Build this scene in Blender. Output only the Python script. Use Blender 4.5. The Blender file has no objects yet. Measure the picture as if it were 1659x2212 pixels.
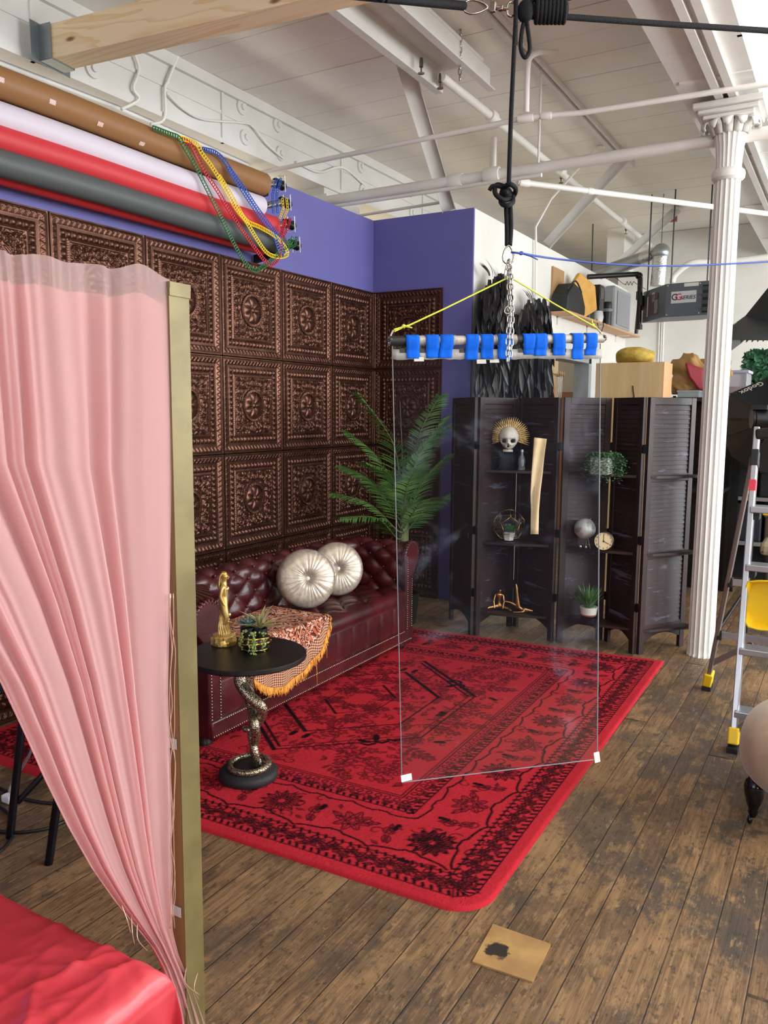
import bpy, bmesh, math, random
import numpy as np
from mathutils import Vector, Matrix
random.seed(7); rng = np.random.default_rng(7)
S = bpy.context.scene; COL = S.collection
PI = math.pi; R = math.radians
# ------------------------------------------------------------------ camera
FPX, IW, IH = 1740.0, 1659.0, 2212.0
CAMZ = 1.5
def _axes(yaw, pitch, roll):
    f = np.array([-math.sin(yaw)*math.cos(pitch), math.cos(yaw)*math.cos(pitch), -math.sin(pitch)])
    rt = np.array([math.cos(yaw), math.sin(yaw), 0.]); dn = np.cross(f, rt)
    c, s = math.cos(roll), math.sin(roll)
    return np.array([c*rt+s*dn, -s*rt+c*dn, f])
AX = _axes(R(30.13), R(7.19), R(-.419))
cam_d = bpy.data.cameras.new('camera'); cam = bpy.data.objects.new('camera', cam_d); COL.objects.link(cam)
cam_d.sensor_fit = 'HORIZONTAL'; cam_d.sensor_width = 36; cam_d.lens = FPX*36/IW
cam_d.clip_start = .05; cam_d.clip_end = 100
r_, d_, f_ = AX
cam.matrix_world = Matrix(((r_[0], -d_[0], -f_[0], 0), (r_[1], -d_[1], -f_[1], 0), (r_[2], -d_[2], -f_[2], CAMZ), (0, 0, 0, 1)))
S.camera = cam
# ------------------------------------------------------------------ world, light, exposure
S.view_settings.view_transform = 'Standard'; S.view_settings.look = 'None'
S.view_settings.gamma = 1; S.view_settings.use_curve_mapping = False
S.view_settings.exposure = 0.06
w = bpy.data.worlds.new('World'); S.world = w; w.use_nodes = True
nt = w.node_tree; nt.nodes.clear()
wo = nt.nodes.new('ShaderNodeOutputWorld'); bg = nt.nodes.new('ShaderNodeBackground')
sky = nt.nodes.new('ShaderNodeTexSky'); sky.sky_type = 'NISHITA'; sky.sun_disc = False; sky.sun_elevation = R(40); sky.sun_rotation = R(200)
mxw = nt.nodes.new('ShaderNodeMix'); mxw.data_type = 'RGBA'; mxw.inputs[0].default_value = .75
mxw.inputs[7].default_value = (.9, .95, 1, 1); nt.links.new(sky.outputs[0], mxw.inputs[6])
nt.links.new(mxw.outputs[2], bg.inputs[0]); bg.inputs[1].default_value = 1.0
nt.links.new(bg.outputs[0], wo.inputs[0])
def area(name, loc, rot, sx, sy, power, col=(1, 1, 1)):
    l = bpy.data.lights.new(name, 'AREA'); l.shape = 'RECTANGLE'; l.size = sx; l.size_y = sy; l.energy = power; l.color = col
    o = bpy.data.objects.new(name, l); COL.objects.link(o); o.location = loc; o.rotation_euler = rot
    return o
WINX = 4.6
WINS = [(-3.9, -2.5), (2.3, 4.4), (5.0, 7.2), (7.8, 10.0)]      # window openings along the right wall (y ranges)
WZ = (.95, 3.2)
WPOW = [150, 205, 200, 150]
for (a, b), p in zip(WINS, WPOW):
    area('window_and_fill_light', (WINX-.06, (a+b)/2, (WZ[0]+WZ[1])/2), (0, R(90), 0), WZ[1]-WZ[0], b-a, p, (.93, .97, 1))
area('window_and_fill_light', (-1.2, -3.9, 2.2), (R(90), 0, 0), 3.4, 2.2, 70, (.95, .98, 1))      # fill light added behind the camera; that wall has no window
area('lamp_and_fill_glow', (2.2, 1.0, 2.4), (R(180), 0, 0), 3.0, 6.0, 195, (1, .93, .84))      # unseen uplight added to brighten this room's ceiling
area('lamp_and_fill_glow', (-6.0, 9.0, 2.2), (R(180), 0, 0), 2.5, 5.0, 110, (1, .86, .62))      # lamps of the neighbouring room, shining up
area('lamp_and_fill_glow', (-4.9, 3.6, 2.4), (R(180), R(-25), 0),   .8, 5.0, 70, (1, .88, .68))
# ------------------------------------------------------------------ pixel -> point helpers (used to read positions off the plan)
def _ray(u, v): return AX.T @ np.array([u-IW/2, v-IH/2, FPX])
CC = np.array([0, 0, CAMZ])
def PX(u, v, x): d = _ray(u, v); return Vector(CC + d*(x/d[0]))
def PY(u, v, y): d = _ray(u, v); return Vector(CC + d*(y/d[1]))
def PZ(u, v, z): d = _ray(u, v); return Vector(CC + d*((z-CAMZ)/d[2]))
def PD(u, v, dep): return Vector(CC + _ray(u, v)*(dep/FPX))
def V(*a): return Vector(a)
# ------------------------------------------------------------------ objects
def wloc(o):
    p = Vector((0, 0, 0))
    while o is not None: p += o.location; o = o.parent
    return p
def tag(o, label=None, cat=None, group=None, kind=None):
    if label: o['label'] = label
    if cat: o['category'] = cat
    if group: o['group'] = group
    if kind: o['kind'] = kind
    return o
def thing(name, label, cat, loc=(0, 0, 0), group=None):
    o = bpy.data.objects.new(name, None); o.empty_display_size = .05; COL.objects.link(o); o.location = loc
    return tag(o, label, cat, group)
def copy_tree(o, delta=(0, 0, 0), label=None, parent=None):
    c = o.copy(); COL.objects.link(c)
    if parent is not None: c.parent = parent
    else: c.location = Vector(o.location)+Vector(delta)
    if label: c['label'] = label
    for ch in list(o.children): copy_tree(ch, parent=c)
    return c
class MB:
    def __init__(s): s.v = []; s.f = []
    def add(s, vs, fs):
        n = len(s.v); s.v.extend([tuple(p) for p in vs]); s.f.extend([tuple(i+n for i in f) for f in fs]); return s
    def box(s, c, sz, rot=None):
        vs = []
        for k in range(8):
            p = Vector(((k & 1)-.5, ((k >> 1) & 1)-.5, ((k >> 2) & 1)-.5)); p = Vector((p.x*sz[0], p.y*sz[1], p.z*sz[2]))
            if rot is not None: p = rot @ p
            vs.append(p+Vector(c))
        return s.add(vs, [(0, 2, 3, 1), (4, 5, 7, 6), (0, 1, 5, 4), (2, 6, 7, 3), (0, 4, 6, 2), (1, 3, 7, 5)])
    def box2(s, a, b): return s.box([(a[i]+b[i])/2 for i in range(3)], [abs(b[i]-a[i]) for i in range(3)])
    def bar(s, p, q, w, h, up=(0, 0, 1)):
        p = Vector(p); q = Vector(q); d = (q-p).normalized(); x = d.cross(Vector(up)).normalized(); y = x.cross(d).normalized()
        m = Matrix((x, d, y)).transposed()
        return s.box((p+q)/2, (w, (q-p).length, h), m)
    def tube(s, pts, r, n=8, closed=False, caps=True):
        pts = [Vector(p) for p in pts]; N = len(pts)
        rr = list(r) if isinstance(r, (list, tuple, np.ndarray)) else [r]*N
        T = []
        for i in range(N):
            a = pts[(i-1) % N] if (closed or i) else pts[0]; b = pts[(i+1) % N] if (closed or i < N-1) else pts[-1]
            t = b-a; T.append(t.normalized() if t.length > 1e-9 else Vector((0, 0, 1)))
        nrm = T[0].orthogonal().normalized(); vs = []
        for i in range(N):
            if i: 
                nrm = nrm - T[i]*nrm.dot(T[i])
                nrm = nrm.normalized() if nrm.length > 1e-6 else T[i].orthogonal().normalized()
            b = T[i].cross(nrm)
            for k in range(n):
                a = 2*PI*k/n; vs.append(pts[i]+(nrm*math.cos(a)+b*math.sin(a))*rr[i])
        fs = []
        for i in range(N if closed else N-1):
            j = (i+1) % N
            for k in range(n): fs.append((i*n+k, i*n+(k+1) % n, j*n+(k+1) % n, j*n+k))
        if caps and not closed:
            fs.append(tuple(range(n-1, -1, -1))); fs.append(tuple((N-1)*n+k for k in range(n)))
        return s.add(vs, fs)
    def lathe(s, prof, c=(0, 0, 0), n=24, mat=None, flute=None):
        vs = []; c = Vector(c)
        for (r, z) in prof:
            for k in range(n):
                a = 2*PI*k/n; q = r if flute is None else flute(r, z, a)
                p = Vector((q*math.cos(a), q*math.sin(a), z))
                vs.append((mat @ p if mat is not None else p)+c)
        fs = []
        for i in range(len(prof)-1):
            for k in range(n): fs.append((i*n+k, i*n+(k+1) % n, (i+1)*n+(k+1) % n, (i+1)*n+k))
        if prof[0][0] > 1e-5: fs.append(tuple(range(n-1, -1, -1)))
        if prof[-1][0] > 1e-5: fs.append(tuple((len(prof)-1)*n+k for k in range(n)))
        return s.add(vs, fs)
    def sphere(s, c, r, n=12, mat=None, fn=None):
        r = r if isinstance(r, (tuple, list)) else (r, r, r); vs = []; fs = []; m = max(4, n//2)
        for i in range(m+1):
            th = PI*i/m
            for k in range(n):
                ph = 2*PI*k/n
                p = Vector((math.sin(th)*math.cos(ph), math.sin(th)*math.sin(ph), -math.cos(th)))
                if fn: p = fn(p)
                p = Vector((p.x*r[0], p.y*r[1], p.z*r[2]))
                vs.append((mat @ p if mat is not None else p)+Vector(c))
        for i in range(m):
            for k in range(n): fs.append((i*n+k, i*n+(k+1) % n, (i+1)*n+(k+1) % n, (i+1)*n+k))
        return s.add(vs, fs)
    def prism(s, out, o, ax, ay, az, depth):
        o, ax, ay, az = Vector(o), Vector(ax), Vector(ay), Vector(az); n = len(out)
        vs = [o+ax*a+ay*b for a, b in out]+[o+ax*a+ay*b+az*depth for a, b in out]
        fs = [tuple(range(n-1, -1, -1)), tuple(range(n, 2*n))]+[(i, (i+1) % n, n+(i+1) % n, n+i) for i in range(n)]
        return s.add(vs, fs)
    def grid(s, fn, nu, nv, cu=False, cv=False):
        vs = [fn(i/nu, j/nv) for i in range(nu if cu else nu+1) for j in range(nv if cv else nv+1)]
        a = nu if cu else nu+1; b = nv if cv else nv+1; fs = []
        for i in range(nu):
            for j in range(nv):
                fs.append((i*b+j, ((i+1) % a)*b+j, ((i+1) % a)*b+(j+1) % b, i*b+(j+1) % b))
        return s.add(vs, fs)
    def ribbon(s, pts, side, w, th=.0):
        vs = []; n = len(pts)
        for i, p in enumerate(pts):
            ww = w[i] if isinstance(w, (list, tuple)) else w; sd = side[i] if isinstance(side, list) else side
            vs += [Vector(p)-Vector(sd)*ww/2, Vector(p)+Vector(sd)*ww/2]
        return s.add(vs, [(2*i, 2*i+1, 2*i+3, 2*i+2) for i in range(n-1)])
    def build(s, name, m, parent=None, smooth=35, label=None, cat=None, group=None, kind=None, solid=0, bev=0, sub=0):
        P = np.array(s.v, float)
        if parent is None:
            lo, hi = P.min(0), P.max(0); org = Vector(((lo[0]+hi[0])/2, (lo[1]+hi[1])/2, lo[2]))
        else: org = wloc(parent)
        P = P-np.array(org); me = bpy.data.meshes.new(name)
        me.from_pydata(P.tolist(), [], s.f); me.update()
        bm = bmesh.new(); bm.from_mesh(me); bmesh.ops.remove_doubles(bm, verts=bm.verts, dist=1e-6)
        bmesh.ops.recalc_face_normals(bm, faces=bm.faces); bm.to_mesh(me); bm.free()
        return finish(name, me, m, parent, org, smooth, label, cat, group, kind, solid, bev, sub)
def finish(name, me, m, parent, org, smooth, label=None, cat=None, group=None, kind=None, solid=0, bev=0, sub=0):
    if smooth:
        me.shade_smooth()
        if smooth < 180: me.set_sharp_from_angle(angle=R(smooth))
    me.materials.append(m)
    o = bpy.data.objects.new(name, me); COL.objects.link(o)
    if parent is None: o.location = org
    else: o.parent = parent
    if bev:
        b = o.modifiers.new('bevel', 'BEVEL'); b.width = bev; b.segments = 2; b.limit_method = 'ANGLE'; b.angle_limit = R(40)
    if solid:
        q = o.modifiers.new('thick', 'SOLIDIFY'); q.thickness = solid; q.offset = 0
    if sub:
        q = o.modifiers.new('sub', 'SUBSURF'); q.levels = q.render_levels = sub
    return tag(o, label, cat, group, kind)
def np_grid(name, P, m, parent=None, smooth=180, col=None, org=None, **k):
    nu, nv = P.shape[:2]
    if parent is not None: org = wloc(parent)
    elif org is None:
        q = P.reshape(-1, 3); org = Vector(((q[:, 0].min()+q[:, 0].max())/2, (q[:, 1].min()+q[:, 1].max())/2, q[:, 2].min()))
    vs = (P.reshape(-1, 3)-np.array(org)).astype(np.float32)
    idx = np.arange(nu*nv).reshape(nu, nv)
    F = np.stack([idx[:-1, :-1], idx[1:, :-1], idx[1:, 1:], idx[:-1, 1:]], -1).reshape(-1, 4)
    me = bpy.data.meshes.new(name); me.vertices.add(len(vs)); me.vertices.foreach_set('co', vs.ravel())
    me.loops.add(F.size); me.loops.foreach_set('vertex_index', F.ravel().astype(np.int32))
    me.polygons.add(len(F)); me.polygons.foreach_set('loop_start', np.arange(0, F.size, 4, dtype=np.int32))
    me.update(calc_edges=True)
    if col is not None:
        at = me.color_attributes.new('pattern', 'FLOAT_COLOR', 'POINT')
        c4 = np.ones((nu*nv, 4), np.float32); c4[:, :3] = col.reshape(-1, 3); at.data.foreach_set('color', c4.ravel())
    return finish(name, me, m, parent, org, smooth, **k)
def smooth_path(pts, n=8, closed=False):
    pts = [Vector(p) for p in pts]; N = len(pts); out = []
    for i in range(N if closed else N-1):
        g = lambda k: pts[k % N] if closed else pts[max(0, min(N-1, k))]
        a, b, c, d = g(i-1), g(i), g(i+1), g(i+2)
        for k in range(n):
            t = k/n
            out.append(.5*((2*b)+(c-a)*t+(2*a-5*b+4*c-d)*t*t+(3*b-a-3*c+d)*t*t*t))
    if not closed: out.append(pts[-1])
    return out
def skin(name, joints, edges, m, parent, sub=2, root=0):
    """one continuous figure grown over a skeleton: joints = [(x,y,z,r)]"""
    org = np.array(wloc(parent)); me = bpy.data.meshes.new(name)
    me.from_pydata([(np.array(j[:3])-org).tolist() for j in joints], edges, []); me.update()
    o = bpy.data.objects.new(name, me); COL.objects.link(o); o.parent = parent
    o.modifiers.new('skin', 'SKIN')
    sv = me.skin_vertices[0].data if me.skin_vertices else None
    for i, j in enumerate(joints):
        sv[i].radius = (j[3], j[3]) if len(j) < 5 else (j[3], j[4]); sv[i].use_root = (i == root)
    q = o.modifiers.new('sub', 'SUBSURF'); q.levels = q.render_levels = sub
    me.materials.append(m); o.modifiers['skin'].use_smooth_shade = True
    return o
# ------------------------------------------------------------------ materials
def lin(h):
    if not isinstance(h, str): return tuple(h)+((1,) if len(h) == 3 else ())
    h = h.lstrip('#'); c = [int(h[i:i+2], 16)/255 for i in (0, 2, 4)]
    return tuple((x/12.92 if x <= .04045 else ((x+.055)/1.055)**2.4) for x in c)+(1,)
class NB:
    def __init__(s, name):
        s.m = bpy.data.materials.new(name); s.m.use_nodes = True; s.t = s.m.node_tree; s.t.nodes.clear()
        s.out = s.n('OutputMaterial'); s.p = None
    def n(s, typ, **k):
        q = s.t.nodes.new('ShaderNode'+typ)
        for a, b in k.items(): setattr(q, a, b)
        return q
    def put(s, sock, v):
        if hasattr(v, 'is_output'): s.t.links.new(v, sock)
        elif v is not None: sock.default_value = v
    def math(s, op, a, b=None, c=None, clamp=False):
        q = s.n('Math', operation=op); q.use_clamp = clamp
        for i, x in enumerate((a, b, c)):
            if x is not None: s.put(q.inputs[i], x)
        return q.outputs[0]
    def mix(s, f, a, b):
        q = s.n('Mix', data_type='RGBA'); s.put(q.inputs[0], f)
        s.put(q.inputs[6], lin(a) if isinstance(a, (str, tuple)) else a); s.put(q.inputs[7], lin(b) if isinstance(b, (str, tuple)) else b)
        return q.outputs[2]
    def coord(s, kind='Object', scale=(1, 1, 1), rot=(0, 0, 0), loc=(0, 0, 0)):
        c = s.n('TexCoord'); mp = s.n('Mapping'); s.t.links.new(c.outputs[kind], mp.inputs[0])
        mp.inputs[1].default_value = loc; mp.inputs[2].default_value = rot; mp.inputs[3].default_value = scale
        return mp.outputs[0]
    def geo(s):
        g = s.n('NewGeometry'); return g.outputs['Position']
    def xyz(s, v):
        q = s.n('SeparateXYZ'); s.put(q.inputs[0], v); return q.outputs
    def comb(s, x, y, z):
        q = s.n('CombineXYZ')
        for i, a in enumerate((x, y, z)): s.put(q.inputs[i], a)
        return q.outputs[0]
    def noise(s, vec, scale=5, detail=4, rough=.55, dist=0, out=0):
        q = s.n('TexNoise'); s.put(q.inputs['Vector'], vec); q.inputs['Scale'].default_value = scale
        q.inputs['Detail'].default_value = detail; q.inputs['Roughness'].default_value = rough; q.inputs['Distortion'].default_value = dist
        return q.outputs[out]
    def ramp(s, f, a, b, inv=False):
        q = s.n('MapRange'); s.put(q.inputs[0], f); q.inputs[1].default_value = a; q.inputs[2].default_value = b
        q.inputs[3].default_value, q.inputs[4].default_value = (1, 0) if inv else (0, 1); q.interpolation_type = 'SMOOTHSTEP'
        return q.outputs[0]
    def bump(s, h, strength=.3, dist=.01):
        q = s.n('Bump'); s.put(q.inputs['Height'], h); q.inputs['Strength'].default_value = strength; q.inputs['Distance'].default_value = dist
        return q.outputs[0]
    def pbr(s, col, rough=.5, metal=0, normal=None, spec=.5, **k):
        p = s.n('BsdfPrincipled'); s.p = p
        s.put(p.inputs['Base Color'], lin(col) if isinstance(col, (str, tuple)) else col)
        s.put(p.inputs['Roughness'], rough); s.put(p.inputs['Metallic'], metal); s.put(p.inputs['Specular IOR Level'], spec)
        if normal is not None: s.put(p.inputs['Normal'], normal)
        for a, b in k.items(): s.put(p.inputs[a.replace('_', ' ')], b)
        s.t.links.new(p.outputs[0], s.out.inputs[0]); return s.m
MC = {}
def mat(name, col, rough=.5, metal=0, col2=None, vs=6, bump=0, bs=60, spec=.5, stretch=(1, 1, 1), lo=.35, hi=.65, **k):
    if name in MC: return MC[name]
    b = NB(name); c = col; nrm = None
    if col2 or bump: co = b.coord('Object', stretch)
    if col2: c = b.mix(b.ramp(b.noise(co, vs, 4), lo, hi), col, col2)
    if bump: nrm = b.bump(b.noise(co, bs, 3), bump, .004)
    MC[name] = b.pbr(c, rough, metal, nrm, spec, **k); return MC[name]
# ------------------------------------------------------------------ shell materials
def floor_mat():
    b = NB('worn_floorboards'); x, y, z = b.xyz(b.geo()); W = .106
    xs = b.math('DIVIDE', b.math('ADD', x, 10), W); pid = b.math('FLOOR', xs); fr = b.math('FRACT', xs)
    wn = b.n('TexWhiteNoise', noise_dimensions='1D'); b.put(wn.inputs['W'], pid); rnd = wn.outputs[0]
    # end joints
    ys = b.math('ADD', b.math('DIVIDE', y, 4.6), b.math('MULTIPLY', rnd, 7)); yf = b.math('FRACT', ys)
    wn2 = b.n('TexWhiteNoise', noise_dimensions='2D'); b.put(wn2.inputs[0], b.comb(pid, b.math('FLOOR', ys), 0)); r2 = wn2.outputs[0]
    off = b.math('MULTIPLY', r2, 40)
    gv = b.comb(b.math('MULTIPLY', x, 26), b.math('ADD', b.math('MULTIPLY', y, 1.5), off), off)
    grain = b.noise(gv, 3.2, 6, .62, .6)
    fine = b.noise(b.comb(b.math('MULTIPLY', x, 90), b.math('MULTIPLY', y, 3), off), 3, 4)
    c = b.mix(b.ramp(grain, .30, .72), '#6a523b', '#997955')
    c = b.mix(b.math('MULTIPLY', b.ramp(fine, .45, .7), .5), c, '#4a3523')
    c = b.mix(b.math('MULTIPLY', b.ramp(r2, .55, 1), .35), c, '#4a3422')
    wl = b.noise(b.comb(b.math('MULTIPLY', x, 1.7), b.math('MULTIPLY', y, .9), 9), 1.8, 5, .65); c = b.mix(b.math('MULTIPLY', b.ramp(wl, .5, .66), .55), c, '#a3835c')
    st = b.noise(b.comb(b.math('MULTIPLY', x, 2.1), y, off), 1.7, 9, .74)
    st2 = b.noise(b.comb(b.math('MULTIPLY', x, 1.3), b.math('MULTIPLY', y, .8), 3), 2.6, 10, .76)
    c = b.mix(b.math('MULTIPLY', b.ramp(st, .49, .57), .55), c, '#3f3128')
    xr = b.ramp(x, -1.1, -.4)
    c = b.mix(b.math('MULTIPLY', b.ramp(st2, .50, .57), b.math('ADD', .45, b.math('MULTIPLY', xr, .33))), c, '#423d38')
    sp = b.noise(b.comb(b.math('MULTIPLY', x, 30), b.math('MULTIPLY', y, 14), 2), 2.2, 6, .7); c = b.mix(b.math('MULTIPLY', b.ramp(sp, .56, .63), .6), c, '#2e241c')
    sp2 = b.noise(b.comb(b.math('MULTIPLY', x, 22), b.math('MULTIPLY', y, 5), 6), 2.4, 6, .7); c = b.mix(b.math('MULTIPLY', b.ramp(sp2, .58, .66), .5), c, '#aa8a63')
    sc = b.noise(b.comb(b.math('MULTIPLY', x, 9), b.math('MULTIPLY', y, 9), 1), 5, 3, .5, 2)
    c = b.mix(b.math('MULTIPLY', b.ramp(sc, .68, .74), .55), c, '#b08d60')
    e = b.math('MINIMUM', fr, b.math('SUBTRACT', 1, fr)); gap = b.ramp(e, .008, .026, inv=True)
    e2 = b.math('MINIMUM', yf, b.math('SUBTRACT', 1, yf)); gap2 = b.ramp(e2, .0008, .002, inv=True)
    g = b.math('MAXIMUM', gap, gap2)
    gn = b.ramp(b.noise(b.comb(b.math('MULTIPLY', x, 8), b.math('MULTIPLY', y, 1.2), 0), 2, 2), .25, .5)
    c = b.mix(b.math('MULTIPLY', g, b.math('ADD', .3, b.math('MULTIPLY', gn, .5))), c, '#140e0a')
    h = b.math('SUBTRACT', b.math('ADD', grain, b.math('MULTIPLY', fine, .5)), b.math('MULTIPLY', g, 2.2))
    return b.pbr(c, b.math('ADD', .42, b.math('MULTIPLY', st, .25)), 0, b.bump(h, .35, .004), .45)
def plaster(name, col, col2, rough=.6):
    b = NB(name); co = b.coord('Object'); c = b.mix(b.math('MULTIPLY', b.ramp(b.noise(co, 1.3, 5, .6), .35, .7), .8), col, col2)
    return b.pbr(c, rough, 0, b.bump(b.noise(co, 90, 3), .12, .003), .35)
M_floor = floor_mat()
M_ceil = plaster('white_painted_boards', '#f8f5ee', '#ece8de', .55)
M_white = plaster('white_wall_paint', '#eceae4', '#e2dfd8', .6)
M_purple = plaster('purple_wall_paint', '#6e6cae', '#6866a8', .5)
M_iron = plaster('white_painted_iron', '#e8e7e3', '#d8d6d0', .45)
M_pipe = plaster('white_painted_pipe', '#f3f1eb', '#e3dfd6', .4)
def struct(mb, name, m, **k): return mb.build(name, m, kind='structure', **k)
# ------------------------------------------------------------------ room
struct(MB().box2((-9, -4, -.1), (WINX+.1, 18, 0)), 'floor', M_floor, smooth=0)
CZ = 3.66
mb = MB(); y = -4
k = 0
while y < 18:
    wd = .305; dz = random.uniform(0, .004)
    mb.box2((-9, y+.003, CZ+dz), (WINX+.1, y+wd-.003, CZ+.05)); y += wd; k += 1
mb.box2((-9, -4, CZ+.05), (WINX+.1, 18, CZ+.1))
struct(mb, 'ceiling', M_ceil, smooth=0)
WX, YC, OX = -3.43, 5.71, -2.56           # left wall, corner wall, white wall planes
struct(MB().box2((WX-.12, -4, 0), (WX, YC+.12, 3.0)), 'wall_left', M_purple, smooth=0)
struct(MB().box2((WX, YC, 0), (OX, YC+.02, 3.0)), 'wall_back', M_purple, smooth=0)
D0, D1, DZ = 7.55, 8.85, 2.1              # doorway in the white wall
mb = MB().box2((OX-.12, YC+.021, 0), (OX, D0, 3.0)).box2((OX-.12, D1, 0), (OX, 10.4, 3.0)).box2((OX-.12, D0, DZ), (OX, D1, 3.0))
struct(mb, 'wall_center', M_white, smooth=0)
struct(MB().box2((OX-.12, 10.4, 0), (WINX, 10.55, CZ)), 'wall_far', M_white, smooth=0)
struct(MB().box2((-9, 17, 0), (OX-.12, 17.1, CZ)), 'wall_neighbour', M_white, smooth=0)
struct(MB().box2((-9.1, -4, 0), (-9, 17, CZ)), 'wall_outer', M_white, smooth=0)
mb = MB(); ys = [-4]+[q for a in WINS for q in a]+[10.55]
for i in range(0, len(ys), 2): mb.box2((WINX, ys[i], 0), (WINX+.2, ys[i+1], CZ))
for a, b_ in WINS: mb.box2((WINX, a, 0), (WINX+.2, b_, WZ[0])).box2((WINX, a, WZ[1]), (WINX+.2, b_, CZ))
struct(mb, 'wall_right', M_white, smooth=0)
struct(MB().box2((-9, -4.15, 0), (WINX, -4, CZ)), 'wall_behind', plaster('charcoal_wall', '#4a484a', '#403e40'), smooth=0)
struct(MB().box2((WINX-.03, -2.4, 0), (WINX-.001, 2.25, CZ-.05)), 'unseen_dark_panel', mat('unseen_panel_black', '#0b0b0c', .9), smooth=0)  # unseen black panel added so the acrylic sheet reflects something dark
M_frame = mat('window_frame_paint', '#dcdcd8', .5)
for i, (a, b_) in enumerate(WINS):
    mb = MB()
    for q in (a+.03, (a+b_)/2, b_-.03): mb.box2((WINX+.08, q-.03, WZ[0]), (WINX+.13, q+.03, WZ[1]))
    for q in (WZ[0]+.03, (WZ[0]+WZ[1])/2, WZ[1]-.03): mb.box2((WINX+.08, a, q-.03), (WINX+.13, b_, q+.03))
    struct(mb, 'window_%d' % (i+1), M_frame, smooth=0)
# doorway: grey steel frame and a tan door leaf standing open
M_steel = mat('grey_frame_paint', '#a3a8a9', .45)
M_tan = mat('pale_birch_panel', '#d3b688', .45, col2='#c9a977', vs=3, stretch=(6, 6, .6))
dr = MB()
for q in (D0+.03, D1-.03): dr.box2((OX-.14, q-.05, 0), (OX+.025, q+.05, DZ))
dr.box2((OX-.14, D0, DZ-.08), (OX+.025, D1, DZ))
door = struct(dr, 'door_1', M_steel, smooth=0)
lf = MB().box2((OX+.012, D0-.42, .05), (OX+.05, D0+.1, DZ-.12)); leaf = lf.build('door_leaf', M_tan, door, smooth=0)
struct(MB().box2((OX-1.5, 9.3, 0), (OX-.13, 9.4, 3.0)), 'wall_closet', M_white, smooth=0)
struct(MB().box2((OX-.9, 9.0, 0), (OX-.16, 9.28, 1.72)), 'trim_4', mat('closet_counter', '#b5763c', .5), smooth=0)
# ------------------------------------------------------------------ girders and column
def girder(name, xl, xr, z0, wide, y0, y1, bolts, side):
    mb = MB().box2((xl, y0, z0+.03), (xr, y1, CZ-.06)).box2((xl-wide, y0, CZ-.07), (xr+.03, y1, CZ+.0))
    mb.box2((xl-.05, y0, z0), (xr+.012, y1, z0+.03))
    mb.box2((xr-.01, y0, (z0+CZ)/2-.012), (xr+.008, y1, (z0+CZ)/2+.012))
    for (y, z) in bolts:
        mb.lathe([(.052, 0), (.05, .014), (.022, .018), (.02, .03), (0, .031)], (xr, y, z), 18, Matrix.Rotation(R(90), 3, 'Y'))
    for y in np.arange(y0+1.1, y1, 1.45): mb.box2((xr-.01, y-.012, z0), (xr+.013, y+.012, CZ))
    return mb
b = []
for y in (1.2, 2.2, 3.25, 4.55, 4.95, 6.1, 7.0, 8.2, 9.5): b += [(y, 3.56), (y+.03, 3.37)]
struct(girder('trim_1', -4.25, -3.80, 3.27, .02, -4, 17, b, 1), 'trim_1', M_iron)
mb = girder('trim_2', -.93, -.60, 3.27, .22, -4, 10.4, [], 1)
mb.box2((-.80, -4, 3.235), (-.76, 10.4, 3.275)).box2((-.73, -4, 3.235), (-.69, 10.4, 3.275))
for y in np.arange(-1.2, 10, 1.5):
    mb.box2((-1.14, y-.02, CZ-.085), (-.93, y+.02, CZ-.06)).box2((-.95, y-.02, z0 if False else 3.262), (-.585, y+.02, 3.29))
struct(mb, 'trim_2', M_iron)
struct(MB().box2((-2.7, 9.9, 3.2), (-2.5, 10.4, CZ)), 'trim_3', M_white, smooth=0)
def column(cx, cy, label):
    t = thing('column', label, 'column', (cx, cy, 0))
    NF = 16
    def fl(r, z, a): return r*(1-.10*abs(math.sin(NF*a/2))**.7) if r > .02 else r
    prof = [(.083, 0), (.083, .015), (.078, .02)]+[(.078-.008*z/2.9, z) for z in np.linspace(.05, 2.84, 14)]
    MB().lathe([(0, 0)]+prof+[(0, 2.84)], (cx, cy, 0), 96, flute=fl).build('shaft', M_iron, t, smooth=50)
    MB().lathe([(0, 2.83), (.074, 2.83), (.09, 2.845), (.093, 2.87), (.088, 2.885), (.076, 2.895), (0, 2.9)], (cx, cy, 0), 32).build('neck_ring', M_iron, t)
    def f2(r, z, a): return r*(1-.07*abs(math.sin(20*a/2)))
    MB().lathe([(0, 2.88), (.07, 2.88), (.072, 2.95), (.078, 3.02), (.09, 3.08), (.107, 3.125), (.115, 3.14), (0, 3.145)], (cx, cy, 0), 120, flute=f2).build('capital_bell', M_iron, t, smooth=60)
    lv = MB()
    for k in range(12):
        a = 2*PI*k/12; ca, sa = math.cos(a), math.sin(a); sd = Vector((-sa, ca, 0))
        pts = [Vector((cx+ca*r, cy+sa*r, z)) for r, z in ((.096, 3.08), (.112, 3.125), (.135, 3.15), (.155, 3.14), (.158, 3.115), (.145, 3.105))]
        lv.ribbon(pts, sd, [.045, .055, .062, .055, .04, .015])
    lv.build('capital_leaves', M_iron, t, smooth=180, solid=.008)
    ab = MB()
    for h, z0, z1 in ((.135, 3.15, 3.175), (.16, 3.175, 3.20), (.185, 3.20, 3.235)):
        ab.box2((cx-h, cy-h, z0), (cx+h, cy+h, z1))
    ab.build('abacus', M_iron, t, bev=.006)
    return t
column(-.735, 5.21, 'white fluted cast iron column with leafy capital beside the dark folding screen')
c2 = MB(); t = thing('column', 'white column top showing above the purple wall behind the hanging paper rolls', 'column', (-3.98, 5.75, 0))
MB().lathe([(0, 0), (.09, 0), (.08, 2.9), (.11, 3.0), (.15, 3.05), (.15, 3.10), (0, 3.1)], (-3.98, 5.75, 0), 32).build('shaft', M_iron, t)
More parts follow.
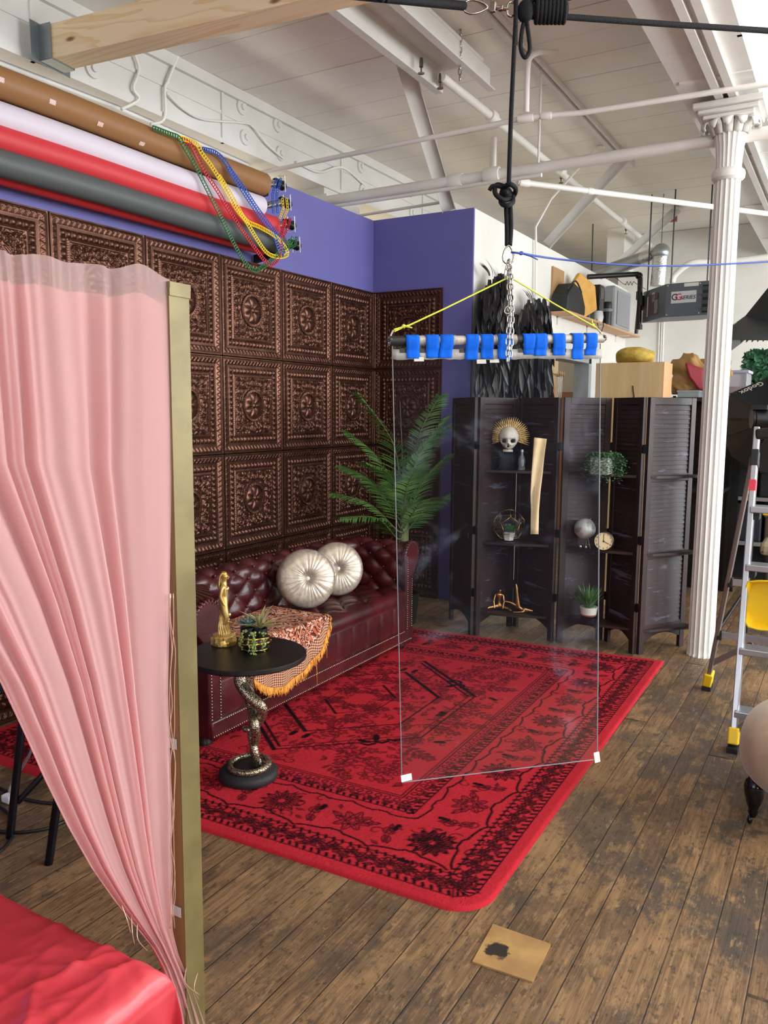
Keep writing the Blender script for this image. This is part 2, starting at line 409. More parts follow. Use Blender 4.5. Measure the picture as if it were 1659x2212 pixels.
MB().box2((-4.22, 5.5, 3.1), (-3.74, 6.0, 3.2)).box2((-4.15, 5.57, 3.2), (-3.81, 5.93, 3.27)).build('abacus', M_iron, t, smooth=0)
# ------------------------------------------------------------------ wall panels (embossed copper coloured squares)
def tile_height(n=170):
    q = np.linspace(-1, 1, n); u, v = np.meshgrid(q, q, indexing='ij'); au, av = np.abs(u), np.abs(v)
    m = np.maximum(au, av); t = np.where(au > av, v, u); h = np.zeros_like(u)
    tri = np.abs(((t*9.5+.5) % 1)-.5)*2
    h = np.where(m > .955, .016, h); h = np.where((m > .93) & (m <= .955), .010, h)
    s = np.clip((m-.845)/.085, 0, 1); bev = .003+.009*s+np.where(s < tri, .0035, 0)
    h = np.where((m > .845) & (m <= .93), bev, h)
    h = np.where((m > .775) & (m <= .845), .004, h)
    e = (m-.715)/.055; egg = .003+.011*np.sqrt(np.clip(1-e*e, 0, 1))*np.abs(np.sin(PI*t*9))**.6
    h = np.where((m > .655) & (m <= .775), egg, h)
    h = np.where((m > .625) & (m <= .655), .004+.003*np.abs(np.sin(PI*t*26)), h)
    h = np.where((m > .595) & (m <= .625), .008, h)
    f = np.zeros_like(u)
    cs = []
    for sx in (-1, 1):
        for sy in (-1, 1): cs += [(sx*.46, sy*.46, .10), (sx*.30, sy*.44, .085), (sx*.44, sy*.30, .085)]
    for s1 in (-1, 1): cs += [(s1*.48, 0, .08), (0, s1*.48, .08), (s1*.47, .15, .06), (s1*.47, -.15, .06), (.15, s1*.47, .06), (-.15, s1*.47, .06)]
    for cx, cy, r in cs:
        d = np.hypot(u-cx, v-cy); an = np.arctan2(v-cy, u-cx)
        f = np.maximum(f, .009*np.exp(-((d-r*.88)/(.018))**2)); f = np.maximum(f, .011*np.sqrt(np.clip(1-(d/(r*.55))**2, 0, 1))*(.75+.25*np.cos(5*an)))
    fil = np.sin(34*u+2.5*np.sin(19*v))*np.sin(34*v+2.5*np.sin(19*u)); f = np.maximum(f, .0055*np.clip(fil*1.6, 0, 1))
    r = np.hypot(u, v); th = np.arctan2(v, u)
    med = np.where(r < .345, .009+.003*np.abs(np.sin(22*th+30*r)), f); med = np.where(r < .285, .004+.002*np.sin(r*60), med)
    pet = np.abs(np.cos(4*th))**.45*np.sin(np.clip((r-.04)/.22, 0, 1)*PI)**.6
    med = np.where(r < .27, .004+.010*pet, med); med = np.where(r < .06, .015*np.sqrt(np.clip(1-(r/.07)**2, 0, 1))+.004, med)
    med = np.where((r > .345) & (r < .365), .001, med)
    h = np.where(m <= .595, med, h)
    h[0, :] = h[-1, :] = 0; h[:, 0] = h[:, -1] = 0
    return q, h
def copper():
    b = NB('antique_copper'); co = b.coord('Object'); c = b.mix(b.ramp(b.noise(co, 14, 4), .35, .7), '#54362a', '#654436')
    return b.pbr(c, b.math('ADD', .27, b.math('MULTIPLY', b.noise(co, 30, 3), .16)), .78, b.bump(b.noise(co, 220, 2), .06, .002), .5)
M_cop = copper()
T = .61; q, hh = tile_height()
P = np.zeros((len(q), len(q), 3)); P[..., 1] = (q*T/2)[:, None]; P[..., 2] = (q*T/2)[None, :]+T/2; P[..., 0] = hh+.002
proto = np_grid('wall_panel', P, M_cop, smooth=50, org=(0, 0, 0))
ROWN = ['top row', 'second row from the top', 'third row from the top', 'bottom row']
COLN = ['nearest the corner', 'second from the corner', 'third from the corner', 'fourth from the corner', 'fifth from the corner', 'sixth from the corner', 'seventh from the corner']
first = True
for r in range(4):
    for c in range(7):
        o = proto if first else proto.copy()
        if not first: COL.objects.link(o)
        first = False
        o.location = (WX, YC-T*(c+.5)-.005, 2.44-T*(r+1))
        tag(o, 'embossed copper coloured square wall panel, %s, %s' % (ROWN[r], COLN[c]), 'wall panel', 'embossed copper panels on the purple wall')
    o = proto.copy(); COL.objects.link(o); o.rotation_euler = (0, 0, R(-90)); o.location = (WX+.018+T/2, YC, 2.44-T*(r+1))
    tag(o, 'embossed copper coloured panel on the short wall right of the corner, %s' % ROWN[r], 'wall panel', 'embossed copper panels on the purple wall')
# ------------------------------------------------------------------ pipes, struts and conduits under the ceiling
def pipe(name, label, cat, pts, r, fit=(), n=14, m=None, extra=None):
    m = m or M_pipe; t = thing(name, label, cat, pts[0]); MB().tube(pts, r, n).build('pipe_run', m, t, smooth=60)
    for (p, d, rr, ln) in fit:
        p = Vector(p); d = Vector(d).normalized()
        MB().tube([p-d*ln/2, p-d*ln*.3, p+d*ln*.3, p+d*ln/2], [rr*.9, rr, rr, rr*.9], n).build('pipe_coupling', m, t, smooth=50)
    for (a, b_, w_) in (extra or ()): MB().tube([a, b_], w_, 8).build('pipe_hanger', m, t)
    return t
zp = 3.08
a = V(-3.9, PX(700, 435, -3.6).y, zp); bq = PZ(1540, 305, zp); d = (bq-PZ(700, 435, zp)).normalized(); A0 = PZ(700, 435, zp)-d*.6; B0 = bq+d*2.2
fits = [(PZ(u, v, zp), d, .052, .11) for u, v in ((1063, 378), (985, 392))]
pipe('sprinkler_pipe', 'thick white sprinkler main running across the room behind the column', 'pipe', [A0, B0], .037, fits,
     extra=[(PZ(1163, 352, zp), PZ(1163, 352, zp)+V(0, 0, CZ-zp), .008), (PZ(1515, 308, zp), PZ(1515, 308, zp)+V(0, 0, CZ-zp), .008)])
zt = 3.22; p0 = PZ(700, 345, zt); p1 = PZ(1135, 255, zt); p2 = PZ(1180, 250, zt); p3 = PZ(1260, 243, zt); p4 = PZ(1545, 198, zt); p5 = PZ(1680, 178, zt)
pipe('sprinkler_pipe', 'thin white pipe crossing above the thick main, touching the capital of the column', 'pipe',
     [p0-(p1-p0).normalized()*.9, p0, p1, p2, p3, p4, p5], .016, [(p1, p2-p1, .026, .09), (p2, p2-p1, .024, .06)])
q0 = PZ(1137, 243, zt); pipe('sprinkler_pipe', 'short hooked white pipe rising from the thin pipe to the ceiling', 'pipe',
     smooth_path([q0, q0+V(0, 0, .22), q0+V(.01, .01, .30), q0+V(.05, .06, .34), q0+V(.12, .16, .36)], 5), .016)
zq = 3.05; t0 = PZ(1118, 393, zq); t1 = PZ(1659, 462, zq); dd = (t1-t0).normalized()
pipe('sprinkler_pipe', 'slim white pipe slanting from the knotted rope past the column', 'pipe', [t0, t1+dd*.8], .02, [(t0+dd*.05, dd, .028, .08), (PZ(1275, 413, zq), dd, .024, .05)])
zs = 3.5; a1 = PZ(954, 165, zs); a2 = PZ(1405, 530, zs); dd = (a2-a1).normalized()
branch = pipe('sprinkler_pipe', 'white branch pipe running lengthwise below the ceiling with sprinkler heads', 'pipe', [a1, a2], .028,
     [(PZ(u, v, zs), dd, .042, .09) for u, v in ((1063, 252), (1212, 368), (1345, 478))])
for i, (u, v, lb) in enumerate(((910, 145, 'beside the white steel channel'), (951, 178, 'at the end of the white branch pipe'), (1212, 386, 'under the white branch pipe near the crossing'), (1352, 498, 'at the far end of the white branch pipe'))):
    p = PZ(u, v, zs-.03); t = branch; m = mat('sprinkler_brass', '#7d7a70', .35, .9)
    hd_ = MB().lathe([(.009, .05), (.012, .03), (.012, 0), (.005, -.005), (.004, -.03), (0, -.031)], p, 10)
    hd_ = hd_.build('sprinkler_head', m, t); MB().lathe([(0, -.034), (.02, -.036), (.02, -.033), (0, -.03)], p, 12).build('deflector', m, hd_)
zl = 3.02
pipe('sprinkler_pipe', 'thin white pipe low over the purple wall, nearest its top edge', 'pipe', [PZ(720, 446, zl), PZ(1170, 378, zl)], .013)
pipe('sprinkler_pipe', 'thin white pipe over the corner of the purple walls', 'pipe', [PZ(775, 466, zl+.05), PZ(960, 436, zl+.05)], .011)
p = PZ(1066, 300, 3.5); pipe('pipe_drop', 'wide flat white hanger bar joining branch pipe and main', 'pipe', [p, PZ(1064, 375, zp)], .024)
pts = [PX(1157, 640, OX+.03), PX(1158, 540, OX+.03), PX(1157, 490, OX+.03)]
z_ = pts[-1]; pipe('conduit', 'thin white conduit bending up the white wall towards the ceiling', 'conduit', [pts[0], pts[1], z_, PD(1190, 430, 6.9), PD(1290, 318, 6.6), PD(1305, 318, 6.5)], .011)
# steel struts bracing the wall tops
def angle_strut(label, p, q_, w_, up, cap=None):
    t = thing('steel_brace', label, 'brace', p, 'white steel wall braces'); p, q_, up = Vector(p), Vector(q_), Vector(up)
    d = (q_-p).normalized(); x = d.cross(up).normalized(); yv = x.cross(d).normalized()
    MB().bar(p, q_, w_, .006, yv).build('web', M_iron, t)
    for s in (-1, 1): MB().bar(p+x*s*w_/2+yv*.016, q_+x*s*w_/2+yv*.016, .006, .038, yv).build('flange', M_iron, t)
    if cap: MB().box(q_, cap).build('top_plate', M_iron, t)
    return t
vd = (Vector((0, 0, CAMZ))-PD(920, 300, 5.5)).normalized()
angle_strut('leaning white steel channel from the purple corner wall up to the ceiling', PY(970, 455, YC+.06), PZ(873, 133, CZ-.02), .10, vd, (.12, .12, .02))
angle_strut('leaning white steel brace on the white wall, the nearer one behind the rope', PX(1182, 528, OX-.02), PZ(1358, 332, CZ-.02), .085, V(.6, -.7, .2), (.1, .1, .02))
angle_strut('leaning white steel brace on the white wall, the farther one left of the column', PX(1308, 596, OX-.02), PZ(1465, 450, CZ-.02), .085, V(.6, -.7, .2), (.1, .1, .02))
# long steel channel and tracks on the ceiling
t = thing('steel_channel', 'long white upturned steel channel fixed lengthwise to the ceiling', 'channel', (-2.36, 3.2, 3.6))
y0, y1 = -1, 4.78; zc = 3.60
MB().box2((-2.38, y0, zc), (-2.10, y1, zc+.02)).build('web', M_iron, t)
MB().box2((-2.38, y0, zc-.13), (-2.37, y1, zc)).box2((-2.42, y0, zc-.13), (-2.38, y1, zc-.122)).build('flange', M_iron, t)
MB().box2((-2.115, y0, zc-.13), (-2.105, y1+.12, zc)).box2((-2.105, y0, zc-.13), (-2.07, y1+.12, zc-.122)).build('flange', M_iron, t)
t = thing('ceiling_track', 'slim white metal track running lengthwise under the ceiling boards', 'track', (-1.88, 3, CZ-.05))
MB().box2((-1.91, -1, CZ-.03), (-1.87, 7.4, CZ)).build('rail', M_iron, t); MB().box2((-1.85, -1, CZ-.025), (-1.83, 7.4, CZ)).build('rail', M_iron, t)
MB().box2((-1.93, 7.1, CZ-.06), (-1.81, 7.4, CZ)).build('end_box', M_iron, t)
def chain_links(pts, L, wd, r, flat=None):
    """list of link MBs along a path"""
    pts = [Vector(p) for p in pts]; seg = [0]
    for i in range(1, len(pts)): seg.append(seg[-1]+(pts[i]-pts[i-1]).length)
    def at(s):
        for i in range(1, len(pts)):
            if s <= seg[i] or i == len(pts)-1:
                k = (s-seg[i-1])/max(1e-9, seg[i]-seg[i-1]); return pts[i-1].lerp(pts[i], k), (pts[i]-pts[i-1]).normalized()
    out = []; s = L/2; k = 0
    while s < seg[-1]:
        c, d = at(s); x = d.orthogonal().normalized(); yv = d.cross(x)
        side = (x if k % 2 else yv) if flat is None else (flat-d*flat.dot(d)).normalized()
        lp = []
        for a in np.linspace(0, 2*PI, 14, endpoint=False):
            ca, sa = math.cos(a), math.sin(a)
            sq = .5 if flat is None else .25
            lp.append(c+d*(L/2*math.copysign(abs(ca)**sq, ca)*(1.15 if flat is None else 1.0))+side*(wd/2*math.copysign(abs(sa)**sq, sa)))
        mb = MB().tube(lp, r, 6, closed=True); out.append(mb); s += L; k += 1
    return out
M_zinc = mat('zinc_chain', '#b9bab8', .28, 1)
t = thing('small_chain', 'short metal chain hanging from the ceiling beside the steel channel', 'chain', PZ(995, 70, CZ))
for l in chain_links([PZ(995, 65, CZ), PZ(995, 65, CZ)+V(0, 0, -.26)], .03, .018, .003): l.build('link', M_zinc, t)
# painted conduits and cables along the near girder
cb = [((262, 236), (300, 215), (288, 190), (300, 150), (287, 108)), ((325, 268), (355, 256), (356, 190), (365, 178)), ((356, 190), (395, 95)),
      ((360, 200), (395, 235), (440, 258), (520, 265), (545, 273), (575, 310), (612, 343))]
for i, (c, lb) in enumerate(zip(cb, ('rising behind the timber beam', 'bent down onto the girder underside', 'slanting up to the ceiling', 'looping along the girder past its round bolts'))):
    P_ = smooth_path([PX(u, v, -3.775) for u, v in c], 5)
    MB().tube(P_, .009 if i != 3 else .007, 8).build('cable', M_pipe, None, 60, 'white painted cable on the girder, '+lb, 'cable', 'painted cables on the girder')
P_ = [PZ(u, v, 3.262) for u, v in ((0, 137), (262, 237), (535, 357))]
MB().tube([P_[0]-(P_[1]-P_[0])*.6]+P_, .012, 8).build('conduit', M_pipe, None, 60, 'white straight conduit under the girder above the brown paper roll', 'conduit')
P_ = [PZ(u, v, CZ-.02) for u, v in ((395, 92), (560, 55), (760, 5))]
MB().tube(P_, .014, 8).build('cable', M_pipe, None, 60, 'white bundle of cables running across the ceiling boards from the girder', 'cable')
P_ = smooth_path([PX(u, v, -3.785) for u, v in ((640, 350), (690, 372), (740, 362), (790, 402))], 6)
MB().tube(P_, .010, 8).build('conduit', M_pipe, None, 60, 'white bent conduit on the far girder face above the purple wall', 'conduit')
# fresh timber with its joist hanger
tb = thing('timber_beam', 'unpainted pine timber beam held by a metal hanger', 'beam', PX(95, 65, -3.70))
A_ = PX(112, 106, -3.72); B_ = PZ(815, -62, A_.z+.02); dv = (B_-A_).normalized(); B_ = A_+dv*((-.94-A_.x)/dv.x)
def pine():
    b = NB('pine_timber'); d = b.coord('Object'); q = b.n('VectorRotate', rotation_type='AXIS_ANGLE'); b.put(q.inputs[0], d)
    x, y, z = b.xyz(d); s = b.noise(b.comb(b.math('MULTIPLY', x, .35), b.math('MULTIPLY', y, 6), b.math('MULTIPLY', z, 6)), 1.6, 2, .4, .2)
    wv = b.math('FRACT', b.math('MULTIPLY', s, 7)); c = b.mix(b.math('MULTIPLY', b.ramp(wv, .45, 1), .8), '#f6dfba', '#e8c794')
    v = b.n('TexVoronoi'); b.put(v.inputs[0], b.comb(b.math('MULTIPLY', x, 3.2), b.math('MULTIPLY', y, 9), b.math('MULTIPLY', z, 9))); v.inputs['Scale'].default_value = .8
    c = b.mix(b.ramp(v.outputs[0], .06, .13, inv=True), c, '#8a5a30')
    return b.pbr(c, .55)
MB().bar(A_, B_, .14, .165).build('timber', pine(), tb, smooth=0)
hg = MB(); mz = mat('galvanised_steel', '#8f989b', .4, .8)
sd = dv.cross(V(0, 0, 1)).normalized(); a_ = A_-dv*.012
for s in (-1, 1): hg.bar(a_+sd*s*.078, a_+dv*.085+sd*s*.078, .004, .172)
hg.bar(a_-V(0, 0, .086), a_+dv*.085-V(0, 0, .086), .16, .005); hg.bar(a_, a_+dv*.004, .26, .19)
hg.build('joist_hanger', mz, tb, smooth=0)
# ------------------------------------------------------------------ rug: drawn pattern stored per vertex of a fine pile surface
def make_rug():
    WX_, LY = 2.5, 2.84; res = .0042
    nx, ny = int(WX_/res), int(LY/res); K = np.zeros((nx, ny), np.float32)
    def stroke(p, w=.004, val=1.0):
        w = w*1.12; val = min(1, val*1.15)
        for (a, b) in zip(p[:-1], p[1:]):
            x0, x1 = min(a[0], b[0])-w-res, max(a[0], b[0])+w+res; y0, y1 = min(a[1], b[1])-w-res, max(a[1], b[1])+w+res
            i0, i1 = max(0, int(x0/res)), min(nx, int(x1/res)+2); j0, j1 = max(0, int(y0/res)), min(ny, int(y1/res)+2)
            if i0 >= i1 or j0 >= j1: continue
            gx = (np.arange(i0, i1)*res)[:, None]; gy = (np.arange(j0, j1)*res)[None, :]
            dx, dy = b[0]-a[0], b[1]-a[1]; L = dx*dx+dy*dy+1e-12
            k = np.clip(((gx-a[0])*dx+(gy-a[1])*dy)/L, 0, 1); d = np.hypot(gx-a[0]-k*dx, gy-a[1]-k*dy)
            K[i0:i1, j0:j1] = np.maximum(K[i0:i1, j0:j1], val*np.clip((w-d)/res+.5, 0, 1))
    def ring(c, r, w=.003, n=18, val=1.0, wob=0, lob=0, ph=0):
        p = [(c[0]+(r+wob*math.cos(lob*a+ph))*math.cos(a), c[1]+(r+wob*math.cos(lob*a+ph))*math.sin(a)) for a in np.linspace(0, 2*PI, n+1)]
        stroke(p, w, val)
    def rosette(c, r, n=12, val=.9):
        for k in range(n):
            a = 2*PI*k/n; ca, sa = math.cos(a), math.sin(a)
            px, py = -sa, ca
            lf = [(c[0]+ca*r*.25, c[1]+sa*r*.25), (c[0]+ca*r*.65+px*r*.16, c[1]+sa*r*.65+py*r*.16), (c[0]+ca*r, c[1]+sa*r), (c[0]+ca*r*.65-px*r*.16, c[1]+sa*r*.65-py*r*.16), (c[0]+ca*r*.25, c[1]+sa*r*.25)]
            stroke(lf, .0026, val); stroke([lf[0], lf[2]], .003, val)
        ring(c, r*.22, .003, 10, val)
    def flower(c, r, n=6, val=.8, ph=0.):
        ring(c, r*.8, .0026, n*6, val, r*.22, n, ph); ring(c, r*.35, .0026, 10, val)
        for k in range(n):
            a = 2*PI*k/n+ph; stroke([(c[0]+r*.4*math.cos(a), c[1]+r*.4*math.sin(a)), (c[0]+r*.85*math.cos(a), c[1]+r*.85*math.sin(a))], .0022, val)
    def leaf(c, a, L, val=.8, fill=False):
        ca, sa = math.cos(a), math.sin(a); q = lambda s, o: (c[0]+ca*L*s-sa*L*o, c[1]+sa*L*s+ca*L*o)
        stroke([q(0, 0), q(.35, .22), q(.75, .16), q(1, 0), q(.7, -.14), q(.35, -.2), q(0, 0)], .0026, val); stroke([q(-.25, 0), q(1, 0)], .0022, val)
        if fill: stroke([q(.2, 0), q(.8, 0)], .012, val)
    def spray(c, a, L, val=.8):
        ca, sa = math.cos(a), math.sin(a); q = lambda s, o: (c[0]+ca*L*s-sa*L*o, c[1]+sa*L*s+ca*L*o)
        st = [q(s, .12*math.sin(s*5)) for s in np.linspace(0, 1, 8)]; stroke(st, .0026, val)
        for i, s in enumerate((.25, .5, .75)):
            for sg in (-1, 1): leaf(q(s, .05*sg), a+sg*.9, L*.24, val)
        flower(q(1.08, 0), L*.2, 5, val)
    def scurl(c, a, r, val=.8):
        stroke([(c[0]+r*(1-t*.75)*math.cos(a+t*5.2), c[1]+r*(1-t*.75)*math.sin(a+t*5.2)) for t in np.linspace(0, 1, 11)], .0028, val)
    # bands follow the border: walk each side in (t along, e inwards)
    def band(fn, e, step, inset):
        for side in range(4):
            L = (LY if side % 2 == 0 else WX_); n = max(1, round((L-2*inset)/step)); st = (L-2*inset)/n
            for k in range(n+1):
                t = inset+k*st
                p = {0: (WX_-e, t), 1: (t, e), 2: (e, t), 3: (t, LY-e)}[side]; a = {0: PI, 1: PI/2, 2: 0, 3: -PI/2}[side]
                fn(p, a, k)
    def rect(e, w, val=1.0): stroke([(e, e), (WX_-e, e), (WX_-e, LY-e), (e, LY-e), (e, e)], w, val)
    def scal(e, amp, per, w, val=1.0):
        for side in range(4):
            L = (LY if side % 2 == 0 else WX_)-2*e; n = max(1, round(L/per)); pts = []
            for s in np.linspace(0, 1, n*14+1):
                o = e+amp*(abs(math.sin(PI*n*s))**.55-.4)+.012*(abs(math.sin(PI*n*s+PI/2)) < .25); t = e+s*L
                pts.append({0: (WX_-o, t), 1: (t, o), 2: (o, t), 3: (t, LY-o)}[side])
            stroke(pts, w, val)
    tri = lambda p, a, k: stroke([(p[0], p[1]), (p[0]+.016*math.cos(a+.5), p[1]+.016*math.sin(a+.5))], .0055, .95)
    rect(.056, .0025); band(tri, .062, .03, .07)
    def b1(p, a, k):
        s = 1 if k % 2 else -1; leaf(p, a+s*.7, .045, .85); leaf((p[0]+.012*math.sin(a), p[1]-.012*math.cos(a)), a+PI+s*.6, .034, .85)
        stroke([(p[0]-.05*math.sin(a), p[1]+.05*math.cos(a)), (p[0]+.02*math.cos(a), p[1]+.02*math.sin(a)), (p[0]+.05*math.sin(a), p[1]-.05*math.cos(a))], .003, .85)
        if k % 2 == 0: ring((p[0]+.03*math.cos(a), p[1]+.03*math.sin(a)), .012, .003, 9, .85)
    band(b1, .112, .036, .1); band(lambda p, a, k: scurl(p, a+k, .018, .8), .128, .04, .12); band(lambda p, a, k: leaf(p, a+PI/2+.4*(-1)**k, .036, .85), .095, .045, .1)
    rect(.166, .0028); band(tri, .158, .034, .17)
    scal(.192, .03, .30, .0045)
    def main(p, a, k):
        if k % 2 == 0:
            rosette(p, .085, 13)
        else:
            flower(p, .07, 8, .85); flower(p, .04, 6, .8, .4)
            for s in (-1, 1): leaf((p[0]+.05*math.cos(a+s*1.4), p[1]+.05*math.sin(a+s*1.4)), a+s*1.2, .055, .85)
        for s in (-1, 1):
            o = .15*s; q = (p[0]-o*math.sin(a), p[1]+o*math.cos(a)); leaf(q, a+.5*s, .055, .8); leaf((q[0]-.03*math.cos(a), q[1]-.03*math.sin(a)), a+PI+.4, .05, .8); scurl(q, a, .03)
        stroke([(p[0]-.15*math.sin(a)+.02*math.cos(a), p[1]+.15*math.cos(a)+.02*math.sin(a)), (p[0]-.15*math.sin(a)+.05*math.cos(a), p[1]+.15*math.cos(a)+.05*math.sin(a))], .009, .95)
    band(main, .305, .30, .31)
    scal(.425, -.025, .30, .004); rect(.455, .003); band(tri, .462, .03, .46)
    band(lambda p, a, k: (leaf(p, a+(.8 if k % 2 else -.8)+PI, .04, .85), scurl(p, a+k, .02, .8)), .50, .034, .5)
    band(lambda p, a, k: ring(p, .012, .0028, 8, .85), .525, .04, .52)
    rect(.548, .003); rect(.562, .0025)
    # field: mirrored sprays and a medallion of nested hexagons
    rr = random.Random(3); cx, cy = WX_/2, LY/2
    for i in range(46):
        x = rr.uniform(.0, .58); yv = rr.uniform(0, .76)
        if math.hypot(x, yv) < .1: continue
        k = rr.random(); a = rr.uniform(0, 6.28); L = rr.uniform(.09, .16)
        for sx in (-1, 1):
            for sy in (-1, 1):
                c = (cx+sx*x, cy+sy*yv); aa = math.atan2(math.sin(a)*sy, math.cos(a)*sx)
                if k < .45: spray(c, aa, L, .72)
                elif k < .7: flower(c, L*.4, 7, .72, a)
                elif k < .9: leaf(c, aa, L*.8, .75); scurl(c, aa, L*.3, .7)
                else: leaf(c, aa, L*.5, .9, True)
    for i in range(130):
        x = rr.uniform(.0, .64); yv = rr.uniform(0, .82); a = rr.uniform(0, 6.28); L = rr.uniform(.03, .055); k = rr.random()
        for sx in (-1, 1):
            for sy in (-1, 1):
                c = (cx+sx*x, cy+sy*yv); aa = math.atan2(math.sin(a)*sy, math.cos(a)*sx)
                (leaf if k < .5 else scurl)(c, aa, L if k < .5 else L*.6, .7)
    def filler(p, a, k):
        for q in range(3):
            o = rr.uniform(-.14, .14); e_ = rr.uniform(-.09, .09); c = (p[0]-o*math.sin(a)+e_*math.cos(a), p[1]+o*math.cos(a)+e_*math.sin(a)); (scurl if q else leaf)(c, rr.uniform(0, 6.28), .03, .75)
    band(filler, .305, .15, .31)
    def hexa(hw, hl, w, sh, gaps=True):
        p = [(cx-hw, cy-hl*sh), (cx, cy-hl), (cx+hw, cy-hl*sh), (cx+hw, cy+hl*sh), (cx, cy+hl), (cx-hw, cy+hl*sh), (cx-hw, cy-hl*sh)]
        for i, (a, b) in enumerate(zip(p[:-1], p[1:])): stroke([a, b], w*(2.2 if i in (0, 3) else 1))
    hexa(.50, .74, .0045, .42); hexa(.47, .70, .003, .42); hexa(.34, .50, .0045, .42); hexa(.15, .24, .003, .4)
    for sx in (-1, 1):
        for sy in (-1, 1):
            for j in range(3):
                c = (cx+sx*(.30+.04*j), cy+sy*(.50-.05*j))
                stroke([c, (c[0]+sx*.035, c[1]), (c[0]+sx*.05, c[1]-sy*.03)], .008)
    # geometry: near corner curls a touch, edges rounded down
    gx = np.linspace(0, WX_, nx); gy = np.linspace(0, LY, ny)
    U = (gx/WX_)[:, None]; Vv = (gy/LY)[None, :]
    nl, nr, fr, fl = np.array([-3.37, 1.985]), np.array([-.862, 2.062]), np.array([-.898, 4.935]), np.array([-3.37, 4.72])
    XY = ((1-U)*(1-Vv))[..., None]*nl+(U*(1-Vv))[..., None]*nr+(U*Vv)[..., None]*fr+((1-U)*Vv)[..., None]*fl
    P = np.zeros((nx, ny, 3)); P[..., :2] = XY
    e = np.minimum(np.minimum(gx[:, None], WX_-gx[:, None]), np.minimum(gy[None, :], LY-gy[None, :]))
    noise = rng.normal(0, 1, (nx, ny)); P[..., 2] = .013*np.sqrt(np.clip(1-(1-np.clip(e/.014, 0, 1))**2, 0, 1))+.0007*noise*(e > .012)
    P[..., 2] = np.where(e <= 0, 0, P[..., 2])
    # rounded near right corner
    dxr = WX_-gx[:, None]; dyr = gy[None, :]; rc = .13
    inx = np.clip(rc-dxr, 0, None); iny = np.clip(rc-dyr, 0, None); dd = np.hypot(inx, iny); sc = np.where(dd > 1e-6, np.minimum(1, np.maximum(inx, iny)/np.maximum(dd, 1e-6)), 1)
    P[..., 0] -= inx*(1-sc); P[..., 1] += iny*(1-sc)
    tone = 1+.10*np.clip(noise, -2, 2)[..., None]*.6
    bw = rng.normal(0, 1, (nx//24+2, ny//24+2)); big = np.kron(bw, np.ones((24, 24)))[:nx, :ny, None]*.02
    red = np.array(lin('#b22733')[:3]); dark = np.array(lin('#1e060e')[:3])
    k = K[..., None]; colr = (red*(1-k)+dark*k)*(tone+big)
    b = NB('red_rug_pile'); at = b.n('VertexColor', layer_name='pattern')
    m = b.pbr(at.outputs[0], .9, 0, b.bump(b.noise(b.coord(), 260, 2), .35, .004), .1)
    o = np_grid('rug', P, m, smooth=180, col=np.clip(colr, 0, 1)); tag(o, 'red oriental rug with black floral pattern lying on the floorboards', 'rug')
    return o
make_rug()
# plywood patch let into the floor
pp = [PZ(u, v, .003) for u, v in ((1065, 1997), (1190, 2040), (1150, 2122), (1020, 2078))]
M_ply = NB('plywood_patch'); co = M_ply.coord(); nz = M_ply.noise(co, 9, 4); 
blot = M_ply.ramp(M_ply.math('ADD', M_ply.n('VectorMath', operation='LENGTH').outputs['Value'], 0), 0, 1)
vm = M_ply.n('VectorMath', operation='DISTANCE'); M_ply.t.links.new(co, vm.inputs[0]); vm.inputs[1].default_value = (-.035, -.015, 0)
bl = M_ply.ramp(M_ply.math('ADD', vm.outputs['Value'], M_ply.math('MULTIPLY', M_ply.math('SUBTRACT', M_ply.noise(co, 22, 4), .5), .09)), .030, .042, inv=True)
c = M_ply.mix(bl, M_ply.mix(M_ply.ramp(nz, .3, .7), '#b3905a', '#97744a'), '#2b2420'); M_ply.pbr(c, .5)
mb = MB(); mb.add([p+V(0, 0, -.02) for p in pp]+[p+V(0, 0, .002) for p in pp], [(0, 1, 2, 3), (4, 5, 6, 7), (0, 1, 5, 4), (1, 2, 6, 5), (2, 3, 7, 6), (3, 0, 4, 7)])
mb.build('floor_patch', M_ply.m, None, 0, 'square of pale plywood with a black stain set into the floorboards', 'floor patch')
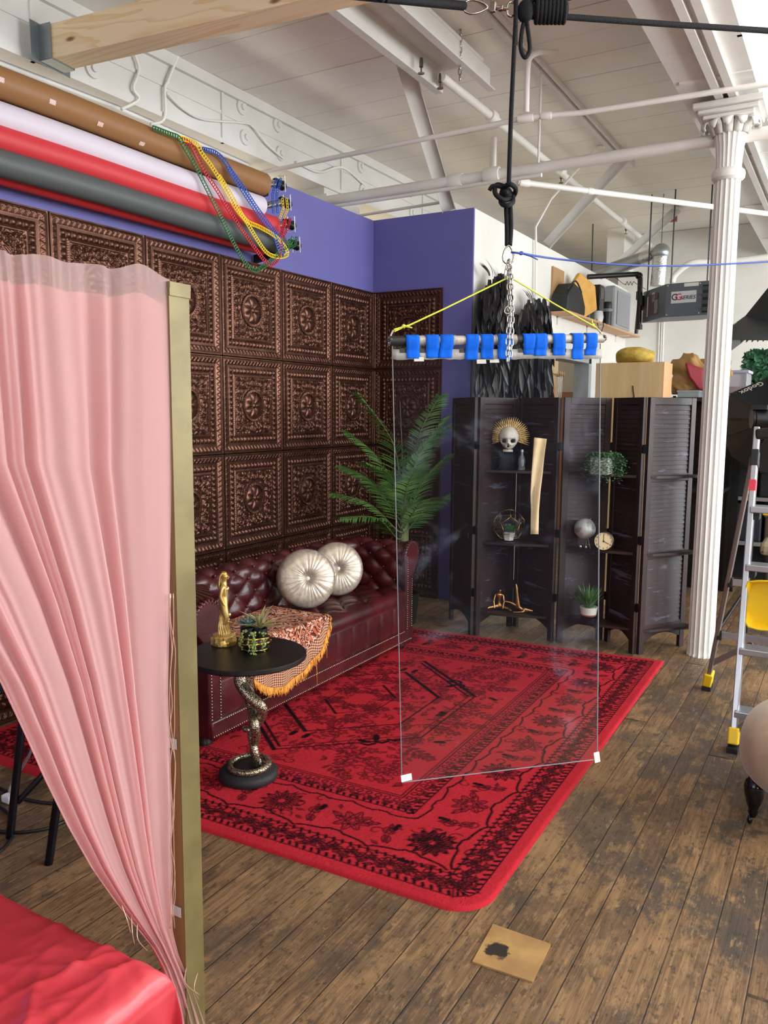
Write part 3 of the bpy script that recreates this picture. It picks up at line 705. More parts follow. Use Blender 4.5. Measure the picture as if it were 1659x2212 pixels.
# ------------------------------------------------------------------ sofa
def leather():
    b = NB('oxblood_leather'); co = b.coord(); c = b.mix(b.ramp(b.noise(co, 5, 4), .35, .7), '#370d13', '#52171b')
    cr = b.n('TexVoronoi'); b.put(cr.inputs[0], co); cr.inputs['Scale'].default_value = 190
    h = b.math('ADD', b.math('MULTIPLY', cr.outputs[0], .5), b.math('MULTIPLY', b.noise(co, 35, 4, .6, 1), 1.2))
    return b.pbr(c, b.math('ADD', .24, b.math('MULTIPLY', b.noise(co, 12, 3), .22)), 0, b.bump(h, .22, .003), .6)
M_lea = leather(); M_nail = mat('brass_nails', '#c9b79a', .25, 1); M_dk = mat('dark_sofa_foot', '#120b0a', .35)
SX0, SX1, SY0, SY1 = -3.02, -2.355, 2.52, 4.46       # back, front, near end, far end
def make_sofa():
    t = thing('chesterfield_sofa', 'oxblood leather button tufted sofa against the copper panels', 'sofa', (-2.7, 3.5, .0))
    IY0, IY1, IX = 2.635, 4.345, SX0+.245          # inner faces
    # path along the inner faces (near arm front -> back -> far arm front)
    rad = .07; path = []
    L1 = SX1-.02-IX-rad
    for k in range(26): path.append((SX1-.02-L1*k/25, IY0, (0, -1)))
    for k in range(1, 10): a = PI/2*k/10; path.append((IX+rad-rad*math.sin(a), IY0+rad-rad*math.cos(a), (-math.sin(a), -math.cos(a))))
    n = 90
    for k in range(n+1): path.append((IX, IY0+rad+(IY1-IY0-2*rad)*k/n, (-1, 0)))
    for k in range(1, 10): a = PI/2*k/10; path.append((IX+rad-rad*math.cos(a), IY1-rad+rad*math.sin(a), (-math.cos(a), math.sin(a))))
    for k in range(26): path.append((IX+rad+L1*k/25, IY1, (0, 1)))
    pr = [(0, .30), (.0, .34), (.0, .40), (.0, .46), (-.002, .52)]
    cx_, cz_, r_ = .078, .590, .090
    pr += [(cx_-r_*math.cos(a), cz_+r_*math.sin(a)) for a in np.linspace(-.25, PI+.45, 26)]
    pr += [(.10, .485), (.088, .44), (.085, .10)]
    # resample profile densely
    def dens(p, st):
        o = [p[0]]
        for a, b in zip(p[:-1], p[1:]):
            L = math.dist(a, b); k = max(1, int(L/st))
            o += [(a[0]+(b[0]-a[0])*i/k, a[1]+(b[1]-a[1])*i/k) for i in range(1, k+1)]
        return o
    pr = dens(pr, .008); acc = [0]
    for a, b in zip(pr[:-1], pr[1:]): acc.append(acc[-1]+math.dist(a, b))
    s = [0]
    for a, b in zip(path[:-1], path[1:]): s.append(s[-1]+math.dist(a[:2], b[:2]))
    tot = s[-1]; WS = tot/round(tot/.165); WP = .15; P = np.zeros((len(path), len(pr), 3)); btn = {}
    tuft_end = acc[min(range(len(pr)), key=lambda i: abs(acc[i]-.50))]
    def tuft(ss, pp_):
        a = ss/WS+pp_/WP; b = ss/WS-pp_/WP
        f = (abs(math.sin(PI*a))*abs(math.sin(PI*b)))**.42
        return f
    for i, (x, y, o) in enumerate(path):
        for j, (d, z) in enumerate(pr):
            pm = acc[j]-.055; fade = max(0, min(1, (tuft_end-acc[j])/.05)); h = .034*(tuft(s[i], pm)-.85)*fade
            # normal of profile
            j0, j1 = max(0, j-1), min(len(pr)-1, j+1); td, tz = pr[j1][0]-pr[j0][0], pr[j1][1]-pr[j0][1]; L = math.hypot(td, tz)
            nd, nz = -tz/L, td/L
            dd, zz = d+nd*h, z+nz*h
            if acc[j] >= tuft_end and z > .47: # gathered folds behind the roll
                dd += nd*.003*math.sin(s[i]*90); zz += nz*.003*math.sin(s[i]*90)
            P[i, j] = (x+o[0]*dd, y+o[1]*dd, zz)
    np_grid('backrest_and_arms', P, M_lea, t)
    # buttons
    bt = MB(); first = None
    for k in range(0, int(2*tot/WS)+1):
        for q in range(0, 8):
            if (k+q) % 2: continue
            ss = k*WS/2; pm = q*WP/2
            a0 = pm+.055
            if a0 > tuft_end-.04 or ss < .05 or ss > tot-.05: continue
            i = min(range(len(s)), key=lambda i: abs(s[i]-ss)); j = min(range(len(acc)), key=lambda j: abs(acc[j]-a0))
            if pr[j][1] < .37: continue
            c = Vector(P[i, j]); o = path[i][2]
            inward = Vector((-o[0], -o[1], .3)).normalized() if pr[j][1] < .62 else Vector((-o[0]*.4, -o[1]*.4, 1)).normalized()
            pos = c+inward*.006
            if first is None:
                MB().sphere((0, 0, 0), .009, 10).build('b', M_lea)
                first = COL.objects[-1]; bm_ = first.data; COL.objects.unlink(first)
            ob = bpy.data.objects.new('button', bm_); COL.objects.link(ob); ob.parent = t; ob.location = pos-wloc(t)
    # seat
    ns, nt_ = 150, 70; SP = np.zeros((ns+1, nt_+1, 3)); xb = IX-.02; xf = SX1+.0
    prs = dens([(xb, .365), (xf-.05, .385), (xf-.025, .38), (xf-.008, .366), (xf, .345), (xf+.002, .325), (xf-.004, .31), (xf+.0, .295)], .009)
    ac = [0]
    for a, b in zip(prs[:-1], prs[1:]): ac.append(ac[-1]+math.dist(a, b))
    SP = np.zeros((ns+1, len(prs), 3)); Ls = IY1-IY0; ws = Ls/8; wp = .19
    for i in range(ns+1):
        y = IY0-.01+(Ls+.02)*i/ns
        for j, (x, z) in enumerate(prs):
            ss = y-IY0; pm = ac[j]-.02; flat = max(0, min(1, (ac[-1]-.10-ac[j])/.04))
            f = (abs(math.sin(PI*(ss/ws+pm/wp)))*abs(math.sin(PI*(ss/ws-pm/wp))))**.42
            SP[i, j] = (x, y, z+.026*(f-.7)*flat+.012*math.sin(PI*i/ns)*flat)
    st = np_grid('seat_cushion', SP, M_lea, t)
    # front border with vertical seams, bottom rail
    fb = MB(); nb = 11
    def front(u, v):
        y = IY0+(IY1-IY0)*u; ph = abs(((u*nb) % 1)-.5)*2
        return V(SX1-.004-.007*(ph**6)+.004*math.sin(PI*v), y, .135+.168*v)
    fb.grid(front, nb*14, 10); fb.build('seat_front', M_lea, t, 180)
    rl = MB().box2((SX1-.02, IY0-.08, .05), (SX1+.009, IY1+.08, .135)); rl.build('bottom_rail', M_lea, t, 40, bev=.008)
    MB().box2((SX0+.17, IY0-.07, .06), (SX1-.012, IY1+.07, .34)).build('base_frame', M_lea, t, 0)
    # arm ends: scroll panel with pleats on both arms
    def scroll(y0, sgn):
        out = [(0.0, .055), (.0, .30), (.0, .50)]+[(cx_-r_*1.0*math.cos(a), cz_+r_*math.sin(a)) for a in np.linspace(-.2, PI+.9, 22)]+[(.092, .46), (.085, .40), (.085, .055)]
        cen = (.09, .40); ring_ = MB()
        mb = MB(); mb.prism([(p[0], p[1]) for p in out], (SX1-.03, y0, 0), (0, sgn, 0), (0, 0, 1), (1, 0, 0), .028); mb.build('arm_front', M_lea, t, 40, bev=.008)
        inn = [(.014, .135), (.014, .50)]; inn2 = [(.071, .07), (.071, .46)]
        nails = MB(); L = 0
        arc = [(cx_-.072*math.cos(a), cz_+.072*math.sin(a)) for a in np.linspace(-.5, -2.0, 12)]
        for pth in (inn+[(cx_-.074*math.cos(a), cz_+.074*math.sin(a)) for a in np.linspace(-.45, .2, 5)], inn2):
            for p, q in zip(pth[:-1], pth[1:]):
                dl = math.dist(p, q); m_ = max(1, int(dl/.014))
                for k in range(m_): nails.sphere((SX1+.001, y0+sgn*(p[0]+(q[0]-p[0])*k/m_), p[1]+(q[1]-p[1])*k/m_), .0042, 6)
        nails.build('nailhead_trim', M_nail, t, 180)
        pl = MB()
        for a in np.linspace(.3, PI+.5, 15):
            p0 = (cx_-r_*.82*math.cos(a), cz_+r_*.82*math.sin(a)); p1 = (cx_-r_*1.0*math.cos(a), cz_+r_*1.0*math.sin(a))
            pl.tube([(SX1-.004, y0+sgn*p0[0], p0[1]), (SX1-.004, y0+sgn*p1[0], p1[1]), (SX1-.035, y0+sgn*p1[0]*1.01, p1[1]+.003)], [.003, .008, .004], 6)
        pl.build('arm_pleats', M_lea, t, 180)
    scroll(IY1, 1); scroll(IY0, -1)
    nl = MB()
    for zz, ya, yb in ((.066, IY0-.07, IY1+.07), (.128, IY0+.014, IY1-.014)):
        nl = MB()
        for k in range(int((yb-ya)/.0145)): nl.sphere((SX1+.010, ya+k*.0145, zz), .0042, 6)
        nl.build('nailhead_trim', M_nail, t, 180)
    # near end panel of the near arm (faces the side table)
    MB().box2((SX0+.15, IY0-.086, .06), (SX1-.02, IY0-.07, .47)).build('end_panel', M_lea, t, 0)
    MB().box2((SX0+.15, IY1+.07, .06), (SX1-.02, IY1+.086, .47)).build('end_panel', M_lea, t, 0)
    for x in (SX1-.07, SX0+.14):
        for y in (IY0-.045, IY1+.04):
            MB().lathe([(.036, .0), (.036, .02), (.032, .03), (.034, .06)], (x, y, .006), 16).build('foot', M_dk, t)
    return t
make_sofa()
# ------------------------------------------------------------------ round cushions
M_sat = NB('champagne_satin'); co = M_sat.coord(); M_sat.pbr(M_sat.mix(M_sat.ramp(M_sat.noise(co, 40, 3), .3, .7), '#a4978b', '#c0b3a2'), .36, .45, M_sat.bump(M_sat.noise(co, 160, 2), .1, .002), .5)
def pillow(label, c, nrm, r, th):
    t = thing('round_cushion', label, 'cushion', c, 'champagne satin cushions on the sofa'); nrm = Vector(nrm).normalized(); m = nrm.to_track_quat('Z', 'Y').to_matrix()
    na, nr = 220, 22; P = []
    rp = random.Random(int(c[1]*100)); ph = [rp.uniform(0, 6.28) for _ in range(5)]
    for i in range(na+1):
        a = 2*PI*(i % na)/na; row = []
        for j in range(2*nr+1):
            q = j/nr-1   # -1 back centre .. 0 rim .. 1 front centre
            s = 1-abs(q); rr = r*math.cos(abs(q)*PI/2)**.62 if abs(q) < .999 else 0
            zz = math.copysign(th/2*(math.sin(abs(q)*PI/2)**.6), q)
            dim = math.exp(-(rr/(r*.17))**2)*.45; zz *= 1-dim
            pl = (math.sin(46*a+ph[0]+2*math.sin(3*a+ph[1]))*.6+math.sin(71*a+ph[2]+1.5*math.sin(5*a))*.4)*.0042*(1-.55*rr/r)*(1 if rr > .008 else 0)
            zz += math.copysign(pl, q) if abs(q) > .04 else 0; rr += pl*.5*(1-abs(q))
            row.append(m @ Vector((rr*math.cos(a), rr*math.sin(a), zz))+Vector(c))
        P.append(row)
    np_grid('cushion_cover', np.array([[tuple(p) for p in rw] for rw in P]), M_sat.m, t)
    MB().sphere(Vector(c)+nrm*th*.31, (.0135, .0135, .008), 14, m).build('cushion_button', mat('white_button', '#e6e0d6', .35), t, 180)
pillow('champagne satin round cushion in front, overlapping the other one', PX(661, 1250, -2.60), (.74, -.62, .24), .166, .125)
pillow('champagne satin round cushion behind, leaning on the sofa arm', PX(727, 1229, -2.665), (.72, -.62, .25), .163, .12)
# ------------------------------------------------------------------ fringed shawl over the near end of the sofa
def shawl_mat():
    b = NB('paisley_shawl'); co = b.coord();     x, y, z = b.xyz(co)
    dn = b.noise(co, 13, 1, .5, 2.2); rings = b.math('FRACT', b.math('MULTIPLY', dn, 5))
    c = b.mix(b.ramp(rings, .1, .3), '#2b1116', '#b8613f'); c = b.mix(b.ramp(rings, .5, .6), c, '#dcc0a8'); c = b.mix(b.ramp(rings, .78, .86), c, '#6b2a22')
    return b.pbr(c, .75, 0, b.bump(dn, .2, .003), .3)
M_sh = shawl_mat()
def net_mat():
    b = NB('shawl_border_net'); co = b.coord('Object', (1, 1, 1)); x, y, z = b.xyz(co); u = b.math('MULTIPLY', b.math('ADD', b.math('ADD', x, y), z), 260); v2 = b.math('MULTIPLY', b.math('SUBTRACT', y, b.math('ADD', x, z)), 260)
    g = b.math('MULTIPLY', b.math('SINE', u), b.math('SINE', v2)); c = b.mix(b.ramp(g, -.1, .3), '#d79f78', '#3a1a26'); return b.pbr(c, .8)
M_net = net_mat(); M_fr = mat('golden_fringe', '#e08f2e', .55, 0, '#f0ab48', 40)
def make_shawl():
    t = thing('fringed_shawl', 'paisley shawl with golden fringe draped over the sofa seat behind the side table', 'shawl', (-2.45, 3.05, .3))
    # outline on the unrolled cloth: s along y, d from the back over the edge and down the front
    def place(y, d):
        # d: distance from back along seat top (0 at x=-2.72), then down
        Lt = .36
        if d < Lt: return V(-2.715+d, y, .424+.008*math.sin(9*y)*min(1, d*6))
        q = d-Lt
        if q < .05: a = q/.05*PI/2; return V(-2.355+.022*math.sin(a), y, .424-.03*(1-math.cos(a)))
        return V(-2.335+.006*math.sin(40*y)+.02*min(1, (q-.05)*8), y, .394-(q-.05))
    def edge(y):   # free hem distance
        k = (y-2.74)/(3.46-2.74)
        g = (k-.40)/.40 if k < .40 else (k-.40)/.60; return .375+.27*math.sqrt(max(0, 1-abs(g)**1.7))*(1-.12*k)
    def f(u, v):
        y = 2.74+.72*u; return place(y, edge(y)*v*.87)
    MB().grid(f, 60, 50).build('shawl_cloth', M_sh, t, 180)
    MB().grid(lambda u, v: place(2.74+.72*u, edge(2.74+.72*u)*(.87+.13*v)+0)+V(.003, 0, .002), 60, 14).build('shawl_border', M_net, t, 180)
    fr = MB()
    for k in range(190):
        y = 2.74+.72*k/189+random.uniform(-.002, .002); e = edge(y); L = random.uniform(.034, .05)
        p0 = place(y, e); p1 = place(y+random.uniform(-.006, .006), e+L*.6); p2 = place(y+random.uniform(-.01, .01), e+L)
        fr.tube([p0+V(.004, 0, 0), p1+V(.007, 0, 0), p2+V(.006+random.uniform(0, .006), 0, 0)], [.0028, .0025, .0014], 5)
    for (yy, L) in ((3.40, .11), (3.30, .16)): 
        e = edge(yy); fr.tube([place(yy, e), place(yy, e+L*.5)+V(.006, 0, 0), place(yy+.004, e+L)+V(.004, 0, 0)], .0018, 5)
    fr.build('fringe', M_fr, t, 180)
    # second fold lying over the near arm top
    c = V(-2.50, 2.64, .70)
    MB().grid(lambda u, v: V(-2.95+.42*u, 2.69+(.10)*v+.02*math.sin(PI*u), .712-.10*v**2.2+.012*math.sin(6*u)), 24, 10).build('shawl_fold', M_net, t, 180)
    fr = MB()
    for k in range(70):
        u = k/69; p = V(-2.95+.42*u, 2.79+.02*math.sin(PI*u), .612+.012*math.sin(6*u)); fr.tube([p, p+V(.002, .012, -.03)], [.003, .0015], 5)
    fr.build('fringe', M_fr, t, 180)
make_shawl()
# ------------------------------------------------------------------ side table with snake stem
TZ = .535; TCX, TCY = -2.04, 2.43
def scales():
    b = NB('snake_scales'); co = b.coord(); v = b.n('TexVoronoi'); b.put(v.inputs[0], co); v.inputs['Scale'].default_value = 230
    c = b.mix(b.ramp(v.outputs[0], .3, .6), '#dccfb6', '#5f5240'); return b.pbr(c, .3, .9, b.bump(v.outputs[0], .5, .002), .5)
M_snake = scales(); M_blk = mat('black_tabletop', '#0e0d0f', .42, bump=.1, bs=200); M_base = mat('black_cast_base', '#1c1b1d', .65, bump=.5, bs=60)
def make_table():
    t = thing('side_table', 'small round black side table on a twisted snake stem', 'side table', (TCX, TCY, .013))
    MB().lathe([(0, TZ-.022), (.232, TZ-.022), (.238, TZ-.016), (.238, TZ-.004), (.234, TZ), (0, TZ)], (TCX, TCY, 0), 80).build('tabletop', M_blk, t, 30)
    MB().lathe([(0, .014), (.116, .014), (.12, .022), (.119, .04), (.108, .052), (0, .055)], (TCX, TCY, 0), 56).build('base', M_base, t, 50)
    # coil on the base then two bodies twisting upwards
    q = lambda u, v, dx=0: PY(u, v, TCY+dx)
    c0 = V(TCX+.005, TCY, .068)
    coil = [c0+V(.078*math.cos(a), .078*math.sin(a), .004*math.sin(a)) for a in np.linspace(1.2, 1.2-2*PI*1.02, 44)]
    pts1 = [q(520, 1440, -.02), q(520, 1475, -.03), q(540, 1505, -.035), q(566, 1530, -.02), q(560, 1556, .01), q(545, 1575, .02), q(546, 1600, .0), q(553, 1635, -.01), q(552, 1655, .02)]
    pts2 = [q(538, 1445, .03), q(536, 1490, .03), q(545, 1530, .02), q(549, 1560, -.03), q(553, 1590, -.025), q(548, 1620, .02), q(560, 1650, .03)]
    b1 = smooth_path(pts1, 8); b2 = smooth_path(pts2, 8)
    MB().tube(b1, list(np.linspace(.027, .014, len(b1))), 14).build('snake_body', M_snake, t, 180)
    tail = b2+smooth_path([b2[-1], q(566, 1662, .055), coil[0]], 6)[1:]+coil[1:]
    MB().tube(tail, [.026-.011*min(1, i/len(b2)) if i < len(b2) else .015-.004*(i-len(b2))/(len(tail)-len(b2)) for i in range(len(tail))], 14).build('snake_body', M_snake, t, 180)
    MB().sphere(q(533, 1575, -.03), (.024, .016, .013), 14).build('snake_head', M_snake, t, 180)
    MB().lathe([(0, TZ-.05), (.04, TZ-.05), (.06, TZ-.024), (0, TZ-.022)], (TCX, TCY, 0), 24).build('mounting_plate', M_snake, t)
make_table()
M_gold = mat('gold_statue', '#e8cb86', .36, .75, col2='#cfa95a', vs=30)
def make_statue():
    bp = PZ(484, 1392, TZ); dist = Vector((bp.x, bp.y, 0)).length
    t = thing('gold_statue', 'gold statue of a standing woman on a rocky base', 'statue', bp)
    rock = MB(); rs = random.Random(4)
    prof = [(.046, 0), (.05, .006), (.051, .02), (.045, .032), (.047, .04), (.036, .048), (0, .05)]
    rock.lathe([(0, 0)]+prof, bp, 28, flute=lambda r, z, a: r*(1+.06*math.sin(5*a+z*90)+.05*math.sin(11*a+1)) if r > .01 else r)
    for k in range(24):
        a = rs.uniform(0, 6.28); z = rs.uniform(.006, .04); rock.box(bp+V(.046*math.cos(a), .046*math.sin(a), z), (.014, .014, .009), Matrix.Rotation(a, 3, 'Z'))
    rock.build('rock_base', M_gold, t, 30, bev=.001)
    # figure faces image right: side axis = camera right, forward axis towards right of picture
    rt = Vector((AX[0][0], AX[0][1], 0)).normalized(); fw = Vector((AX[2][0], AX[2][1], 0)).normalized()
    k = .262/1.0   # metres per body unit
    def j(r, f, z, rad): p = bp+rt*(r*k)+fw*(f*k)+V(0, 0, .045+z*k); return (p.x, p.y, p.z, rad*k*1.2)
    J = [j(.0, 0, .47, .068), j(.01, 0, .60, .055), j(.03, 0, .72, .066), j(.015, 0, .80, .03), j(.02, 0, .87, .034), j(.035, 0, .92, .048), j(.03, 0, .965, .042),
         j(.02, -.06, .45, .056), j(.055, -.055, .26, .04), j(.0, -.05, .13, .032), j(-.02, -.05, .03, .02), j(.03, -.05, .005, .017),
         j(-.02, .06, .45, .056), j(-.04, .06, .25, .042), j(-.05, .06, .12, .034), j(-.055, .06, .03, .022), j(-.01, .06, .005, .017),
         j(.01, -.10, .77, .028), j(-.02, -.125, .62, .023), j(.02, -.10, .50, .018), j(.055, -.07, .45, .016),
         j(.0, .10, .77, .028), j(-.03, .115, .62, .023), j(-.01, .10, .48, .018), j(.0, .09, .42, .016)]
    E_ = [(0, 1), (1, 2), (2, 3), (3, 4), (4, 5), (5, 6), (0, 7), (7, 8), (8, 9), (9, 10), (10, 11), (0, 12), (12, 13), (13, 14), (14, 15), (15, 16), (2, 17), (17, 18), (18, 19), (19, 20), (2, 21), (21, 22), (22, 23), (23, 24)]
    skin('body', J, E_, M_gold, t, 2)
    pt = lambda r, f, z: bp+rt*(r*k)+fw*(f*k)+V(0, 0, .045+z*k)
    h = MB()
    for i in range(16):
        a = -1.2+2.4*i/15; s = pt(.02-.03*math.cos(a), .05*math.sin(a), .985); e = pt(-.05-.025*math.cos(a*1.2), .065*math.sin(a), .74)
        h.tube(smooth_path([s, pt(-.03-.02*math.cos(a), .065*math.sin(a), .91), e], 5), [.0035]*6+[.003]*4+[.0015], 6)
    h.sphere(pt(.018, 0, .955), (.0135, .0135, .0125), 12); h.build('hair', M_gold, t, 180)
    fc = MB(); fc.sphere(pt(.088, 0, .91), (.0035, .0028, .004), 8); fc.sphere(pt(.082, 0, .885), (.003, .003, .0022), 8)
    for s in (-1, 1): fc.sphere(pt(.062, s*.035, .725), .0075, 10)
    fc.build('face_and_bust', M_gold, t, 180)
    dp = MB()
    for i in range(14):
        a = 2*PI*i/14; r0 = .05+.015*(i % 2)
        dp.tube(smooth_path([pt(-.01+r0*.7*math.cos(a), r0*math.sin(a), .30+.02*math.sin(3*a)), pt(-.01+.07*math.cos(a+.2), .08*math.sin(a+.2), .15), pt(.0+.085*math.cos(a+.5), .095*math.sin(a+.5), .0)], 5), [.004]*5+[.0055]*5+[.006], 6)
    for i in range(8): dp.sphere(pt(.06+rs.uniform(-.03, .03), rs.uniform(-.05, .03), rs.uniform(.2, .34)), rs.uniform(.005, .009), 8)
    dp.build('drapery', M_gold, t, 180)
make_statue()
M_leafg = mat('grey_green_succulent', '#7d9089', .5, col2='#5d7168', vs=20); M_air = mat('air_plant_leaf', '#8f9a5e', .5, col2='#b9a083', vs=14); M_pearl = mat('trailing_succulent', '#8f9b55', .45, col2='#6f8145', vs=40)
def leaf_blade(mb, base, dirv, up, L, w, curl=.3, n=6, cup=.25):
    d = Vector(dirv).normalized(); up = Vector(up); sd = d.cross(up).normalized(); u2 = sd.cross(d).normalized(); vs = []
    for i in range(n+1):
        s = i/n; ww = w*math.sin(PI*min(1, .12+.88*s))**.7*(1 if s < 1 else .05); c = Vector(base)+d*L*s+u2*(-curl*L*s*s)
        vs += [c-sd*ww/2+u2*cup*ww*.5, c, c+sd*ww/2+u2*cup*ww*.5]
    fs = []
    for i in range(n): fs += [(3*i, 3*i+1, 3*i+4, 3*i+3), (3*i+1, 3*i+2, 3*i+5, 3*i+4)]
    mb.add(vs, fs)
def make_planter():
    p = PZ(551, 1402, TZ)
    t = thing('succulent_planter', 'black planter wrapped in gold rings holding mixed succulents', 'planter', p, None)
    mk = mat('black_glazed_pot', '#15171c', .35); mg = mat('gold_ring', '#d8b25a', .22, 1)
    MB().lathe([(0, .002), (.044, .002), (.056, .016), (.058, .034), (.052, .05), (.046, .05), (0, .046)], p, 36).build('pot', mk, t)
    for dx, h in ((-.030, .092), (.022, .088)):
        c = p+V(dx*.86, dx*.5, 0); MB().lathe([(0, .044), (.026, .044), (.029, .06), (.029, h), (.024, h), (.023, h-.01), (0, h-.01)], c, 28).build('small_pot', mk, t)
    for k, (z, r, q) in enumerate(((.008, .054, .0028), (.029, .062, .0058), (.049, .060, .0055))):
        cs = [p+V(r*math.cos(a), r*math.sin(a)*1.0, z+.007*math.cos(a+.4*k)*(k > 0)) for a in np.linspace(0, 2*PI, 40, endpoint=False)]
        MB().tube(cs, q, 8, closed=True).build('gold_ring', mg, t, 180)
    ro = MB(); c = p+V(-.026, -.012, .096)
    for ring_, (n, el, L) in enumerate(((11, .25, .052), (10, .6, .044), (8, .95, .034), (5, 1.3, .022))):
        for k in range(n):
            a = 2*PI*(k+.5*(ring_ % 2))/n; d = V(math.cos(a)*math.cos(el), math.sin(a)*math.cos(el), math.sin(el)); leaf_blade(ro, c, d, (0, 0, 1), L, .016, -.15, 5, .5)
    ro.build('rosette_succulent', M_leafg, t, 180, solid=.002)
    ap = MB(); c = p+V(.020, .012, .085); rs = random.Random(5)
    for k in range(22):
        a = rs.uniform(0, 6.28); el = rs.uniform(.35, 1.4); d = V(math.cos(a)*math.cos(el), math.sin(a)*math.cos(el), math.sin(el)); leaf_blade(ap, c, d, (0, 0, 1), rs.uniform(.07, .12), .013, rs.uniform(.1, .45), 8, .5)
    ap.build('air_plant', M_air, t, 180)
    tr = MB()
    for k in range(11):
        a = -.9+rs.uniform(-.7, .7) if k < 8 else -2.3; r0 = .045; L = rs.uniform(.06, .115)
        b0 = p+V(.022+r0*math.cos(a), -.010+r0*math.sin(a), .085); n = int(L/.007)
        for i in range(n):
            s = i/n; q = b0+V(math.cos(a)*.02*min(1, s*3), math.sin(a)*.02*min(1, s*3), -L*s*.85+.01*math.sin(PI*min(1, s*3)))
            q.z = max(q.z, TZ+.004)
            tr.sphere(q+V(rs.uniform(-.007, .007), rs.uniform(-.007, .007), rs.uniform(-.003, .003)), rs.uniform(.0034, .0052), 6)
    tr.build('trailing_stems', M_pearl, t, 180)
    fz = MB(); c = p+V(-.05, .05, .085)
    for k in range(60):
        a = rs.uniform(0, 6.28); el = rs.uniform(.2, 1.4); d = V(math.cos(a)*math.cos(el), math.sin(a)*math.cos(el), math.sin(el)); fz.tube([c, c+d*rs.uniform(.025, .05)], [.0012, .0022], 5)
    fz.build('mossy_sprig', mat('mossy_brown', '#6d6a3f', .7), t, 180)
make_planter()
# ------------------------------------------------------------------ palm
def make_palm():
    base = V(-2.70, 4.92, 0); t = thing('potted_palm', 'green artificial palm standing in the corner behind the sofa arm', 'palm', base)
    mg = NB('palm_leaf'); cp = mg.coord(); cc = mg.mix(mg.ramp(mg.noise(cp, 7, 3), .3, .7), '#437638', '#719f52'); mg.pbr(cc, .42, spec=.5)
    ms = mat('palm_stem', '#7d8a52', .5, col2='#56693a', vs=12)
    MB().lathe([(0, 0), (.10, 0), (.12, .2), (.125, .22), (.11, .22), (.11, .19), (0, .19)], base, 32).build('pot', mat('black_plastic_pot', '#141414', .5), t)
    MB().tube(smooth_path([base+V(0, 0, .18), base+V(.0, .0, .5), base+V(.01, 0, .75), base+V(.01, .01, .95)], 6), [.05-.0014*i for i in range(19)], 14).build('trunk', ms, t, 180)
    D0_ = 5.62
    # (start px, mid px, tip px, depth offset at tip, width)
    FR = [((868, 1090), (850, 960), (778, 856), -.25, .12), ((868, 1100), (815, 990), (752, 934), .0, .11), ((870, 1130), (800, 1040), (742, 1008), .1, .10), ((866, 1150), (800, 1090), (724, 1066), -.05, .11),
          ((864, 1165), (815, 1120), (738, 1118), -.3, .11), ((868, 1120), (845, 1030), (790, 1000), -.35, .10), ((872, 1060), (868, 960), (864, 866), .0, .015),
          ((876, 1080), (905, 985), (960, 905), -.25, .10), ((876, 1070), (920, 960), (990, 908), .25, .10), ((876, 1120), (915, 1040), (962, 988), -.2, .11), ((872, 1140), (905, 1090), (936, 1076), -.3, .10),
          ((874, 1150), (920, 1100), (978, 1066), .2, .09), ((876, 1060), (910, 930), (950, 856), .3, .10), ((872, 1130), (880, 1050), (905, 1010), -.4, .09), ((866, 1110), (880, 1000), (930, 950), .05, .11), ((864, 1140), (835, 1060), (800, 1045), .3, .1)]
    rs = random.Random(9)
    for (s0, s1, s2, dz, wd) in FR:
        a = PD(s0[0], s0[1], D0_); b = PD(s1[0], s1[1], D0_+dz*.55); c = PD(s2[0], s2[1], D0_+dz); sp = smooth_path([base+V(.01, .01, .80), a, b, c], 14); sp = sp[8:]
        fr = MB().tube(sp, list(np.linspace(.006, .0015, len(sp))), 6).build('frond', ms, t, 180); lf = MB(); n = len(sp)
        if wd < .03: continue
        for i in range(int(n*.30), n):
            for hf in ((0,) if i % 3 else (0, .5)):
                f = (i+hf-n*.30)/(n*.70); p = sp[i].lerp(sp[min(n-1, i+1)], hf); d = (sp[min(n-1, i+1)]-sp[max(0, i-1)]).normalized()
                up = V(0, 0, 1)-d*d.z; up = up.normalized() if up.length > .2 else V(.7, -.7, 0); sd = d.cross(up).normalized()
                L = wd*1.55*(.55+.45*math.sin(PI*min(1, .15+f*.75)))*(1-.35*f)
                for s in (-1, 1): leaf_blade(lf, p, d*.62+sd*s*.95+up*.15+V(0, 0, -.08), up, L*rs.uniform(.9, 1.1), .0115, .32, 5, .35)
        lf.build('leaflets', mg.m, fr, 180)
make_palm()
# ------------------------------------------------------------------ folding screen with corner shelves
def wood_screen():
    b = NB('dark_worn_wood'); co = b.coord(); x, y, z = b.xyz(b.geo())
    c = b.mix(b.ramp(b.noise(co, 6, 4), .3, .7), '#2b1d20', '#38282b')
    w_ = b.noise(b.comb(b.math('MULTIPLY', b.math('ADD', x, b.math('MULTIPLY', y, .6)), 3), 0, b.math('MULTIPLY', z, 17)), 1.5, 6, .7)
    c = b.mix(b.math('MULTIPLY', b.ramp(w_, .575, .625), .55), c, '#6f7386')
    return b.pbr(c, .5, 0, b.bump(b.noise(b.comb(b.math('MULTIPLY', x, 20), b.math('MULTIPLY', y, 20), b.math('MULTIPLY', z, 300)), 2, 2), .12, .002), .4)
M_scr = mat('dark_brown_wood', '#261719', .5, col2='#33211f', vs=8); M_lou = wood_screen(); M_hinge = mat('black_hinge', '#1a1a1a', .35, .8)
SCR = [(-2.46, 5.20), (-2.125, 4.86), (-2.0, 5.27), (-1.61, 5.0), (-1.345, 5.24), (-1.085, 5.0), (-.865, 5.385)]
HS = 1.59; SH = (.14, .62, 1.10)
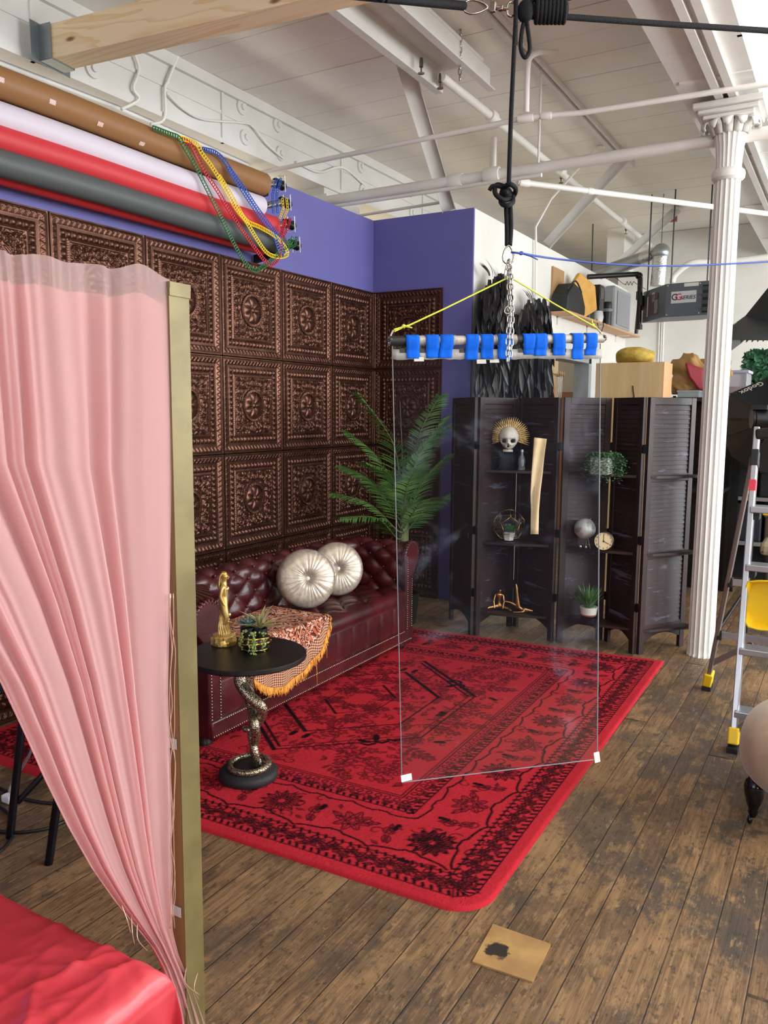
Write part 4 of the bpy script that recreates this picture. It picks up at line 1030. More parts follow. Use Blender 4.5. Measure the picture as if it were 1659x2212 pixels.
def make_screen():
    t = thing('folding_screen', 'dark brown louvered folding screen with corner shelves between palm and column', 'folding screen', (-1.6, 5.0, 0))
    for i, (a, b) in enumerate(zip(SCR[:-1], SCR[1:])):
        A = V(a[0], a[1], 0); B = V(b[0], b[1], 0); d = (B-A).normalized(); A += d*.017; B -= d*.017; L = (B-A).length; n = V(-d.y, d.x, 0)
        fr = MB(); st = .042
        for p in (A+d*st/2, B-d*st/2): fr.bar(p, p+V(0, 0, HS), st, .024, n)
        for z, h in ((.155, .05), (.62, .045), (1.10, .045), (HS-.022, .044)): fr.bar(A+d*st+V(0, 0, z), B-d*st+V(0, 0, z), .022, h)
        # shaped apron under the bottom rail
        pts = [(st, .13), (L-st, .13), (L-st, .075)]+[(st+(L-2*st)*s, .075+.042*math.sin(PI*s)) for s in np.linspace(1, 0, 9)]
        fr.prism(pts, A-n*.009, d, (0, 0, 1), n, .018)
        f = fr.build('panel', M_scr, t, 0, bev=.002)
        for z0, z1 in ((.18, .598), (.643, 1.078), (1.123, HS-.046)):
            lo = MB(); k = int((z1-z0)/.027)
            for q in range(k):
                z = z0+(z1-z0)*(q+.5)/k; m = Matrix((d, n, V(0, 0, 1))).transposed() @ Matrix.Rotation(R(-11), 3, 'X')
                lo.box((A+B)/2+V(0, 0, z), (L-2*st, .006, (z1-z0)/k*1.13), m)
            lo.build('louvers', M_lou, f, 0)
    for (x, y) in SCR[1:-1]:
        for z in (.3, .72, 1.28): MB().box((x, y, z), (.02, .02, .05)).box((x, y-.008, z), (.008, .012, .055)).build('hinge', M_hinge, t, 0)
    for (i, j, k) in ((1, 2, 3), (3, 4, 5)):
        A, B, C = (V(SCR[q][0], SCR[q][1], 0) for q in (i, j, k))
        for z in SH:
            p0 = A.lerp(B, .14); p1 = B+(A-B).normalized()*.02+V(0, -.02, 0); p2 = C.lerp(B, .14); m_ = (p0+p2)/2+((p0+p2)/2-B).normalized()*.02
            mb = MB(); o = [p0, p1, p2, p2.lerp(m_, .6), m_, p0.lerp(m_, .6)]
            mb.add([q+V(0, 0, z) for q in o]+[q+V(0, 0, z+.016) for q in o], [tuple(range(6)), tuple(range(11, 5, -1))]+[(q, (q+1) % 6, 6+(q+1) % 6, 6+q) for q in range(6)])
            mb.build('corner_shelf', M_scr, t, 0)
    A, B = V(SCR[5][0], SCR[5][1], 0), V(SCR[6][0], SCR[6][1], 0); d = (B-A).normalized()
    n = V(d.y, -d.x, 0)
    for z in SH:
        o = [A+d*.05+n*.014, B-d*.03+n*.014, B-d*.03+n*.10, A+d*.08+n*.03]
        mb = MB(); mb.add([q+V(0, 0, z) for q in o]+[q+V(0, 0, z+.016) for q in o], [(0, 1, 2, 3), (7, 6, 5, 4)]+[(q, (q+1) % 4, 4+(q+1) % 4, 4+q) for q in range(4)])
        mb.build('corner_shelf', M_scr, t, 0)
make_screen()
S1 = [z+.017 for z in SH]
def on_shelf(u, y, k): p = PY(u, 1000, y); return V(p.x*1, y, S1[k])
# skull with sunburst headdress on a dark block
M_bone = mat('white_skull', '#e9e5db', .45, col2='#d6d0c2', vs=30); M_void = mat('black_void', '#090808', .8); M_hd = mat('pale_gold_headdress', '#dcc08a', .42, .25, col2='#c5a362', vs=60)
def make_skull():
    b = on_shelf(1097, 5.02, 2); c0 = b+V(0, .01, .19)
    ped = thing('black_pedestal', 'black square pedestal under the skull on the top shelf', 'pedestal', b)
    MB().box2((b.x-.055, b.y-.045, b.z), (b.x+.055, b.y+.065, b.z+.012)).box2((b.x-.048, b.y-.04, b.z+.012), (b.x+.048, b.y+.06, b.z+.118)).build('block', mat('black_gloss', '#0d0e14', .25), ped, 0, bev=.003)
    t = thing('skull', 'white skull wearing a golden sunburst headdress on the top shelf', 'skull', b+V(0, 0, .119))
    fw = V(.30, -.95, 0).normalized(); rt = V(fw.y*-1, fw.x, 0); rt = Vector((0, 0, 1)).cross(fw)*-1; rt = V(-fw.y, fw.x, 0)
    L = lambda r, f, z: c0+rt*r+fw*f+V(0, 0, z)
    nv = 64; mh = 48; vs = []
    P = np.zeros((mh+1, nv+1, 3))
    for i in range(mh+1):
        th = PI*i/mh
        for k in range(nv+1):
            ph = 2*PI*k/nv; x, y, z = math.sin(th)*math.sin(ph), math.sin(th)*math.cos(ph), math.cos(th)   # y forward
            r, f, h = x*.065, y*.085, z*.079+.017
            if h < .01: r *= 1-.38*min(1, (.01-h)/.08); f *= 1-.12*min(1, -h/.075)
            if f > 0 and h < .0: f += .012*math.exp(-((h+.045)/.03)**2)*math.exp(-(r/.04)**2)      # muzzle
            if f > 0:
                f += .008*math.exp(-((abs(r)-.048)/.014)**2-((h+.018)/.014)**2)                          # cheek bones
                f += .006*math.exp(-((h-.026)/.010)**2)*math.exp(-(r/.05)**2)                             # brow
                f -= .034*math.exp(-((abs(r)-.028)/.0165)**4-((h-.0)/.0155)**4)                        # sockets
                f -= .022*math.exp(-(r/(.006+max(0, -(h+.012))*.35))**2-((h+.030)/.011)**2)              # nose
                f -= .006*math.exp(-((abs(r)-.046)/.012)**2-((h+.048)/.014)**2)
            P[i, k] = L(r, f, h)
    np_grid('skull_bone', P, M_bone, t)
    vd = MB()
    for s in (-1, 1): vd.sphere(L(s*.027, .052, .002), (.0145, .0145, .0135), 14)
    vd.prism([(-.008, -.012), (.008, -.012), (.002, .012), (-.002, .012)], L(0, .075, -.028), rt, V(0, 0, 1), fw, .006); vd.build('eye_and_nose_hollows', M_void, t, 180)
    th_ = MB()
    for k in range(9):
        a = (k-4)*.007; th_.box(L(a, .086-6*a*a*3, -.062), (.0062, .007, .015)); 
    th_.build('teeth', M_bone, t, 30, bev=.0015)
    hd = MB(); rs = random.Random(2)
    for ringk, (r0, r1, n, w_) in enumerate(((.075, .135, 37, .010), (.07, .115, 30, .012), (.065, .098, 24, .012))):
        for k in range(n):
            a = -.35+(PI+.7)*k/(n-1); ca, sa = math.cos(a), math.sin(a); p = lambda r, f: L(ca*r*.98, f, sa*r+.02)
            f0 = -.015+.012*ringk
            hd.tube([p(r0, f0), p((r0+r1)/2, f0+.004), p(r1*rs.uniform(.96, 1.04), f0)], [w_*.34, w_*.55, .0015], 6)
    for k in range(46):
        a = -.3+(PI+.6)*k/45; r = rs.uniform(.076, .098); hd.sphere(L(math.cos(a)*r, .012, math.sin(a)*r+.02), rs.uniform(.004, .007), 6)
    hd.tube([L(math.cos(a)*.074, .006, math.sin(a)*.078+.02) for a in np.linspace(-.3, PI+.3, 20)], .007, 8)
    hd.build('sunburst_headdress', M_hd, t, 180)
make_skull()
b = on_shelf(1127, 5.03, 2)
t = thing('glass_bottle', 'small clear glass bottle beside the skull on the top shelf', 'bottle', b)
mg_ = NB('clear_glass'); mg_.pbr('#dfe8ea', .03, 0, None, .5, Transmission_Weight=.9, IOR=1.45)
MB().lathe([(0, 0), (.022, 0), (.024, .006), (.018, .03), (.024, .06), (.017, .085), (.009, .1), (.009, .118)], b, 24).build('bottle_body', mg_.m, t, 60, solid=.0015)
MB().lathe([(0, .118), (.011, .118), (.011, .134), (0, .136)], b, 16).build('stopper', mat('silver_stopper', '#b9bcc0', .3, .7), t)
# geometric terrarium
def make_terrarium():
    b = on_shelf(1103, 5.04, 1)
    t = thing('geometric_terrarium', 'gold framed dodecahedron terrarium with a succulent on the middle shelf', 'terrarium', b)
    ph = (1+5**.5)/2; vs = [V(x, y, z) for x in (-1, 1) for y in (-1, 1) for z in (-1, 1)]
    for a in (-1, 1):
        for c in (-1, 1): vs += [V(0, a/ph, c*ph), V(a/ph, c*ph, 0), V(a*ph, 0, c/ph)]
    e = 2/ph; nf = V(0, 1, ph).normalized(); rot = nf.rotation_difference(V(0, 0, -1)).to_matrix(); vs = [Matrix.Rotation(.5, 3, 'Z') @ rot @ v for v in vs]
    zmin = min(v.z for v in vs); sc = .062; P = [b+V(v.x*sc, v.y*sc, (v.z-zmin)*sc+.004) for v in vs]; fr = MB(); ed = []
    for i in range(20):
        for j in range(i+1, 20):
            if abs((vs[i]-vs[j]).length-e) < .02: fr.tube([P[i], P[j]], .0026, 6); ed.append((i, j))
    fr.build('gold_frame', mat('brass_frame', '#b9995a', .3, 1), t, 180)
    hull = bmesh.new(); hv = [hull.verts.new(b+V(v.x*sc*.97, v.y*sc*.97, (v.z-zmin)*sc+.004)) for v in vs]; bmesh.ops.convex_hull(hull, input=hv)
    mb = MB(); hull.verts.index_update(); mb.add([v.co for v in hull.verts], [[v.index for v in f.verts] for f in hull.faces]); hull.free(); mb.build('glass_faces', M_ACR, t, 0)
    c = b+V(0, 0, .006); MB().lathe([(0, 0), (.032, 0), (.044, .05), (.04, .05), (.037, .042), (0, .042)], c, 6).build('white_pot', mat('white_ceramic', '#e4e1dc', .4), t, 20)
    lf = MB()
    for rg, (n, el, L) in enumerate(((10, .2, .075), (9, .65, .07), (7, 1.1, .06))):
        for k in range(n): a = 2*PI*(k+.5*rg)/n; leaf_blade(lf, c+V(0, 0, .052), V(math.cos(a)*math.cos(el), math.sin(a)*math.cos(el), math.sin(el)), (0, 0, 1), L, .036, -.2, 5, .4)
    lf.build('succulent', mat('green_succulent', '#4b7a3c', .45, col2='#355f30', vs=30), t, 180)
# clear acrylic shared by the hanging sheet and the terrarium faces
def acrylic(name, haze=0.0):
    b = NB(name); tr = b.n('BsdfTransparent'); gl = b.n('BsdfGlossy'); gl.inputs['Roughness'].default_value = .02; tr.inputs[0].default_value = (.95, .96, .97, 1)
    fz = b.n('Fresnel'); fz.inputs[0].default_value = 1.45; mx = b.n('MixShader'); b.put(mx.inputs[0], b.math('MULTIPLY', fz.outputs[0], 1.0 if haze else .35)); b.t.links.new(tr.outputs[0], mx.inputs[1]); b.t.links.new(gl.outputs[0], mx.inputs[2])
    last = mx
    if haze:
        co = b.coord(); x, y, z = b.xyz(co)
        df = b.n('BsdfDiffuse'); df.inputs[0].default_value = lin('#a9b3cc')
        n1 = b.ramp(b.noise(co, 4.5, 5, .65, .8), .52, .80); n2 = b.ramp(b.noise(co, 17, 6, .75), .60, .72); sc = b.ramp(b.noise(b.comb(b.math('MULTIPLY', x, 60), b.math('MULTIPLY', y, 60), b.math('MULTIPLY', z, 5)), 3, 2), .70, .74)
        f = b.math('ADD', b.math('ADD', b.math('MULTIPLY', n1, .07), b.math('MULTIPLY', b.math('MULTIPLY', n1, n2), .28)), b.math('ADD', b.math('MULTIPLY', sc, .025), haze))
        m2 = b.n('MixShader'); b.put(m2.inputs[0], f); b.t.links.new(mx.outputs[0], m2.inputs[1]); b.t.links.new(df.outputs[0], m2.inputs[2]); last = m2
    b.t.links.new(last.outputs[0], b.out.inputs[0]); return b.m
M_ACR = acrylic('clear_pane'); M_SHEET = acrylic('scuffed_acrylic', .004)
make_terrarium()
# two bronze yoga figurines
M_brz = mat('bronze_figurine', '#d9a56c', .25, .9)
def figurine(label, b, J, E_, rt, fw, k):
    t = thing('bronze_figurine', label, 'figurine', b, 'bronze figurines on the bottom shelf')
    jj = []
    for (r, f, z, rad) in J: p = b+rt*(r*k)+fw*(f*k)+V(0, 0, z*k+.001); jj.append((p.x, p.y, p.z, rad*k))
    skin('body', jj, E_, M_brz, t, 2); return t
fw = V(.25, -.97, 0).normalized(); rt = V(.97, .25, 0).normalized()
J = [(0, -.12, .16, .11), (0, -.08, .42, .085), (0, -.02, .72, .10), (.02, .02, .86, .045), (.05, .04, 1.02, .085), (-.19, .0, .74, .05), (-.25, .08, .42, .04), (-.19, .16, .06, .032), (.19, .0, .74, .05), (.25, .08, .42, .04), (.19, .16, .06, .032),
     (-.2, .0, .14, .10), (-.5, .12, .09, .07), (-.6, .3, .05, .04), (.2, 0, .14, .10), (.5, .12, .09, .07), (.62, .3, .05, .04)]
E_ = [(0, 1), (1, 2), (2, 3), (3, 4), (2, 5), (5, 6), (6, 7), (2, 8), (8, 9), (9, 10), (0, 11), (11, 12), (12, 13), (0, 14), (14, 15), (15, 16)]
figurine('bronze figurine sitting upright with its legs folded on the bottom shelf', on_shelf(1086, 5.04, 0), J, E_, rt, fw, .14)
J = [(.25, 0, .12, .12), (.45, 0, .16, .13), (.62, .0, .14, .10), (.75, .0, .10, .05), (.86, 0, .10, .08), (.15, 0, .28, .12), (.08, 0, .75, .09), (.05, 0, 1.1, .065), (.0, 0, 1.38, .035), (.02, -.1, .30, .085), (-.25, -.1, .42, .06), (-.52, -.1, .46, .04), (-.62, -.1, .52, .025), (.4, .15, .06, .05), (.15, .2, .035, .04), (-.1, .22, .03, .03)]
E_ = [(0, 1), (1, 2), (2, 3), (3, 4), (0, 5), (5, 6), (6, 7), (7, 8), (0, 9), (9, 10), (10, 11), (11, 12), (1, 13), (13, 14), (14, 15)]
figurine('bronze figurine lying on its back with one leg raised on the bottom shelf', on_shelf(1122, 5.04, 0), J, E_, rt, fw, .14)
# trailing plant in a white pot, globe, clock, grass in a white pot on the right corner shelves
def make_trailer():
    b = on_shelf(1300, 5.0, 2); t = thing('trailing_plant', 'trailing green plant in a white square pot on the top shelf', 'plant', b)
    MB().box2((b.x-.06, b.y-.05, b.z), (b.x+.055, b.y+.055, b.z+.105)).build('white_square_pot', mat('white_ceramic', '#e4e1dc', .4), t, 0, bev=.006)
    lf = MB(); rs = random.Random(11)
    for k in range(170):
        a = rs.uniform(0, 6.28); r0 = rs.uniform(.0, .05); p = b+V(.022+r0*math.cos(a), r0*math.sin(a), .105); d = V(math.cos(a), math.sin(a)*.8-.15, 0); out = rs.uniform(.04, .1); L = rs.uniform(.03, .20) if d.y < .4 else .04; n = 15
        for i in range(n):
            s = i/n; q = p+d*out*min(1, s*1.8)+V(rs.uniform(-.005, .005), rs.uniform(-.005, .005), .035*math.sin(PI*min(1, s*1.6))-L*max(0, s-.2)*1.1)
            if q.z < b.z+.02 and q.y > b.y-.05 and abs(q.x-b.x) < .06: continue
            a2 = rs.uniform(0, 6.28); leaf_blade(lf, q, V(math.cos(a2), math.sin(a2), -.2), (0, 0, 1), rs.uniform(.014, .022), .011, .2, 2, .2)
    lf.build('trailing_leaves', mat('grey_green_leaves', '#6d9470', .5, col2='#3f6b49', vs=40), t, 180)
make_trailer()
def make_globe():
    b = on_shelf(1269, 5.03, 1); t = thing('desk_globe', 'small silver globe on a chrome stand on the middle shelf', 'globe', b)
    g = NB('silver_globe'); co = g.coord(); n_ = g.noise(co, 16, 5, .6); g.pbr(g.mix(g.ramp(n_, .52, .56), '#c3c4c1', '#8f918d'), .4, .25)
    c = b+V(0, 0, .125); MB().sphere(c, .067, 32).build('sphere', g.m, t, 180)
    chrome = mat('chrome', '#d6d6d8', .12, 1)
    ax = V(.45, 0, .9).normalized(); MB().tube([c+ax*.066, c+ax*.082], .005, 8).build('pin', chrome, t)
    MB().tube([c+V(-.03, -.03, -.052), b+V(-.045, -.02, .005)], .003, 8).tube([c+V(.03, -.03, -.052), b+V(.045, -.02, .005)], .003, 8).tube([c+V(0, .04, -.052), b+V(0, .04, .005)], .003, 8).build('stand_legs', chrome, t)
    for x in (-.015, .02): MB().sphere(b+V(x, -.03, .013), .0125, 12).build('chrome_ball', chrome, t, 180)
make_globe()
def make_clock():
    b = on_shelf(1311, 4.985, 1); t = thing('pocket_watch_clock', 'round cream faced clock with a dark rim on the middle shelf', 'clock', b)
    fw = (V(0, 0, 1.3)-b); fw.z = 0; fw = fw.normalized(); rt = V(-fw.y, fw.x, 0); m = Matrix((rt, V(0, 0, 1), fw)).transposed(); c = b+V(0, 0, .064)
    if rt.x < 0: rt = -rt
    mk = mat('dark_bronze_rim', '#2a211c', .35, .6)
    MB().lathe([(0, -.015), (.058, -.015), (.063, 0), (.063, .012), (.056, .016), (.055, .01)], c, 48, m).build('case', mk, t)
    MB().lathe([(0, .009), (.056, .009), (.056, .0101), (0, .0101)], c, 48, m).build('dial', mat('cream_dial', '#e2d0a4', .5), t)
    hz = MB(); f = c+fw*.0112
    for (a, L, w_) in ((0, .042, .003), (R(118), .036, .0035)):
        d = V(0, 0, 1)*math.cos(a)+rt*math.sin(a); hz.bar(f-d*.006, f+d*L, w_, .001, fw)
    hz.lathe([(0, 0), (.005, 0), (.005, .001), (0, .001)], f, 12, m); hz.build('hands', mat('black_ink', '#141210', .5), t, 0)
    for k in range(12):
        a = 2*PI*(k+1)/12; p = c+(V(0, 0, 1)*math.cos(a)+rt*math.sin(a))*.046+fw*.0105
        text3d('numeral', str(k+1), p, rt, V(0, 0, 1), .012, MC['black_ink'], t)
    MB().tube([c+V(0, 0, .066)+rt*(.014*math.cos(a))+V(0, 0, .014+.014*math.sin(a)) for a in np.linspace(0, 2*PI, 20, endpoint=False)], .002, 6, closed=True).tube([c+V(0, 0, .06), c+V(0, 0, .07)], .006, 8).build('ring', mk, t)
def text3d(name, s, p, rt, up, size, m, parent, italic=0, kind=None, align='CENTER'):
    cu = bpy.data.curves.new(name, 'FONT'); cu.body = s; cu.size = size*1.4; cu.align_x = align; cu.align_y = 'CENTER'; cu.extrude = size*.02; cu.shear = italic; cu.resolution_u = 3; cu.offset = size*.012
    o = bpy.data.objects.new(name, cu); COL.objects.link(o); bpy.context.view_layer.update()
    me = bpy.data.meshes.new_from_object(o.evaluated_get(bpy.context.evaluated_depsgraph_get())); bpy.data.objects.remove(o)
    rt = Vector(rt).normalized(); n = rt.cross(Vector(up)).normalized(); up = n.cross(rt).normalized(); M_ = Matrix((rt, up, n)).transposed()
    org = wloc(parent)
    for v in me.vertices: v.co = M_ @ v.co + Vector(p)-org
    me.materials.clear(); me.materials.append(m); q = bpy.data.objects.new(name, me); COL.objects.link(q); q.parent = parent; return q
make_clock()
def make_grass():
    b = on_shelf(1284, 4.99, 0); 
    blk = thing('black_block', 'black block under the grass plant on the bottom shelf', 'block', b); MB().box2((b.x-.04, b.y-.04, b.z), (b.x+.04, b.y+.04, b.z+.058)).build('block', mat('black_gloss', '#0d0e14', .25), blk, 0, bev=.003)
    b = b+V(0, 0, .059); t = thing('grass_plant', 'spiky grass plant in a low white pot on the bottom shelf', 'plant', b)
    MB().lathe([(0, 0), (.048, 0), (.056, .055), (.051, .055), (.049, .048), (0, .048)], b, 32).build('white_round_pot', mat('white_ceramic', '#e4e1dc', .4), t)
    MB().lathe([(.0485, -.001), (.0505, .009), (.0495, .009)], b, 32).build('copper_band', mat('copper_band', '#b9775a', .4, .5), t)
    lf = MB(); rs = random.Random(3)
    for k in range(70):
        a = rs.uniform(0, 6.28); el = rs.uniform(.75, 1.45); leaf_blade(lf, b+V(.02*math.cos(a), .02*math.sin(a), .048), V(math.cos(a)*math.cos(el), math.sin(a)*math.cos(el), math.sin(el)), (0, 0, 1), rs.uniform(.09, .17), .009, rs.uniform(0, .25), 5, .4)
    lf.build('blades', mat('grass_green', '#3c6b35', .45, col2='#5d8a44', vs=30), t, 180)
make_grass()
# ------------------------------------------------------------------ hanging acrylic sheet
def make_panel():
    DL, DR = 2.28, 2.49
    TL, BL, TR, BR = PD(847, 742, DL), PD(868, 1690, DL), PD(1297, 742, DR), PD(1290, 1640, DR)
    t = thing('hanging_acrylic_panel', 'large clear scuffed acrylic sheet taped to a pipe and hung on a chain', 'acrylic panel', (BL+BR)/2)
    n = (TR-TL).cross(BL-TL).normalized(); n = n if n.y < 0 else -n      # towards the camera
    q = [TL, TR, BR, BL]; mb = MB(); mb.add([p+n*.002 for p in q]+[p-n*.002 for p in q], [(0, 1, 2, 3), (7, 6, 5, 4)]); mb.build('acrylic_sheet', M_SHEET, t, 0)
    ed = MB(); me_ = mat('frosted_edge', '#8f949b', .4)
    for a, b in ((TL, BL), (BL, BR), (BR, TR)): ed.bar(a, b, .0014, .0042, n)
    ed.build('sheet_edge', me_, t, 0)
    sheet = lambda u, v: (TL.lerp(TR, u)).lerp(BL.lerp(BR, u), v)
    uq = lambda px: (px-847)/450
    rp = .0135; px_ = (TR-TL).normalized(); P0 = PD(843, 737, DL)+n*.0; P1 = PD(1300, 731, DR)
    pd = (P1-P0).normalized(); MB().tube([P0-pd*.004, P1+pd*.004], rp, 20).build('pipe', mat('grey_metal_pipe', '#b8b2aa', .45, .3), t)
    tp = MB(); 
    for (a, b) in ((-.005, .10), (.56, .60), (.78, .80)): tp.tube([P0.lerp(P1, a), P0.lerp(P1, b)], rp+.0012, 20)
    tp.build('black_tape', mat('black_tape', '#17161a', .45), t)
    w_ = MB(); 
    for (a, b) in ((.11, .17), (.27, .29), (.36, .40), (.47, .49), (.53, .57), (.68, .72), (.85, .90)): w_.tube([P0.lerp(P1, a), P0.lerp(P1, b)], rp+.0015, 20)
    w_.build('worn_silver_tape', mat('silver_tape', '#b9b2a8', .4, .35, col2='#8f8a84', vs=50), t)
    dn = (BL-TL).normalized()
    # strips along the sheet's top edge
    g = MB(); zt0, zt1 = .010, .037
    rr = random.Random(1)
    pts_t = [sheet(u, .014)+n*.0035 for u in np.linspace(-.004, 1.004, 40)]; pts_b = [sheet(u, zt1+rr.uniform(-.0015, .002))+n*.0035 for u in np.linspace(-.004, 1.004, 40)]
    g.add([p for ab in zip(pts_t, pts_b) for p in ab], [(2*i, 2*i+1, 2*i+3, 2*i+2) for i in range(39)]); g.build('duct_tape', mat('grey_duct_tape', '#a5a4a0', .5, col2='#8d8b88', vs=30), t, 180, solid=.0006)
    for (a, b) in ((.03, .22), (.30, .45), (.58, .63), (.68, .72), (.74, .82)):
        A, B = sheet(a, .012)+n*.0045, sheet(b, .012)+n*.0045; C, D_ = sheet(b, .022)+n*.0045, sheet(a, .022)+n*.0045; MB().add([A, B, C, D_], [(0, 1, 2, 3)]).build('black_strip', MC['black_tape'], t, 0)
    mblue = mat('blue_painters_tape', '#0a62dc', .75, col2='#0859c8', vs=40, spec=.15)
    for (c, wd, bt) in ((885, 27, 775), (925, 27, 774), (955, 27, 774), (1008, 27, 778), (1039, 27, 776), (1077, 30, 777), (1131, 28, 767), (1157, 27, 770), (1197, 28, 769), (1240, 25, 778), (1272, 26, 769)):
        u0, u1 = uq(c-wd/2), uq(c+wd/2); mb = MB(); ve = (bt-742)/930; sk = rr.uniform(-.008, .008)
        prof = []
        for a in np.linspace(2.2, -.1, 9): prof.append(('p', a))
        for k in range(7): prof.append(('s', .010+(ve-.010)*k/6))
        rows = []
        for kind, x in prof:
            row = []
            for u in np.linspace(u0, u1, 5):
                if kind == 'p': base = P0.lerp(P1, (u+.008)/1.018); row.append(base+(n*math.cos(x)+V(0, 0, 1)*math.sin(x))*(rp+.003))
                else: row.append(sheet(u+sk*(x/ve), x)+n*(.0062+.0018*math.sin(u*700)*(x/ve)+(.006*(1-min(1, (x-.010)/.006)))))
            rows.append(row)
        mb.grid(lambda a, b: rows[round(a*(len(rows)-1))][round(b*4)], len(rows)-1, 4); mb.build('blue_tape', mblue, t, 180, solid=.0006)
    wt = mat('white_tape', '#ece9e6', .5)
    for (u, v, a) in ((877, 1679, .0), (1288, 1635, 0)):
        c = PD(u, v, DL if u < 1000 else DR)+n*.004; MB().box(c, (.032, .0012, .019), Matrix((px_, -n, px_.cross(-n))).transposed() @ Matrix.Rotation(R(-3 if u < 1000 else 85), 3, 'Y')).build('corner_tape', wt, t, 0)
    # leftover strip of masking paper
    prof = [(1154, 1181, 945), (1151, 1176, 985), (1148, 1172, 1025), (1146, 1167, 1065), (1147, 1164, 1105), (1146, 1163, 1154)]
    dm = DL+(DR-DL)*uq(1163)-.012; rows = [[PD(a+(b-a)*s, v+(3*s if v < 950 else 0), dm-.004*math.sin(PI*s*2+v*.02)) for s in np.linspace(0, 1, 9)] for a, b, v in prof]
    fine = [[rows[i][k].lerp(rows[i+1][k], q) for k in range(9)] for i in range(5) for q in (0, .25, .5, .75)]+[rows[5]]
    MB().grid(lambda a, b: fine[round(a*20)][round(b*8)], 20, 8).build('masking_paper_strip', mat('masking_paper', '#cdb894', .7, col2='#bda580', vs=12), t, 180, solid=.0005)
    dc = MB()
    for (u, v) in ((905, 776), (1040, 781), (1068, 779)): dc.box(PD(u, v, DL+(DR-DL)*uq(u)-.008), (.03, .0008, .012), Matrix((px_, -n, px_.cross(-n))).transposed())
    dc.build('clear_tape', mat('clear_tape', '#c9c8c2', .3), t, 0)
    return DL, DR, P0, P1
DL, DR, P0, P1 = make_panel()
# ------------------------------------------------------------------ rigging: ropes, links, chain, cords
M_rope = NB('black_rope'); co = M_rope.coord(); M_rope.pbr('#121318', .75, 0, M_rope.bump(M_rope.noise(co, 260, 2), .6, .004), .3); M_rope = M_rope.m
M_st = mat('steel_link', '#b4afa9', .18, 1)
DC = 2.385
def rope(label, pts, r=.0068, parent=None, name='rope', **k): 
    return MB().tube(smooth_path(pts, 6), r, 12).build(name, M_rope, parent, 180, label, 'rope' if label else None, **k)
t = thing('knotted_rope', 'black vertical rope with a big knot carrying the chain and acrylic sheet', 'rope', PD(1100, 535, DC))
rp0 = PD(1114, 40, DC); rope(None, [V(rp0.x-.01, rp0.y, CZ), rp0, PD(1113, 60, DC), PD(1104, 250, DC), PD(1099, 400, DC)], parent=t, name='strand')
for off in (-4, 5): rope(None, [PD(1097+off, 440, DC), PD(1099+off, 490, DC+.004), PD(1098+off*.7, 530, DC)], .0068, t, 'strand')
kn = [(1088, 402), (1072, 400), (1070, 418), (1088, 432), (1108, 425), (1114, 408), (1100, 398), (1086, 410), (1082, 436), (1094, 444), (1108, 436), (1104, 418), (1090, 414)]
rope(None, [PD(u, v, DC-.014+.022*math.sin(i*1.9)) for i, (u, v) in enumerate(kn)], .0072, t, 'knot')
rope(None, [PD(1092, 410, DC), PD(1080, 403, DC-.01), PD(1064, 402, DC-.015), PD(1057, 412, DC-.01)], .006, t, 'tail_end')
for u, v, rr_ in ((1094, 420, .018),): MB().sphere(PD(u, v, DC+.004), (rr_, rr_, rr_*1.3), 12).build('knot_core', M_rope, t, 180)
def carabiner(label, c, ux, uy, L, W, r, parent=None):
    pts = [c+ux*(L/2*math.cos(a)*(1))+uy*(W/2*math.sin(a)*(1-.35*math.cos(a))) for a in np.linspace(0, 2*PI, 30, endpoint=False)]
    o = MB().tube(pts, r, 10, closed=True)
    return o.build('carabiner' if parent is None else 'link', M_st, parent, 180, label, 'carabiner' if parent is None else None)
up = V(0, 0, 1); rx = Vector(AX[0])
rx = V(rx.x, rx.y, 0).normalized()
carabiner('pear shaped steel carabiner joining the black rope and the chain', PD(1098, 550, DC), up, rx, .052, .030, .0028)
t = thing('hanging_chain', 'steel chain doubled down from the carabiner in front of the taped pipe', 'chain', PD(1099, 780, DC-.03))
for k, l in enumerate(chain_links([PD(1099, 562, DC), PD(1104, 600, DC-.02), PD(1106, 680, DC-.035), PD(1104, 740, DC-.036), PD(1101, 770, DC-.034)], .0165, .0125, .0021)): l.build('link', M_zinc, t, 180)
for k, l in enumerate(chain_links([PD(1098, 562, DC), PD(1099, 610, DC-.022), PD(1101, 680, DC-.04), PD(1097, 735, DC-.04), PD(1097, 776, DC-.036), PD(1101, 781, DC-.034)], .0165, .0125, .0021)): l.build('link', M_zinc, t, 180)
carabiner(None, PD(1096, 588, DC-.008), up, rx, .045, .014, .0022, t); carabiner(None, PD(1096, 670, DC-.04), up, rx, .02, .016, .002, t)
M_yel = mat('neon_yellow_cord', '#d6e04a', .5)
e0, e1 = P0+V(0, 0, .003), P1
t = thing('nylon_string', 'neon yellow cord strung from both pipe ends up to the chain', 'cord', PD(1092, 603, DC))
MB().tube([PD(851, 712, DL), PD(885, 702, DL+.01), PD(960, 667, DL+.04), PD(1095, 601, DC-.012)], .0024, 8).tube([PD(852, 716, DL), PD(870, 708, DL+.01), PD(886, 703, DL+.01)], .002, 8).build('left_run', M_yel, t, 60)
MB().tube([PD(1109, 603, DC-.012), PD(1200, 658, DC+.04), PD(1285, 706, DR), PD(1292, 711, DR)], .0024, 8).build('right_run', M_yel, t, 60)
kk = MB()
for (u, v, d_) in ((872, 705, DL+.008), (1281, 703, DR)): kk.sphere(PD(u, v, d_), .0065, 8).tube([PD(u, v, d_), PD(u+18, v+3, d_-.01) if u < 1000 else PD(u-3, v-14, d_)], .002, 6)
kk.build('knots', M_yel, t, 180)
